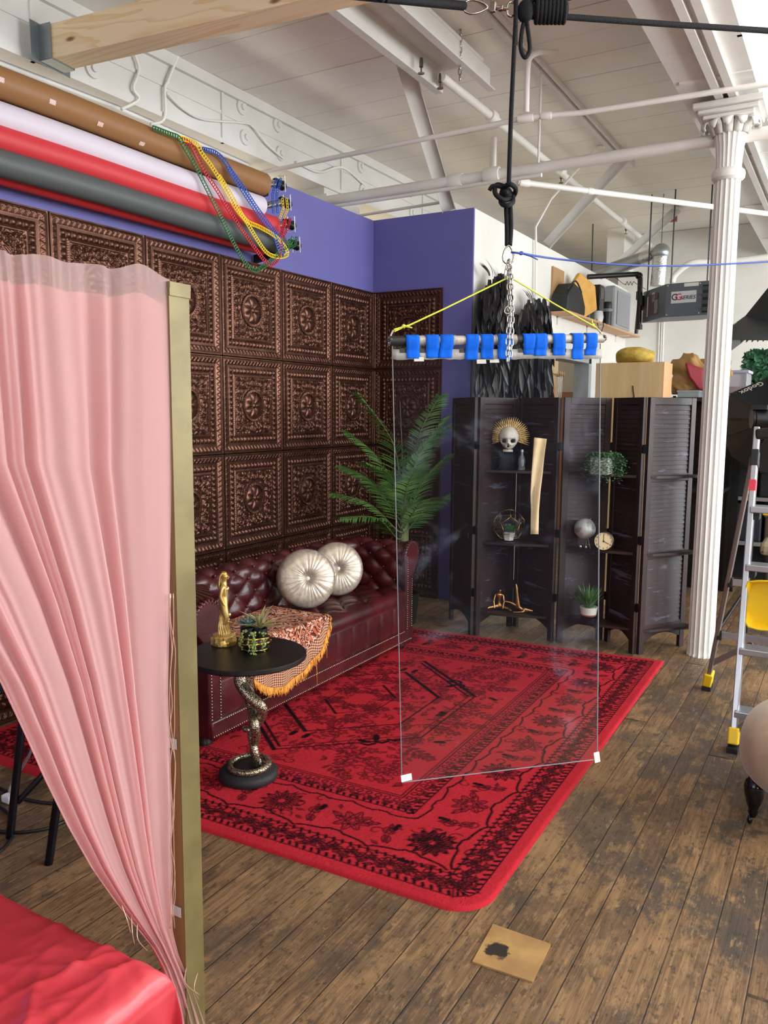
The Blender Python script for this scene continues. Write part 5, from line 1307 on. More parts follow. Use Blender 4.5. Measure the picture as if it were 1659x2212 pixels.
for (u0, v0, u1, v1, d_, lb) in ((850, 713, 843, 737, DL, 'left'), (1290, 710, 1303, 731, DR, 'right')):
    a, b = PD(u0, v0, d_), PD(u1, v1, d_); t = thing('pipe_hook', 'bent wire hook with tape at the %s end of the taped pipe' % lb, 'hook', b)
    MB().tube(smooth_path([a, a.lerp(b, .5)+V(-.004 if lb == 'left' else .004, 0, 0), b, b+V(0, -.01, -.006)], 5), .0026, 8).build('wire_hook', mat('taped_wire', '#c4c0b8', .4, .4), t, 180)
    MB().sphere(b, (.012, .012, .010), 10).sphere(b+V(.006, -.008, .004), .006, 8).build('tape_wad', mat('dark_tape_wad', '#4c4a48', .4, .5), t, 180)
# overhead rigging
DO = 2.40
ra, rb_ = PD(905, 3, DO-.10), PD(1003, 13, DO); MB().tube([ra+(ra-rb_).normalized()*2.2, ra, rb_], .0125, 12).build('sleeved_rope', M_rope, None, 60, 'thick black sleeved rope at the top left of the swivel', 'rope')
MB().sphere(PD(824, -4, DO-.22), .012, 8).sphere(PD(835, -3, DO-.2), .011, 8).build('rope_knot', M_rope, None, 180, 'small black rope knots on the sleeved rope at the top edge', 'rope knot')
t = thing('swivel_shackle', 'steel quick link and swivel between sleeved rope and knotted coil', 'shackle', PD(1060, 20, DO))
carabiner(None, PD(1027, 15, DO), rx, up, .072, .036, .0034, t); carabiner(None, PD(1108, 20, DO), rx, up, .036, .038, .004, t)
MB().box(PD(1065, 16, DO), (.018, .012, .028)).tube([PD(1065, 16, DO), PD(1098, 20, DO)], .006, 10).box(PD(1082, 18, DO), (.016, .014, .014)).build('swivel_body', M_st, t, 30, bev=.002)
t = thing('rope_coil', 'black rope knot with a hanging loop and tight coils at the top edge', 'rope', PD(1135, 125, DO))
rope(None, smooth_path([PD(1133, 40, DO), PD(1127, 70, DO), PD(1125, 105, DO), PD(1134, 124, DO), PD(1144, 108, DO), PD(1141, 70, DO), PD(1136, 40, DO)], 3), .0062, t, 'loop')
MB().sphere(PD(1135, 24, DO-.01), (.026, .022, .032), 16).build('knot', M_rope, t, 180)
cl = MB()
for i in range(8):
    u = 1160+i*8.4; c = PD(u, 20, DO); ax = rx*.006
    cl.tube([c+ax*math.sin(a)*.4+up*(.034*math.cos(a))+Vector(AX[2])*(.030*math.sin(a)) for a in np.linspace(0, 2*PI, 20, endpoint=False)], .0072, 8, closed=True)
cl.tube([PD(1150, 25, DO), PD(1225, 22, DO)], .022, 12); cl.build('coils', M_rope, t, 180)
rope(None, [PD(1140, 15, DO), PD(1155, -5, DO), PD(1170, -25, DO)], .007, t, 'strand')
MB().tube([PD(1215, 36, DO), PD(1440, 52, DO+.1), PD(1652, 66, DO+.2), PD(1652, 66, DO+.2)+(PD(1652, 66, DO+.2)-PD(1440, 52, DO+.1)).normalized()*2.6], .0088, 12).build('sleeved_rope', M_rope, None, 60, 'black taut rope running right from the coil past the girder', 'rope')
MB().tube([PD(1180, 8, DO), PD(1240, -8, DO), PD(1240, -8, DO)+(PD(1300, -25, DO)-PD(1240, -8, DO))*7], .008, 10).build('rope_strand', M_rope, None, 60, 'short black rope strand rising from the coil at the top edge', 'rope')
M_blue = mat('blue_cord', '#2b4aa0', .55)
MB().tube(smooth_path([PD(1104, 545, DC), PD(1130, 548, DC), PD(1200, 559, 2.5), PD(1330, 571, 2.6), PD(1480, 574, 2.75), PD(1700, 563, 3.0)], 8), .0030, 8).sphere(PD(1126, 547, DC), (.008, .006, .006), 8).tube([PD(1128, 548, DC), PD(1145, 553, DC), PD(1162, 561, DC)], .002, 6).build('blue_cord', M_blue, None, 180, 'thin blue cord tied to the carabiner and running off right', 'cord')
# ------------------------------------------------------------------ backdrop paper rolls on the purple wall
def make_rolls():
    ch = mat('chrome_tube', '#c9c9cb', .15, 1); bk = mat('black_plastic', '#101011', .35); wh = mat('white_hook', '#ecebe8', .4)
    data = [('brown', '#93683f', (568, 399), (610, 401), 0, .066), ('white', '#d9d0dd', (560, 447), (622, 441), .0, .062), ('red', '#cb343b', (590, 489), (631, 487), 0, .058), ('grey', '#54595a', (604, 528), (642, 531), 0, .058)]
    for nm, colr, e, kn, dx, r in data:
        E_ = PX(e[0], e[1], -3.2); y1 = E_.y; z = E_.z
        t = thing('paper_roll', '%s photo backdrop roll mounted along the purple wall%s' % (nm, ', the topmost' if nm == 'brown' else ''), 'backdrop roll', (-3.2, y1, z), 'backdrop rolls on the wall')
        m = mat('roll_'+nm, colr, .55, bump=.08, bs=5, stretch=(1, .5, 1))
        n = 40; mb = MB()
        mb.tube([(-3.2, -.6+(y1+.6)*i/n, z+.0025*math.sin(i*.5)) for i in range(n+1)], r, 40); mb.build('paper', m, t, 40)
        kn_ = PX(kn[0], kn[1], -3.2)
        MB().tube([(-3.2, y1, z), (-3.2, kn_.y-.06, kn_.z)], .022, 20).build('chrome_core', ch, t)
        MB().tube([(-3.2, kn_.y-.075, kn_.z), (-3.2, kn_.y-.03, kn_.z)], .03, 20).build('expander_wheel', bk, t); MB().tube([(-3.2, kn_.y-.03, kn_.z), (-3.2, kn_.y-.01, kn_.z), (-3.2, kn_.y, kn_.z), (-3.2, kn_.y+.02, kn_.z)], [.012, .02, .03, .02], 18).build('knob', bk, t, 50)
        MB().prism([(0, -.02), (.23, .015), (.23, .05), (0, .03)], (-3.412, y1+.0, z-.075), (1, 0, 0), (0, 0, 1), (0, 1, 0), .03).build('wall_bracket', bk, t, 0)
        hk = [(-3.2, kn_.y-.05, kn_.z+.045), (-3.16, kn_.y-.03, kn_.z+.045), (-3.155, kn_.y-.03, kn_.z-.05), (-3.2, kn_.y-.05, kn_.z-.05)]
        MB().tube(hk, .004, 6, closed=True).build('hook', wh, t)
        if nm == 'brown':
            mt = NB('striped_tape'); x, y, zz = mt.xyz(mt.coord()); st = mt.math('FRACT', mt.math('MULTIPLY', mt.math('ADD', y, zz), 110)); mt.pbr(mt.mix(mt.ramp(st, .4, .6), '#efe6df', '#d08f80'), .5)
            for (u, v) in ((113, 221), (218, 269), (311, 312), (393, 347), (0, 172)):
                p = PX(u, v, -3.14); a = math.atan2(p.z-z, .06); a = max(-.9, min(.9, (p.z-z)/r))
                MB().grid(lambda s, q: V(-3.2+(r+.0008)*math.cos(a+.30*(q-.5)), p.y-.016+.032*s, z+(r+.0008)*math.sin(a+.30*(q-.5))), 2, 4).build('striped_tape', mt.m, t, 180)
    t = thing('paper_roll', 'second red backdrop roll half hidden under the grey roll', 'backdrop roll', (-3.3, 3.4, 2.45), 'backdrop rolls on the wall')
    MB().tube([(-3.31, -.6, 2.512), (-3.31, 4.15, 2.517)], .048, 32).build('paper', mat('roll_red', '#cb343b', .55), t)
    paths = [('green', '#1f6a35', [(330, 276), (340, 279), (369, 290), (386, 297), (398, 317), (423, 360), (448, 410), (475, 464), (504, 524), (529, 566), (550, 584), (571, 574), (589, 559), (604, 545), (622, 528), (632, 518)], 'hanging lowest of the four'),
             ('red', '#c02030', [(394, 300), (413, 314), (427, 341), (444, 373), (471, 414), (494, 453), (523, 497), (550, 535), (571, 562), (585, 572), (598, 562), (606, 540), (606, 512), (618, 472)], 'between green and yellow chains'),
             ('yellow', '#f0cf22', [(386, 297), (423, 310), (436, 331), (456, 358), (473, 385), (492, 420), (510, 451), (533, 481), (562, 528), (581, 549), (604, 555), (621, 548), (610, 526), (591, 508), (562, 491), (533, 477), (512, 445), (494, 412), (470, 375)], 'crossing over the red chain'),
             ('blue', '#2857b8', [(438, 322), (463, 328), (483, 345), (500, 370), (525, 404), (552, 445), (575, 476), (593, 499), (606, 520), (609, 552), (603, 540), (590, 505), (560, 466), (535, 428), (508, 388), (490, 358)], 'nearest the roll ends')]
    for nm, colr, pts, lb in paths:
        t = thing('plastic_chain', '%s plastic pull chain draped over the backdrop rolls, %s' % (nm, lb), 'chain', PX(550, 520, -3.1), 'plastic chains over the backdrop rolls')
        m = mat('plastic_'+nm, colr, .35)
        P_ = [PX(u, v, -3.125+.02*min(1, i/3)) for i, (u, v) in enumerate(pts)]; sp = smooth_path(P_, 10)
        acc = [0]
        for a, b in zip(sp[:-1], sp[1:]): acc.append(acc[-1]+(b-a).length)
        mb = MB(); s = 0; L = .0155
        idx = 0; prev = None; lefts, rights = [], []
        N_ = int(acc[-1]/L)
        for k in range(N_+1):
            s = k*L
            while idx < len(acc)-2 and acc[idx+1] < s: idx += 1
            f = (s-acc[idx])/max(1e-9, acc[idx+1]-acc[idx]); c = sp[idx].lerp(sp[idx+1], f); d = (sp[idx+1]-sp[idx]).normalized()
            sd = d.cross(V(.9, -.35, .1)).normalized()
            if prev is not None and sd.dot(prev) < 0: sd = -sd
            prev = sd; lefts.append(c-sd*.010); rights.append(c+sd*.010); mb.bar(c-sd*.010, c+sd*.010, .0055, .004, d)
        mb.tube(lefts, .0032, 5); mb.tube(rights, .0032, 5); mb.build('chain_links', m, t, 60)
        lp = {'blue': [(598, 385), (589, 420), (591, 462)], 'yellow': [(610, 428), (612, 450), (605, 470)], 'red': [(618, 472), (612, 495), (602, 512)], 'green': [(632, 512), (628, 530), (612, 540)]}[nm]
        mb = MB()
        for off in (0, 9):
            for l in chain_links([PX(u+off, v, -3.16) for u, v in lp], .017, .012, .0026, V(.5, 1, 0)): mb.add(l.v, l.f)
        mb.build('drive_loop', m, t, 60)
make_rolls()
# ------------------------------------------------------------------ black feather wings on the white wall
def make_wings():
    t = thing('feather_wings', 'pair of large black feather wings hanging on the white wall', 'wings', (OX+.02, 6.3, 1.25))
    m = mat('black_feather', '#0d0e11', .3, col2='#1c1d22', vs=20, spec=.7); rs = random.Random(8)
    for (yc, sgn, w0, top) in ((5.89, -1, .16, 2.56), (6.74, 1, .42, 2.48)):
        mb = MB()
        for layer, (n, zt, zb, Lm, wd, off) in enumerate(((90, .05, .95, .50, .06, .03), (120, .0, .62, .34, .055, .075), (120, .0, .45, .24, .05, .11), (80, .0, .30, .17, .042, .14))):
            for k in range(n):
                f = rs.random(); g = rs.uniform(-1, 1); arch = 1-.55*g*g if abs(g) < 1 else 0
                z = top-.02-(1-arch)*(.16 if sgn < 0 else .30)-f*zb; y = yc+g*w0*(.85+.15*f); x = OX+.03+off*1.0*(1-g*g*.5)+rs.uniform(0, .03)
                d = V(rs.uniform(.05, .25), g*.35+rs.uniform(-.25, .25), -1).normalized()
                leaf_blade(mb, (x, y, z), d, (.55+rs.uniform(-.5, .5), -1, .1), Lm*rs.uniform(.75, 1.2), wd*rs.uniform(.8, 1.25), rs.uniform(-.05, .2), 5, .45)
        for k in range(14):
            a = rs.uniform(-1, 1); leaf_blade(mb, (OX+.1, yc+a*.12, top-.05), V(.3, a*.8, .8), (1, 0, 0), rs.uniform(.06, .12), .012, .8, 6, .3)
        for k in range(30):
            g = rs.uniform(-1, 1); leaf_blade(mb, (OX+.03+rs.uniform(0, .06), yc+g*w0*.8, 1.62-rs.uniform(0, .2)), V(.05, .15*g, -1), (1, 0, .1), rs.uniform(.35, .5), .05, .0, 5, .4)
        mb.v = [(max(a, OX+.03), b, c) for a, b, c in mb.v]; mb.build('wing', m, t, 180)
    MB().box2((OX+.01, 6.22, 1.9), (OX+.04, 6.3, 2.3)).build('harness', mat('black_strap', '#0f0f10', .6), t, 0)
make_wings()
# ------------------------------------------------------------------ wall shelf and the things on it
M_shelf = mat('raw_mdf_shelf', '#c89a6e', .55)
SHZ = 2.43; SX_ = -2.36
sh = thing('wall_shelf', 'plain wooden wall shelf high on the white wall', 'shelf', (OX, 8.8, SHZ))
MB().box2((OX, 7.45, SHZ-.02), (SX_, 8.75, SHZ)).build('board', M_shelf, sh, 0); MB().box2((OX, 8.77, SHZ-.02), (SX_, 10.3, SHZ)).build('board', M_shelf, sh, 0)
for y in (7.7, 8.7, 9.9): MB().box2((OX, y, SHZ-.10), (OX+.012, y+.012, SHZ-.02)).box2((OX, y, SHZ-.03), (SX_-.03, y+.012, SHZ-.02)).build('shelf_bracket', mat('white_bracket', '#e2e0dc', .5), sh, 0)
def blob(name, label, cat, c, r, m, seed=1, amp=.18, n=28, squash=None, freq=5, parent=None, group=None):
    rs = random.Random(seed); ks = [(V(rs.uniform(-1, 1), rs.uniform(-1, 1), rs.uniform(-1, 1))*freq, rs.uniform(0, 6)) for _ in range(7)]
    c = Vector(c)
    def fn(p):
        q = p*(1+amp*sum(math.sin(k.dot(p)+f) for k, f in ks)/3)
        if squash: q = V(*[math.copysign(abs(a)**squash, a) for a in q])
        return q
    return MB().sphere(c, r, n, None, fn).build(name, m, parent, 180, label if parent is None else None, cat if parent is None else None, group)
M_env = mat('manila_paper', '#dfa948', .45, col2='#cf9a3c', vs=10)
p = V(-2.47, 8.02, SHZ+.0)
mb = MB(); mb.prism([(-.20, .14), (.02, .42), (.24, .31), (.28, .08), (.12, .0), (-.2, .0)], (-2.47, 7.95, SHZ+.0), (.45, .89, 0), (0, 0, 1), (.89, -.45, .0), .05)
mb.build('padded_envelope', M_env, None, 0, 'crumpled yellow padded envelope standing on the wall shelf', 'envelope', bev=.012)
MB().box2((OX+.001, 7.5, SHZ+.001), (OX+.02, 7.83, SHZ+.42)).build('brown_wall_sheet', mat('sheet_brown', '#b08a60', .6), None, 0, 'thin brown sheet flat against the wall behind the envelope', 'cardboard')  # thin brown area flat on the wall above the shelf
M_blackc = mat('black_cloth', '#17181b', .6, col2='#222428', vs=8)
bg_ = thing('black_bag', 'black cloth bag with raised folds on the wall shelf', 'bag', (-2.44, 7.62, SHZ))
mb = MB(); mb.prism([(-.24, 0), (-.20, .16), (-.02, .28), (.22, .24), (.36, .10), (.36, 0)], (-2.545, 7.68, SHZ+.002), (0, 1, 0), (0, 0, 1), (1, 0, 0), .165); mb.build('bag_body', M_blackc, bg_, 0, bev=.02)
MB().tube(smooth_path([(-2.40, 7.5, SHZ+.2), (-2.385, 7.7, SHZ+.30), (-2.385, 7.9, SHZ+.22)], 6), .008, 8).build('handle', M_blackc, bg_, 180)
M_gear = mat('black_gear', '#111216', .4)
gx = [('black camera monitor standing at the back of the gear on the wall shelf', 8.42, .30, .20, .03), ('black lens pouch with grey band on the wall shelf', 8.30, .12, .22, .10), ('black square cased gear standing right of the white adapter on the wall shelf', 8.72, .16, .30, .09), ('black ribbed cylinder case on the wall shelf', 9.02, .14, .26, .09)]
for i, (lb, y, w_, h, d_) in enumerate(gx):
    t = thing('camera_gear', lb, 'equipment', (-2.45, y, SHZ))
    if i in (1, 3):
        MB().lathe([(0, 0), (w_/2.4, 0)]+[(w_/2.4*(1+.06*(k % 2)), h*k/10) for k in range(1, 10)]+[(w_/2.6, h), (0, h)], (-2.44, y, SHZ+.001), 20).build('case_body', M_gear, t, 30)
        MB().lathe([(w_/2.2, h*.6), (w_/2.2, h*.72)], (-2.44, y, SHZ), 20).build('band', mat('grey_band', '#8c8a90', .5), t)
    else:
        z0 = SHZ+(.18 if i == 0 else 0); MB().box2((-2.50, y-w_/2, SHZ+.001), (-2.50+d_, y+w_/2, SHZ+h+.1)).build('case_body', M_gear, t, 0, bev=.008)
        MB().box2((-2.50+d_, y-w_/2+.02, SHZ+h-.04), (-2.498+d_, y+w_/2-.02, SHZ+h+.07)).build('screen', mat('dark_screen', '#1b2024', .2), t, 0)
MB().lathe([(0, 0), (.05, 0), (.06, .05), (.05, .11), (0, .12)], (-2.40, 8.55, SHZ+.001), 20).build('white_adapter', mat('white_plastic', '#e6e6e6', .4), None, 40, 'white power adapter among black gear on the wall shelf', 'adapter')
t = thing('grey_case', 'grey upright plastic equipment case at the far end of the wall shelf', 'case', (-2.45, 9.5, SHZ))
MB().box2((-2.53, 9.22, SHZ+.001), (-2.40, 9.95, SHZ+.47)).build('shell', mat('grey_plastic_case', '#9a9c9e', .45), t, 0, bev=.03); MB().box2((-2.40, 9.3, SHZ+.05), (-2.39, 9.86, SHZ+.42)).build('front_panel', mat('grey_case_panel', '#8b8d90', .5), t, 0, bev=.004)
MB().tube(smooth_path([(-2.38, 8.45, SHZ+.02), (-2.35, 8.4, SHZ-.06), (-2.35, 8.5, SHZ-.12), (-2.35, 8.6, SHZ-.02), (-2.38, 8.62, SHZ+.02)], 6), .004, 6).build('dangling_cable', M_gear, None, 180, 'thin black cable looping over the front edge of the wall shelf', 'cable')
MB().tube([(-2.36, 10.2, SHZ+.52), (-2.38, 10.18, SHZ+.02)], .022, 10).box((-2.37, 10.2, SHZ+.47), (.06, .05, .10)).build('light_stand', M_gear, None, 40, 'folded black light stand at the right end of the wall shelf', 'stand')
# robe and necklaces on the open door leaf
M_or = mat('orange_robe', '#d8794a', .6, col2='#c56a3e', vs=9)
def drape(name, label, cat, c, w_, h, m, dirv, thick=.05, folds=5, top=.25, g=None):
    d = Vector(dirv).normalized(); n = V(d.y, -d.x, 0); mb = MB(); c = Vector(c)
    mb.grid(lambda u, v: c+d*(w_*(u-.5)*(top+(1-top)*v**.7))+V(0, 0, -h*v)+n*(thick*(.5+.5*math.sin(folds*2*PI*u+v*2))*(.3+.7*v)), 50, 24)
    return mb.build(name, m, None, 180, label, cat, g, solid=.004)
drape('orange_robe', 'orange fabric robe hanging from a hook on the open door', 'robe', (OX+.065, 7.42, 1.76), .30, .9, M_or, (0, 1, 0), .05)
drape('dark_garment', 'dark blue garment strip hanging beside the orange robe', 'garment', (OX+.07, 7.18, 1.72), .10, .8, mat('navy_cloth', '#1d2a44', .7), (0, 1, 0), .03, 2)
t = thing('necklace_rack', 'brass hook rack with hanging necklaces on the open door', 'rack', (OX+.055, 7.62, 1.9)); mg2 = mat('brass_hooks', '#a8834a', .35, .9)
for k in range(4): MB().tube(smooth_path([(OX+.052, 7.5+.06*k, 1.86), (OX+.09, 7.5+.06*k, 1.83), (OX+.10, 7.5+.06*k, 1.88)], 4), .004, 6).build('hook', mg2, t)
for k in range(3): MB().tube(smooth_path([(OX+.085, 7.56+.05*k, 1.84), (OX+.07, 7.54+.05*k, 1.5), (OX+.07, 7.58+.05*k, 1.25), (OX+.085, 7.57+.05*k, 1.84)], 8), .0045, 6).build('necklace', mat('white_beads', '#d8d0c4', .4), t, 180)
# ------------------------------------------------------------------ birch cabinet with things on it
ca = PY(1288, 782, 6.2); cb_ = PY(1432, 782, 6.2); CT = 1.868
t = thing('birch_cabinet', 'tall pale birch plywood cabinet behind the folding screen', 'cabinet', ((ca.x+cb_.x)/2, 6.4, 0))
MB().box2((ca.x, 6.2, 0), (cb_.x, 6.50, CT)).build('body', M_tan, t, 0); MB().box2((cb_.x, 6.2, .0), (cb_.x+.012, 6.50, CT)).build('edge_band', mat('orange_edge_band', '#dba274', .45), t, 0)
MB().tube([PY(1367, 833, 6.198), PY(1368, 845, 6.197), PY(1370, 857, 6.198), PY(1364, 862, 6.198)], .004, 6).build('ink_mark', mat('black_marker', '#15120f', .6), t, 180)
M_fur = mat('yellow_fur', '#c9ad52', .9, col2='#b3943f', vs=25, bump=1.0, bs=70)
blob('yellow_fur_cushion', 'yellow fuzzy cushion lying on top of the birch cabinet', 'cushion', PY(1372, 770, 6.35)+V(0, 0, .0), (.145, .14, .062), M_fur, 3, .10, 36, .8)
M_gold2 = mat('gold_satin_cloth', '#b78d55', .4, col2='#a07a45', vs=7)
M_rack = mat('black_metal_rack', '#121214', .4, .3)
# crumpled gold cloth and crimson cushion on a black shelf right of the cabinet
rk = thing('black_rack', 'black open rack beside the birch cabinet carrying cloth and a cushion', 'rack', (-.95, 7.0, 0))
MB().box2((-1.36, 7.25, 0), (-.80, 7.26, 1.62)).build('back_panel', M_rack, rk, 0)
for z in (.9, 1.62): MB().box2((-1.36, 6.75, z-.03), (-.86, 7.25, z)).build('rack_shelf', M_rack, rk, 0)
for x in (-1.345, -.875):
    for y in (6.765, 7.235): MB().box2((x-.012, y-.012, 0), (x+.012, y+.012, 1.64)).build('rack_post', M_rack, rk, 0)
def heap(name, label, cat, c, r, m, seed):
    rs = random.Random(seed); ks = [(V(rs.uniform(-1, 1), rs.uniform(-1, 1), rs.uniform(-1, 1)).normalized()*f, rs.uniform(0, 6), am) for f, am in ((2.2, .22), (2.8, .2), (4, .16), (5, .13), (7, .08), (9, .06))]
    def fn(p):
        d = 1+sum(am*(.55-abs(math.sin(k.dot(p)+f+.6*math.sin(3*p.z)))) for k, f, am in ks); return V(p.x*d, p.y*d, max(p.z*d, -.75))
    return MB().sphere(c, r, 80, None, fn).build(name, m, None, 180, label, cat)
heap('gold_cloth', 'crumpled gold satin cloth heaped on the black rack', 'cloth', (-1.19, 7.05, 1.79), (.17, .16, .19), M_gold2, 5)
heap('brown_paper', 'brown crumpled paper heap between gold cloth and column', 'paper', (-1.0, 7.12, 1.84), (.12, .09, .15), mat('brown_paper', '#a9824f', .6), 9)
mb = MB(); o = PY(1478, 780, 6.78); pts = [PY(u, v, 6.80+.002*(u-1478)) for u, v in ((1478, 781), (1520, 797), (1520, 845), (1508, 843), (1487, 815))]
mb.add(pts+[q+V(0, .10, 0) for q in pts], [tuple(range(5)), tuple(range(9, 4, -1))]+[(i, (i+1) % 5, 5+(i+1) % 5, 5+i) for i in range(5)])
mb.build('crimson_cushion', mat('crimson_cloth', '#8c1a26', .65), None, 40, 'crimson cushion tilted against the white column on the black rack', 'cushion', bev=.02)
MB().box2((-1.24, 6.78, 1.621), (-1.08, 6.95, 1.66)).box2((-1.245, 6.775, 1.66), (-1.075, 6.955, 1.675)).build('grey_lidded_box', mat('grey_box', '#8f989c', .45), None, 0, 'small grey lidded box on the black rack under the gold cloth', 'box')
# ------------------------------------------------------------------ unit heater, flue and black gas pipe
M_heat = mat('heater_grey_steel', '#565b63', .4, .25)
def make_heater():
    Mc, Lc, Rc = PY(1437, 650, 8.3), PY(1388, 660, 8.75), PY(1582, 650, 8.25); z0, z1 = 2.42, 2.735
    Mc.z = Lc.z = Rc.z = 0
    Bk = Rc+(Lc-Mc); q = [Mc, Rc, Bk, Lc]; t = thing('unit_heater', 'grey gas unit heater hung near the far wall behind the column', 'heater', (Mc+Rc)/2+V(0, 0, z0))
    up_ = V(0, 0, 1); mb = MB(); mb.add([p+up_*z0 for p in q]+[p+up_*z1 for p in q], [(3, 2, 1, 0), (4, 5, 6, 7)]+[(i, (i+1) % 4, 4+(i+1) % 4, 4+i) for i in range(4)]); mb.build('casing', M_heat, t, 0, bev=.006)
    rt = (Rc-Mc).normalized(); n = rt.cross(up_).normalized(); n = n if n.y < 0 else -n
    L = (Rc-Mc).length; lv = MB(); dk = mat('black_recess', '#0d0e10', .6)
    x0, x1 = L*.56, L*.97; MB().prism([(x0, z0+.02), (x1, z0+.02), (x1, z1-.035), (x0, z1-.035)], Mc+n*.0005, rt, up_, n, .002).build('outlet', dk, t, 0)
    for k in range(4):
        z = z0+.05+.064*k; lv = MB(); a = Mc+rt*x0+up_*z+n*.012; b = Mc+rt*x1+up_*z+n*.012; lv.bar(a, b, .004, .05, (n+up_*.9).normalized()); lv.build('outlet_louver', M_heat, t, 0)
    pl = mat('silver_nameplate', '#c3c6c9', .35, .4); MB().prism([(L*.09, z0+.125), (L*.47, z0+.125), (L*.47, z0+.235), (L*.09, z0+.235)], Mc, rt, up_, n, .004).build('nameplate', pl, t, 0)
    bl = mat('black_lettering', '#16161a', .5); rd = mat('red_lettering', '#b3282a', .5); f = Mc+n*.0052+up_*(z0+.18)
    text3d('letter', 'G', f+rt*L*.145, rt, up_, .062, bl, t); text3d('letter', 'G', f+rt*L*.205, rt, up_, .062, rd, t); text3d('lettering', 'SERIES', f+rt*L*.345-up_*.008, rt, up_, .036, bl, t, .2)
    MB().prism([(L*.28, z1-.04), (L*.50, z1-.04), (L*.50, z1-.008), (L*.28, z1-.008)], Mc, rt, up_, n, .003).build('rating_label', mat('pale_label', '#c9c8c2', .5), t, 0)
    lt = (Lc-Mc).normalized(); nl = lt.cross(up_).normalized(); nl = nl if nl.x < 0 or nl.y < 0 else -nl; LL = (Lc-Mc).length
    for (a, b, c, d, colr) in ((.30, .72, .05, .26, '#4a2f2f'), (.44, .56, .18, .27, '#c8c9c8'), (.30, .44, .06, .19, '#b9babb'), (.70, .77, .05, .25, '#cfcfce')):
        MB().prism([(LL*a, z0+c), (LL*b, z0+c), (LL*b, z0+d), (LL*a, z0+d)], Mc+nl*.001, lt, up_, nl, .003+.002*(a < .45)).build('warning_label', mat('label_'+colr, colr, .5), t, 0)
    bl_ = MB()
    for s in (.03, .52, .97):
        for z in (z0+.02, z1-.02): bl_.sphere(Mc+rt*L*s+up_*z+n*.003, .007, 6)
    bl_.build('bolts', mat('bright_bolt', '#c9ccce', .3, .8), t, 180)
    for i, (u, v, y) in enumerate(((1400, 462, 8.6), (1450, 470, 8.5), (1528, 466, 8.5))):
        p = PY(u, 600, y); MB().tube([(p.x, p.y, z1-.01), (p.x, p.y, CZ)], .007, 8).build('hanger_rod', mat('dark_rod', '#4b4d50', .5, .6), t)
    foil = NB('foil_tape'); co = foil.coord(); foil.pbr('#c9c9c6', .22, 1, foil.bump(foil.noise(co, 60, 3), .5, .01))
    fl = thing('flue_duct', 'silver foil flue pipe rising from the heater and turning left', 'duct', PY(1425, 615, 8.6)+V(0, 0, 0))
    a = PY(1421, 618, 8.62); b = PY(1428, 545, 8.62); MB().tube([a, b], .075, 20).build('vertical_duct', foil.m, fl, 60)
    c = PY(1428, 545, 8.62); e_ = PY(1290, 592, 9.2); gd = mat('galvanised_duct', '#a5a9ab', .35, .7)
    MB().sphere(c, .088, 18).build('elbow', gd, fl, 180); MB().tube([c, c.lerp(e_, .25)], .072, 20).build('foil_sleeve', foil.m, fl, 60); MB().tube([c.lerp(e_, .25), e_+(e_-c)*.35], .07, 20).build('horizontal_duct', gd, fl, 60)
    MB().tube([c+V(0, 0, .08), (c.x, c.y, CZ)], .004, 6).build('hanger_rod', MC['dark_rod'], fl)
    gp = mat('black_iron_pipe', '#1d1b1b', .4, .3); g = [PY(1270, 598, 8.3), PY(1378, 592, 8.7), PY(1383, 600, 8.7), PY(1384, 650, 8.7), PY(1380, 712, 8.7)]
    pt = thing('gas_pipe', 'black iron gas pipe bending down left of the heater', 'pipe', g[-1]); MB().tube([g[0], g[1]], .026, 14).build('pipe_run', gp, pt); MB().tube([g[2], g[-1]], .026, 14).build('pipe_run', gp, pt)
    MB().sphere(g[1].lerp(g[2], .5), .038, 12).build('elbow', gp, pt, 180); MB().tube([g[3]-V(0, 0, .05), g[3]+V(0, 0, .05)], .034, 14).tube([g[4], g[4]+V(0, 0, .05)], .034, 14).build('pipe_coupling', gp, pt); MB().tube([g[3]+V(0, 0, .12), Lc+V(0, 0, 2.55)], .012, 8).build('branch', gp, pt)
    w = [PY(1330, 600, 8.5), PY(1345, 612, 8.5)]+[PY(1350+7*i/4, 612+4*math.sin(i*PI/2+.5), 8.5+.01*(i % 2)) for i in range(12)]+[PY(1375, 613, 8.5), PY(1395, 625, 8.6)]
    MB().tube(smooth_path(w, 3), .003, 6).build('coiled_wire', mat('dark_wire', '#3b3a3a', .5), None, 180, 'thin coiled black wire between gas pipe and heater', 'wire')
    MB().tube([PY(1278, 590, 9), PY(1281, 484, 9)], .008, 6).build('hanger_rod', MC['dark_rod'], None, 60, 'thin dark hanger rod above the white wall left of the gas pipe', 'rod')
    cnd = [PY(1452, 610, 9.8), PY(1460, 592, 9.8), PY(1495, 568, 9.8), PY(1560, 566, 9.9), PY(1700, 550, 10.0)]; MB().tube(smooth_path(cnd, 5), .035, 12).build('wall_conduit', M_pipe, None, 180, 'white conduit sloping along the far wall above the heater', 'conduit')
    for k, u in enumerate((1425, 1430, 1434)): MB().tube([PY(u, 690, 10.385), PY(u-3, 778, 10.385), V(PY(u-3, 778, 10.385).x, 10.385, .01)], .010, 8).build('conduit', M_pipe, None, 60, 'thin grey conduit running down the far wall under the heater, %s of three' % ('leftmost', 'middle', 'rightmost')[k], 'conduit', 'conduits under the heater')
    MB().box(PY(1453, 473, 9.5), (.09, .05, .06)).build('alarm_box', mat('red_alarm', '#a8504c', .5), None, 0, 'small red alarm box on a rod near the far ceiling', 'alarm')
make_heater()
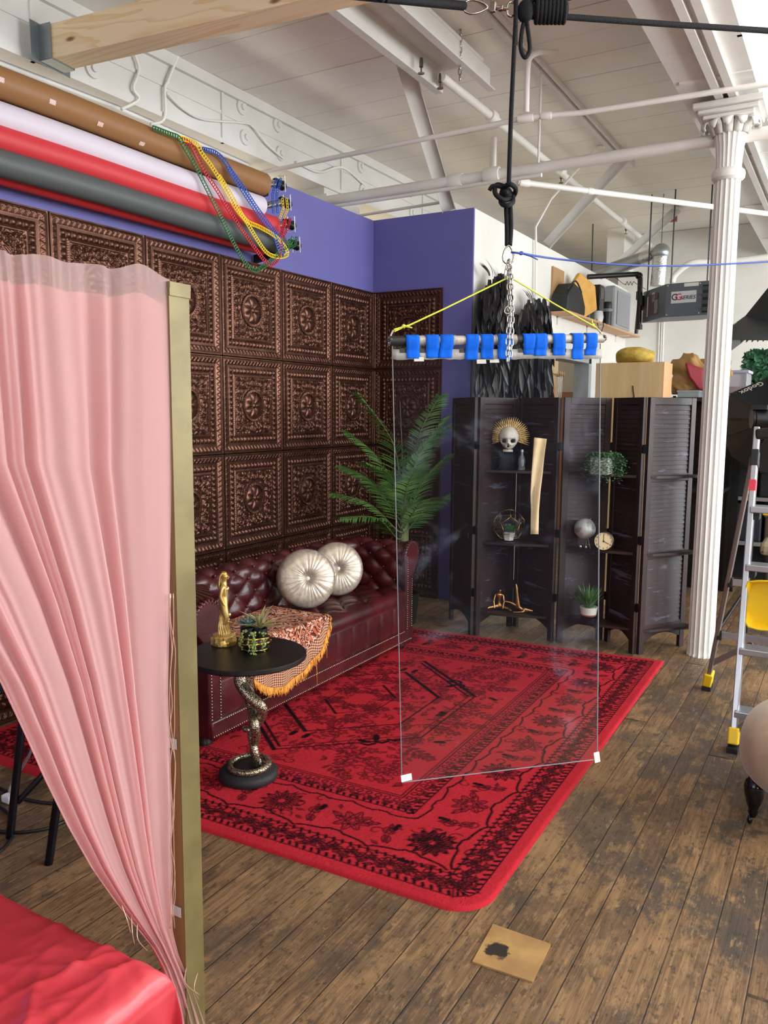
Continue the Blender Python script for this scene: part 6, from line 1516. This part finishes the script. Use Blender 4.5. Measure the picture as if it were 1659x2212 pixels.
# ------------------------------------------------------------------ far right: softboxes, hedge, bins, storage rack
M_sbk = mat('black_softbox_nylon', '#1b1f24', .55, col2='#15181c', vs=4)
t = thing('hanging_softbox', 'black tent shaped softbox jutting in at the right edge, upper one', 'softbox', PD(1660, 735, 5.8))
a, b, c, d, e, f, g, h = PD(1568, 768, 6.1), PD(1571, 711, 6.1), PD(1611, 682, 5.95), PD(1664, 616, 5.85), PD(1760, 560, 5.9), PD(1582, 734, 5.6), PD(1790, 738, 5.4), PD(1800, 690, 6.3)
mb = MB(); mb.add([a, b, c, d, e, f, g, h], [(b, ) and (1, 2, 5), (2, 3, 6, 5), (3, 4, 6), (5, 6, 7), (2, 7, 3), (1, 7, 2), (4, 7, 6), (3, 7, 4)]); mb.build('shell', M_sbk, t, 0, solid=.004)
mb = MB(); mb.add([PD(1566, 768, 6.12), PD(1570, 722, 6.1), PD(1584, 735, 5.75), PD(1624, 721, 5.8), PD(1600, 742, 5.95)], [(0, 1, 2), (0, 2, 3, 4)]); mb.build('diffuser_flap', mat('grey_translucent', '#7d8486', .6), t, 0, solid=.003)
MB().tube([PD(1566, 722, 6.08), PD(1592, 698, 6.0)], .007, 6).tube([PD(1564, 752, 6.1), PD(1576, 755, 6.0)], .006, 6).build('white_piping', mat('white_piping', '#d5d5e0', .5), t)
pb_ = PD(1770, 650, 6.1); MB().tube([pb_, V(pb_.x, pb_.y, CZ)], .014, 10).build('hanger_pole', M_sbk, t)
gr = MB()
for k in range(16):
    u = 1600+k*12; gr.bar(PD(u, 736-max(0, (u-1600))*.05, 5.6), PD(u+20, 716-(u-1600)*.05, 5.85), .003, .03)
gr.build('honeycomb_grid', mat('black_grid', '#101216', .7), t, 0)
t = thing('octagonal_softbox', 'large black octagonal softbox with white lettering behind the stepladder', 'softbox', PD(1600, 1000, 6.6))
rim = [(1578, 850), (1562, 905), (1562, 945), (1580, 985), (1620, 1012), (1700, 1030), (1790, 1000), (1830, 900), (1790, 820), (1715, 775), (1659, 815)]
apex = PD(1672, 905, 5.75); mb = MB(); rv = [PD(u, v, 6.1) for u, v in rim]; n = len(rv)
inn = [apex+(p-apex)*.16+V(0, 0, 0) for p in rv]
mb.add(rv+inn, [(i, (i+1) % n, n+(i+1) % n, n+i) for i in range(n)]+[tuple(range(2*n-1, n-1, -1))]); mb.build('shell', M_sbk, t, 0, solid=.004)
mb = MB(); mb.add(rv+[sum(rv, V(0, 0, 0))/n+V(0, .12, 0)], [(i, (i+1) % n, n) for i in range(n)]); mb.build('diffuser', mat('white_diffuser', '#cfd2d2', .7), t, 0)
rb = MB()
for i in range(n): rb.tube([rv[i]+V(0, -.006, 0), inn[i]+V(0, -.006, 0)], .006, 6)
rb.build('ribs', M_sbk, t)
q0, q1 = PD(1647, 829, 6.30), PD(1606, 848, 6.36); rt_ = (q1-q0).normalized()
fa = (rv[0]-rv[-1]).cross(inn[0]-rv[0]).normalized(); fa = fa if fa.y < 0 else -fa
# lay the word on the face between the top left rim corner and the hub, upside down as in the photo
A_, B_, C_ = rv[-1], rv[0], inn[0]
nrm = (B_-A_).cross(C_-A_).normalized(); nrm = nrm if nrm.dot(V(0, 0, CAMZ)-A_) > 0 else -nrm
def onface(u, v):
    d = Vector(_ray(u, v)); o = V(0, 0, CAMZ); k = (A_-o).dot(nrm)/d.dot(nrm); return o+d*k+nrm*.008
m0, m1 = onface(1646, 829), onface(1601, 850); txt = (m1-m0).normalized(); upv = nrm.cross(txt)
text3d('lettering', 'Godox', (m0+m1)/2, txt, upv, (m1-m0).length*.27, mat('pale_print', '#c9c7b8', .5), t)
M_blackm = mat('black_metal', '#141518', .4, .4)
hd = thing('studio_light', 'black studio light head in front of the octagonal softbox', 'studio light', PD(1640, 910, 5.3)); c = PD(1650, 905, 5.3)
MB().tube([c+V(-.06, 0, 0), c+V(.16, .1, 0)], .062, 20).build('head', M_blackm, hd); MB().tube([c+V(-.075, -.005, 0), c+V(-.06, 0, 0)], .066, 20).build('front_ring', M_blackm, hd)
MB().box(PD(1640, 880, 5.3), (.10, .06, .03)).build('control_panel', M_blackm, hd, 0); 
MB().tube([PD(1638, 935, 5.3), V(PD(1638, 935, 5.3).x, PD(1638, 935, 5.3).y, .02)], .014, 10).build('stand_pole', M_blackm, hd)
for a in (0, 2.1, 4.2):
    p = PD(1638, 935, 5.3); MB().tube([V(p.x, p.y, .35), V(p.x+.35*math.cos(a), p.y+.35*math.sin(a), .012)], .009, 8).build('leg', M_blackm, hd)
hg = thing('boxwood_block', 'dark green artificial boxwood block on the storage rack at the right edge', 'plant', PD(1640, 850, 7.4))
lo, hi = PD(1612, 850, 7.4), PD(1690, 768, 7.4); lf = MB(); rs = random.Random(6)
for k in range(900):
    f = rs.randrange(3); p = V(rs.uniform(lo.x, hi.x), rs.uniform(lo.y-.1, lo.y+.15), rs.uniform(lo.z, hi.z))
    if f == 0: p.y = lo.y-.1+rs.uniform(-.03, .03)
    elif f == 1: p.x = lo.x+rs.uniform(-.02, .03)
    else: p.z = hi.z+rs.uniform(-.02, .02)
    a = rs.uniform(0, 6.28); leaf_blade(lf, p, V(math.cos(a), -.4, math.sin(a)), (0, -1, .2), .05, .028, .1, 2, .3)
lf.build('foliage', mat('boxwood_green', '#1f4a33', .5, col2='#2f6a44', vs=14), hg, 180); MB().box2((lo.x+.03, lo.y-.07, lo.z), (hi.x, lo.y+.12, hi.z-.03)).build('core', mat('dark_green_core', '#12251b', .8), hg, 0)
RZ = [.42, .80, 1.22, 1.63]; RX0, RX1, RY0, RY1 = -.98, .25, 7.35, 7.95
rk = thing('storage_rack', 'wide steel storage rack loaded with dark bags and boxes behind the stepladder', 'rack', ((RX0+RX1)/2, RY0, 0))
for z in RZ: MB().box2((RX0, RY0, z-.03), (RX1, RY1, z)).build('rack_shelf', mat('steel_shelf', '#8b8a86', .45, .3), rk, 0)
for x in (RX0, RX1-.03):
    for y in (RY0, RY1-.03): MB().box2((x, y, 0), (x+.03, y+.03, 1.66)).build('rack_post', M_rack, rk, 0)
MB().box2((RX0, RY1, 0), (RX1, RY1+.02, 1.6)).build('back_panel', mat('dark_back_panel', '#16181d', .7), rk, 0)
items = [('dark navy storage bag', '#141a26', -.96, -.62, 0), ('brown cardboard carton', '#4a3a2b', -.60, -.36, 0), ('black equipment case', '#121316', -.34, .0, 0), ('black fabric bag', '#15171c', -.96, -.68, 1), ('dark maroon box', '#3a1622', -.44, -.1, 1), ('dark folded stand bag', '#101318', -.66, -.46, 1),
         ('black camera case', '#111317', -.95, -.55, 2), ('teal plastic bin', '#1f4a4c', -.53, -.30, 2), ('black padded bag', '#15161a', -.28, .1, 2)]
LV = ['on the lowest shelf', 'on the second shelf up', 'on the third shelf up']
for (lb, colr, x0, x1, k) in items:
    h = random.uniform(.24, .32); z = RZ[k]+.001; t = thing('storage_box', lb+' %s of the storage rack' % LV[k], 'box', ((x0+x1)/2, RY0+.2, z)); m = mat('box_'+colr, colr, .6)
    MB().box2((x0, RY0+.03, z), (x1, RY0+.45, z+h)).build('box_body', m, t, 0, bev=.015); MB().box2((x0-.006, RY0+.025, z+h*.82), (x1+.006, RY0+.455, z+h+.008)).build('lid', m, t, 0, bev=.008)
mclr = NB('clear_plastic_bin'); mclr.pbr('#d5d2dc', .2, 0, None, .5, Transmission_Weight=.55, IOR=1.2)
t = thing('plastic_bin', 'translucent plastic bin with orange contents on top of the storage rack', 'bin', (-.92, 7.5, RZ[3]+.001))
MB().box2((-.975, 7.38, RZ[3]+.002), (-.80, 7.68, RZ[3]+.20)).build('bin_body', mclr.m, t, 0, bev=.01); MB().box2((-.985, 7.37, RZ[3]+.20), (-.79, 7.69, RZ[3]+.225)).build('lid', mat('lavender_lid', '#b9b3c9', .4), t, 0, bev=.005); MB().box2((-.965, 7.40, RZ[3]+.01), (-.81, 7.66, RZ[3]+.09)).build('contents', mat('orange_contents', '#c07a5e', .7), t, 0)
MB().box2((-1.0, 7.36, 1.24), (-.93, 7.372, 1.60)).build('teal_panel', mat('teal_panel', '#2d4a48', .5), None, 0, 'narrow teal board leaning in front of the storage rack by the column', 'board')
t = thing('tufted_bench', 'small beige bench with nailhead trim behind the stepladder', 'bench', PD(1690, 1205, 6.0)+V(0, 0, 0))
bl = PD(1640, 1200, 6.0); MB().box2((bl.x, bl.y, bl.z), (bl.x+.6, bl.y+.35, bl.z+.10)).build('seat', mat('beige_linen', '#94866f', .8), t, 0, bev=.03)
nm = MB()
for k in range(12): nm.sphere((bl.x+.02+k*.045, bl.y-.002, bl.z+.03), .006, 6)
nm.build('nailhead_trim', mat('dark_nails', '#4a3f34', .35, .8), t, 180)
for x in (bl.x+.05, bl.x+.55):
    for y in (bl.y+.05, bl.y+.3): MB().tube([(x, y, bl.z), (x, y, 0)], [.02, .012], 10).build('leg', M_dk, t)
# ------------------------------------------------------------------ aluminium stepladder
def make_ladder():
    al = mat('aluminium', '#b9bcc4', .32, .85); br = mat('weathered_aluminium', '#8a7f7c', .45, .6); ye = mat('yellow_plastic', '#f2c81a', .4); bk = mat('black_rubber', '#17171a', .6)
    t = thing('stepladder', 'aluminium stepladder with yellow feet at the right edge', 'stepladder', (-.2, 4.1, 0))
    F0 = V(-.372, 3.767, .03); F1 = PY(1636, 925, 4.20); Rr0 = V(-.60, 4.57, .03); R1 = PY(1627, 985, 4.26); W_ = V(.52, -.06, 0)
    fr = lambda s, q=0: F0.lerp(F1, s)+W_*q*(1-.16*s); rr = lambda s, q=0: Rr0.lerp(R1, s)+V(.66, -.02, 0)*q*(1-.2*s)
    for q in (0, 1):
        MB().bar(fr(0, q), fr(1, q), .026, .062, (0, 1, 0)).build('front_rail', al, t, 0, bev=.004); MB().bar(rr(0, q), rr(1, q), .022, .05, (0, 1, 0)).build('rear_rail', br, t, 0, bev=.004)
        for p, d in ((fr(0, q), (F1-F0).normalized()), (rr(0, q), (R1-Rr0).normalized())):
            ft = MB().bar(p-d*.0, p+d*.075, .044, .075, (0, 1, 0)).build('foot', ye, t, 0, bev=.006); MB().box((p.x, p.y, .012), (.046, .08, .022)).build('rubber_pad', bk, ft, 0)
    for s in (.10, .29, .55, .735):
        a, b = fr(s, 0), fr(s, 1); MB().box((a+b)/2+V(0, .03, 0), ((b-a).length, .10, .03)).build('step', al, t, 0, bev=.004)
        if s > .4: MB().box(a+V(.02, .03, -.02), (.035, .10, .06)).build('step_bracket', bk, t, 0)
    for s in (.24, .48): 
        a, b = rr(s, 0), rr(s, 1); MB().bar(a, b, .02, .032).build('rear_brace', al, t, 0); MB().box(a+V(.012, -.01, 0), (.022, .03, .05)).build('brace_clip', bk, t, 0)
    MB().bar(rr(.1, 0), rr(.22, .28), .004, .03).build('gusset', br, t, 0); MB().bar(fr(.04, 0), fr(.10, .2), .004, .03).build('gusset', br, t, 0)
    MB().bar(fr(.872, 0), fr(.925, 0), .034, .072, (0, 1, 0)).build('hinge_sleeve', bk, t, 0, bev=.004); MB().bar(fr(.79, 0)-V(0, .001, 0), fr(.825, 0)-V(0, .001, 0), .0275, .064, (0, 1, 0)).build('red_sticker', mat('red_sticker', '#d8324a', .45), t, 0)
    top = fr(1.0, 0); MB().bar(fr(.98, 0), fr(1.02, 1), .09, .05).build('top_cap', bk, t, 0, bev=.01)
    # yellow tray hanging between the rails
    oc = [(1605, 1290), (1618, 1258), (1640, 1256), (1700, 1258), (1715, 1290), (1715, 1335), (1690, 1362), (1640, 1358), (1618, 1352), (1605, 1330)]
    y_ = 3.95; cen = PY(1660, 1307, y_); rim = [PY(u, v, y_) for u, v in oc]; inn = [cen+(p-cen)*.84+V(0, .05, 0) for p in rim]; n = len(rim); out = [cen+(p-cen)*1.05-V(0, .006, 0) for p in rim]
    mb = MB(); mb.add(out+rim+inn, [(i, (i+1) % n, n+(i+1) % n, n+i) for i in range(n)]+[(n+i, n+(i+1) % n, 2*n+(i+1) % n, 2*n+i) for i in range(n)]+[tuple(range(2*n, 3*n))])
    mb.build('tool_tray', ye, t, 20, solid=.006)
    MB().box(PD(1655, 1107, 4.05), (.03, .03, .03)).build('yellow_knob', ye, t, 0, bev=.006)
make_ladder()
# ------------------------------------------------------------------ upholstered ottoman, cut by the right edge
def make_ottoman():
    lg = V(-.226, 3.112, 0); t = thing('upholstered_ottoman', 'rounded beige velvet ottoman on black turned legs at the right edge', 'ottoman', (lg.x+.22, lg.y+.1, 0))
    c = V(lg.x+.245, lg.y+.13, .275)
    def fn(p): q = V(*[math.copysign(abs(a)**.8, a) for a in p]); return q*(1+.0*p.z)
    MB().sphere(c, (.315, .315, .172), 48, None, fn).build('upholstered_seat', mat('beige_velvet', '#b09a82', .75, col2='#a48e77', vs=8, Sheen_Weight=.4), t, 180)
    bk = mat('black_lacquer', '#0b0a0b', .12)
    for (dx, dy) in ((0, 0), (.5, 0), (0, .36), (.5, .36)):
        p = lg+V(dx, dy, 0)
        MB().lathe([(0, .02), (.010, .025), (.018, .045), (.016, .055), (.024, .075), (.034, .11), (.038, .14), (.032, .165), (.02, .175), (.026, .185), (.026, .20), (0, .20)], p, 24).build('turned_leg', bk, t, 50)
        MB().sphere(p+V(-.008, -.012, .018), (.010, .017, .017), 14).build('caster', bk, t, 180)
make_ottoman()
# ------------------------------------------------------------------ gold post frame with pink curtain, red satin bed
M_gp = mat('gold_paint', '#695c36', .45, .25, col2='#7a6d44', vs=7); M_gw = mat('raw_gold_side', '#8a6a43', .5, .1)
def make_frame():
    px_, py_ = -1.172, 1.177; ht = 1.728; t = thing('gold_post_frame', 'tall gold painted wooden post frame in the left foreground', 'frame', (px_, py_, 0))
    s = .03
    sx, s = s, .0255
    MB().box2((px_-sx, py_-s, 0), (px_+s, py_+s, ht)).build('post', M_gw, t, 0)
    MB().box2((px_+s, py_-s-.001, 0), (px_+s+.003, py_+s+.002, ht)).build('gold_face', M_gp, t, 0)
    MB().box2((px_-sx-.001, py_-s-.001, ht), (px_+s+.006, py_+s+.004, ht+.012)).box2((px_+s+.003, py_-s-.002, ht-.014), (px_+s+.006, py_+s+.003, ht)).build('post_cap', M_gp, t, 0)
    d = V(-.187, -.982, 0); a = V(px_-.036, py_-.03, ht-.06); MB().bar(a, a+d*2.6, .028, .028).build('top_rail', M_gw, t, 0)
    p2 = a+d*2.6; MB().box2((p2.x-.03, p2.y-.03, 0), (p2.x+.03, p2.y+.03, ht)).build('post', M_gw, t, 0)
    tp = mat('clear_tape', '#c9c8c2', .3)
    for z in (.45, .82): MB().box((px_-.01, py_-s-.003, z), (.06, .001, .022)).build('clear_tape', tp, t, 0)
    return V(px_, py_, ht), d
FP, FD = make_frame()
CN = V(-FD.y, FD.x, 0); CN = CN if CN.x > 0 else -CN
CO = FP+CN*.026
def on_curtain(u, v):
    d = Vector(_ray(u, v)); o = V(0, 0, CAMZ); k = (CO-o).dot(CN)/d.dot(CN); return o+d*k
def pw(x, tab):
    for (a, b), (c, d) in zip(tab[:-1], tab[1:]):
        if x <= c: return b+(d-b)*(x-a)/(c-a)
    return tab[-1][1]
def sheer(name, col, transp, trl, rough=.8):
    b = NB(name); df = b.n('BsdfDiffuse'); tl = b.n('BsdfTranslucent'); tr = b.n('BsdfTransparent'); co = b.coord()
    c = b.mix(b.ramp(b.noise(co, 3, 3), .3, .7), col, col); b.put(df.inputs[0], c); b.put(tl.inputs[0], c)
    m1 = b.n('MixShader'); m1.inputs[0].default_value = trl; b.t.links.new(df.outputs[0], m1.inputs[1]); b.t.links.new(tl.outputs[0], m1.inputs[2])
    m2 = b.n('MixShader'); m2.inputs[0].default_value = transp; b.t.links.new(m1.outputs[0], m2.inputs[1]); b.t.links.new(tr.outputs[0], m2.inputs[2]); b.t.links.new(m2.outputs[0], b.out.inputs[0]); return b.m
def make_curtain():
    t = thing('pink_curtain', 'sheer pink curtain gathered down the gold post in the left foreground', 'curtain', V(CO.x, CO.y-.2, .1))
    L = [(540, -420), (1000, -330), (1300, -110), (1478, 0), (1600, 58), (1690, 98), (1790, 148), (1880, 200), (1950, 250), (2010, 300), (2045, 328), (2090, 352), (2150, 372), (2330, 402)]
    Rg = [(540, 366), (640, 371), (900, 372), (1250, 366), (1500, 362), (1700, 369), (1900, 370), (2010, 372), (2060, 384), (2130, 412), (2200, 438), (2330, 480)]
    rs = random.Random(12); cps = [0]; 
    for k in range(30): cps.append(cps[-1]+rs.uniform(.6, 1.4))
    wid = [rs.uniform(.5, 1.3) for _ in range(40)]
    NF = 10
    def fold(s, lv):
        q = s*NF+.35*math.sin(s*11)+.25*math.sin(s*23+lv*2); i = int(q) % 40
        return math.sin(2*PI*q+.8*math.sin(q*3.1+lv))*.45*(.75+.25*math.sin(q*1.7))+.25*math.sin(2*PI*q*.45+1)+.13*math.sin(2*PI*q*2.3+lv*3)*(1-lv)
    def pt(s, lv, off=0, flat=0):
        # lv 0..1 from the top hem downwards
        v = 540+lv*(2330-540)
        uL, uR = pw(v, L), pw(v, Rg); sx = s
        u = uL+(uR-uL)*sx; vt = v
        if lv < .35:
            ht_ = 540+60*max(0, min(1.0, u/365)) if u > 0 else 540+u*.165
            ht_ += 4*math.sin(u*.055)+(-16*math.exp(-((u-290)/38)**2))
            vt = ht_+(v-540)*(1-(ht_-540)/(2330*.35-.35*540)) if False else v+(ht_-540)*(1-lv/.35)
        p = on_curtain(u, vt); w_ = (uR-uL)/760
        amp = (.016+.011*min(1, lv*5))*(1 if w_ > .4 else .75+.25*w_/.4)*(1.05 if lv > .05 else 1)
        edge = min(1, (1-s)*9+.15)
        return p+CN*(fold(s, lv)*amp*edge+off)
    nu, nv = 420, 150
    def arr(l0, l1, off): return np.array([[tuple(pt(i/nu, l0+(l1-l0)*j/nv, off)) for j in range(nv+1)] for i in range(nu+1)])
    np_grid('sheer_layer', arr(0, 1, 0), sheer('sheer_pink_gauze', '#ecccca', .40, .45), t)
    np_grid('lining', arr(.036, 1, -.006), sheer('pink_lining', '#fabcbd', .15, .5), t)
    # frayed edge with thin light wires along the post
    wm = mat('copper_light_wire', '#d9b7a2', .3, .6)
    wr = MB(); rr = random.Random(4)
    for k in range(3):
        wr.tube(smooth_path([on_curtain(364+rr.uniform(-6, 8), v)+CN*.012 for v in range(1280, 2060, 60)], 4), .0009, 5)
    for (u, v) in ((240, 1950), (262, 1990), (228, 1975), (395, 2085), (420, 2095)):
        u = pw(v, L)+6 if u < 300 else u
        wr.tube(smooth_path([on_curtain(u, v)+CN*.012, on_curtain(u+rr.uniform(-20, 5), v+25)+CN*.03, on_curtain(u+rr.uniform(-10, 25), v+50)+CN*.03], 5), .0008, 5)
    wr.build('light_wire', wm, t, 180)
make_curtain()
def make_bed():
    bt = mat('red_satin', '#c23742', .36, 0, col2='#b62f3a', vs=3, spec=.5)
    t = thing('satin_covered_bed', 'low bed covered with glossy red satin in the bottom left corner', 'bed', (-1.6, .4, 0)); x0, x1, y0, y1, zt = -2.35, -1.04, -.6, 1.015, .455
    rs = random.Random(21); cr = [(rs.uniform(x1-.5, x1), rs.uniform(.6, y1), rs.uniform(0, 3.14), rs.uniform(.002, .008)) for _ in range(40)]
    def hgt(x, y):
        h = 0
        for sx in (-1.33, -1.62): h += .005*math.exp(-abs(x-sx+.75*(y-.7))/.012)
        for sy in (.58, .80): h += .005*math.exp(-abs(y-sy-.55*(x+1.4))/.012)
        for cx, cy, a, am in cr:
            q = (x-cx)*math.cos(a)+(y-cy)*math.sin(a); r2 = (x-cx)**2+(y-cy)**2; h += am*1.6*max(0, min(1, (x-x1+.42)*3.2))*math.exp(-r2/.012)*(1-abs(math.sin(q*24)))**2.5
        h += .002*math.sin(9*x+4*y)+.001*math.sin(17*y-6*x)
        return h
    N = 330
    P = np.zeros((N+1, N+1, 3)); ovx, ovy = .42, .40
    for i in range(N+1):
        for j in range(N+1):
            a = i/N*(x1-x0+ovx); b = j/N*(y1-y0+ovy); x, y, z = x0+a, y0+b, zt; R_ = .045
            ex = x-x1; ey = y-y1
            def roll(e):
                if e <= -R_: return e, 0
                th = (e+R_)/R_
                if th < PI/2: return -R_+R_*math.sin(th), -R_*(1-math.cos(th))
                return .0+.02*math.sin(0), -R_-(e+R_-R_*PI/2)
            fx, dzx = roll(ex); fy, dzy = roll(ey)
            wv = 0
            if dzx < -R_: wv = .022*math.sin(y*34+2*math.sin(y*13))*min(1, (-dzx-R_)*6); fx += .05*(-dzx)+wv
            if dzy < -R_: fy += .03*(-dzy)+.012*math.sin(x*30)*min(1, (-dzy-R_)*6)
            z = zt+min(dzx, dzy) if (dzx < 0 and dzy < 0) else zt+dzx+dzy
            x, y = x1+fx, y1+fy
            z += hgt(x, y)*(1 if z > zt-.02 else .6); P[i, j] = (x, y, max(z, .012))
    np_grid('satin_cover', P, bt, t)
    MB().box2((x0, y0, .02), (x1-.06, y1-.06, zt-.05)).build('mattress', mat('dark_mattress', '#2a1a1c', .8), t, 0)
make_bed()
# ------------------------------------------------------------------ folding chair, cables behind the curtain
def make_chair():
    bk = mat('black_tube', '#15151a', .25, .5); fb = mat('black_mesh_cloth', '#17161b', .8)
    t = thing('folding_chair', 'black folding chair with chrome edged legs behind the pink curtain', 'chair', (-2.45, 1.75, 0))
    z = .52
    for (p, q) in (((-2.47, 1.65, 0), (-2.44, 1.72, z)), ((-2.21, 1.61, 0), (-2.17, 1.69, z)), ((-2.52, 2.06, 0), (-2.50, 1.98, z)), ((-2.25, 2.02, 0), (-2.22, 1.95, z))):
        MB().tube([p, q], .014, 10).build('leg', bk, t)
    for (p, q) in (((-2.46, 1.68, .12), (-2.23, 1.98, .50)), ((-2.22, 1.64, .12), (-2.50, 2.0, .50))): MB().tube([p, q], .011, 8).build('cross_brace', bk, t)
    MB().box2((-2.56, 1.66, z), (-2.12, 2.02, z+.035)).build('seat', fb, t, 0, bev=.01); MB().box2((-2.56, 2.0, z+.22), (-2.12, 2.03, z+.50)).build('backrest', fb, t, 0, bev=.01)
    for x in (-2.55, -2.13): MB().tube([(x, 2.0, z), (x, 2.02, z+.5)], .012, 8).build('back_post', bk, t)
make_chair()
cbm = mat('black_cable', '#121214', .5)
for i, c in enumerate(([(-5, 1700), (40, 1722), (110, 1735), (180, 1728)], [(-5, 1740), (20, 1760), (28, 1800), (10, 1830), (-10, 1845)], [(-5, 1795), (40, 1798), (100, 1790), (150, 1770)])):
    MB().tube(smooth_path([PZ(u, v, .007) for u, v in c], 6), .006, 8).build('floor_cable', cbm, None, 180, 'black cable on the floorboards behind the curtain, %s' % ('the farthest', 'curling round the chair leg', 'the nearest straight one')[i], 'cable', 'cables on the floor')
t = thing('power_plug', 'white power plug and grey cord beside the folding chair leg', 'plug', PZ(22, 1725, .0)); c = PZ(18, 1725, .02)
MB().box(c, (.05, .03, .03)).build('plug_body', mat('white_plastic', '#e6e6e6', .4), t, 0, bev=.006); MB().tube(smooth_path([c, PZ(26, 1690, .05), V(-2.45, 1.74, .3), V(-2.44, 1.76, .5)], 6), .005, 8).build('lead', mat('grey_cord', '#8d8a88', .5), t, 180)
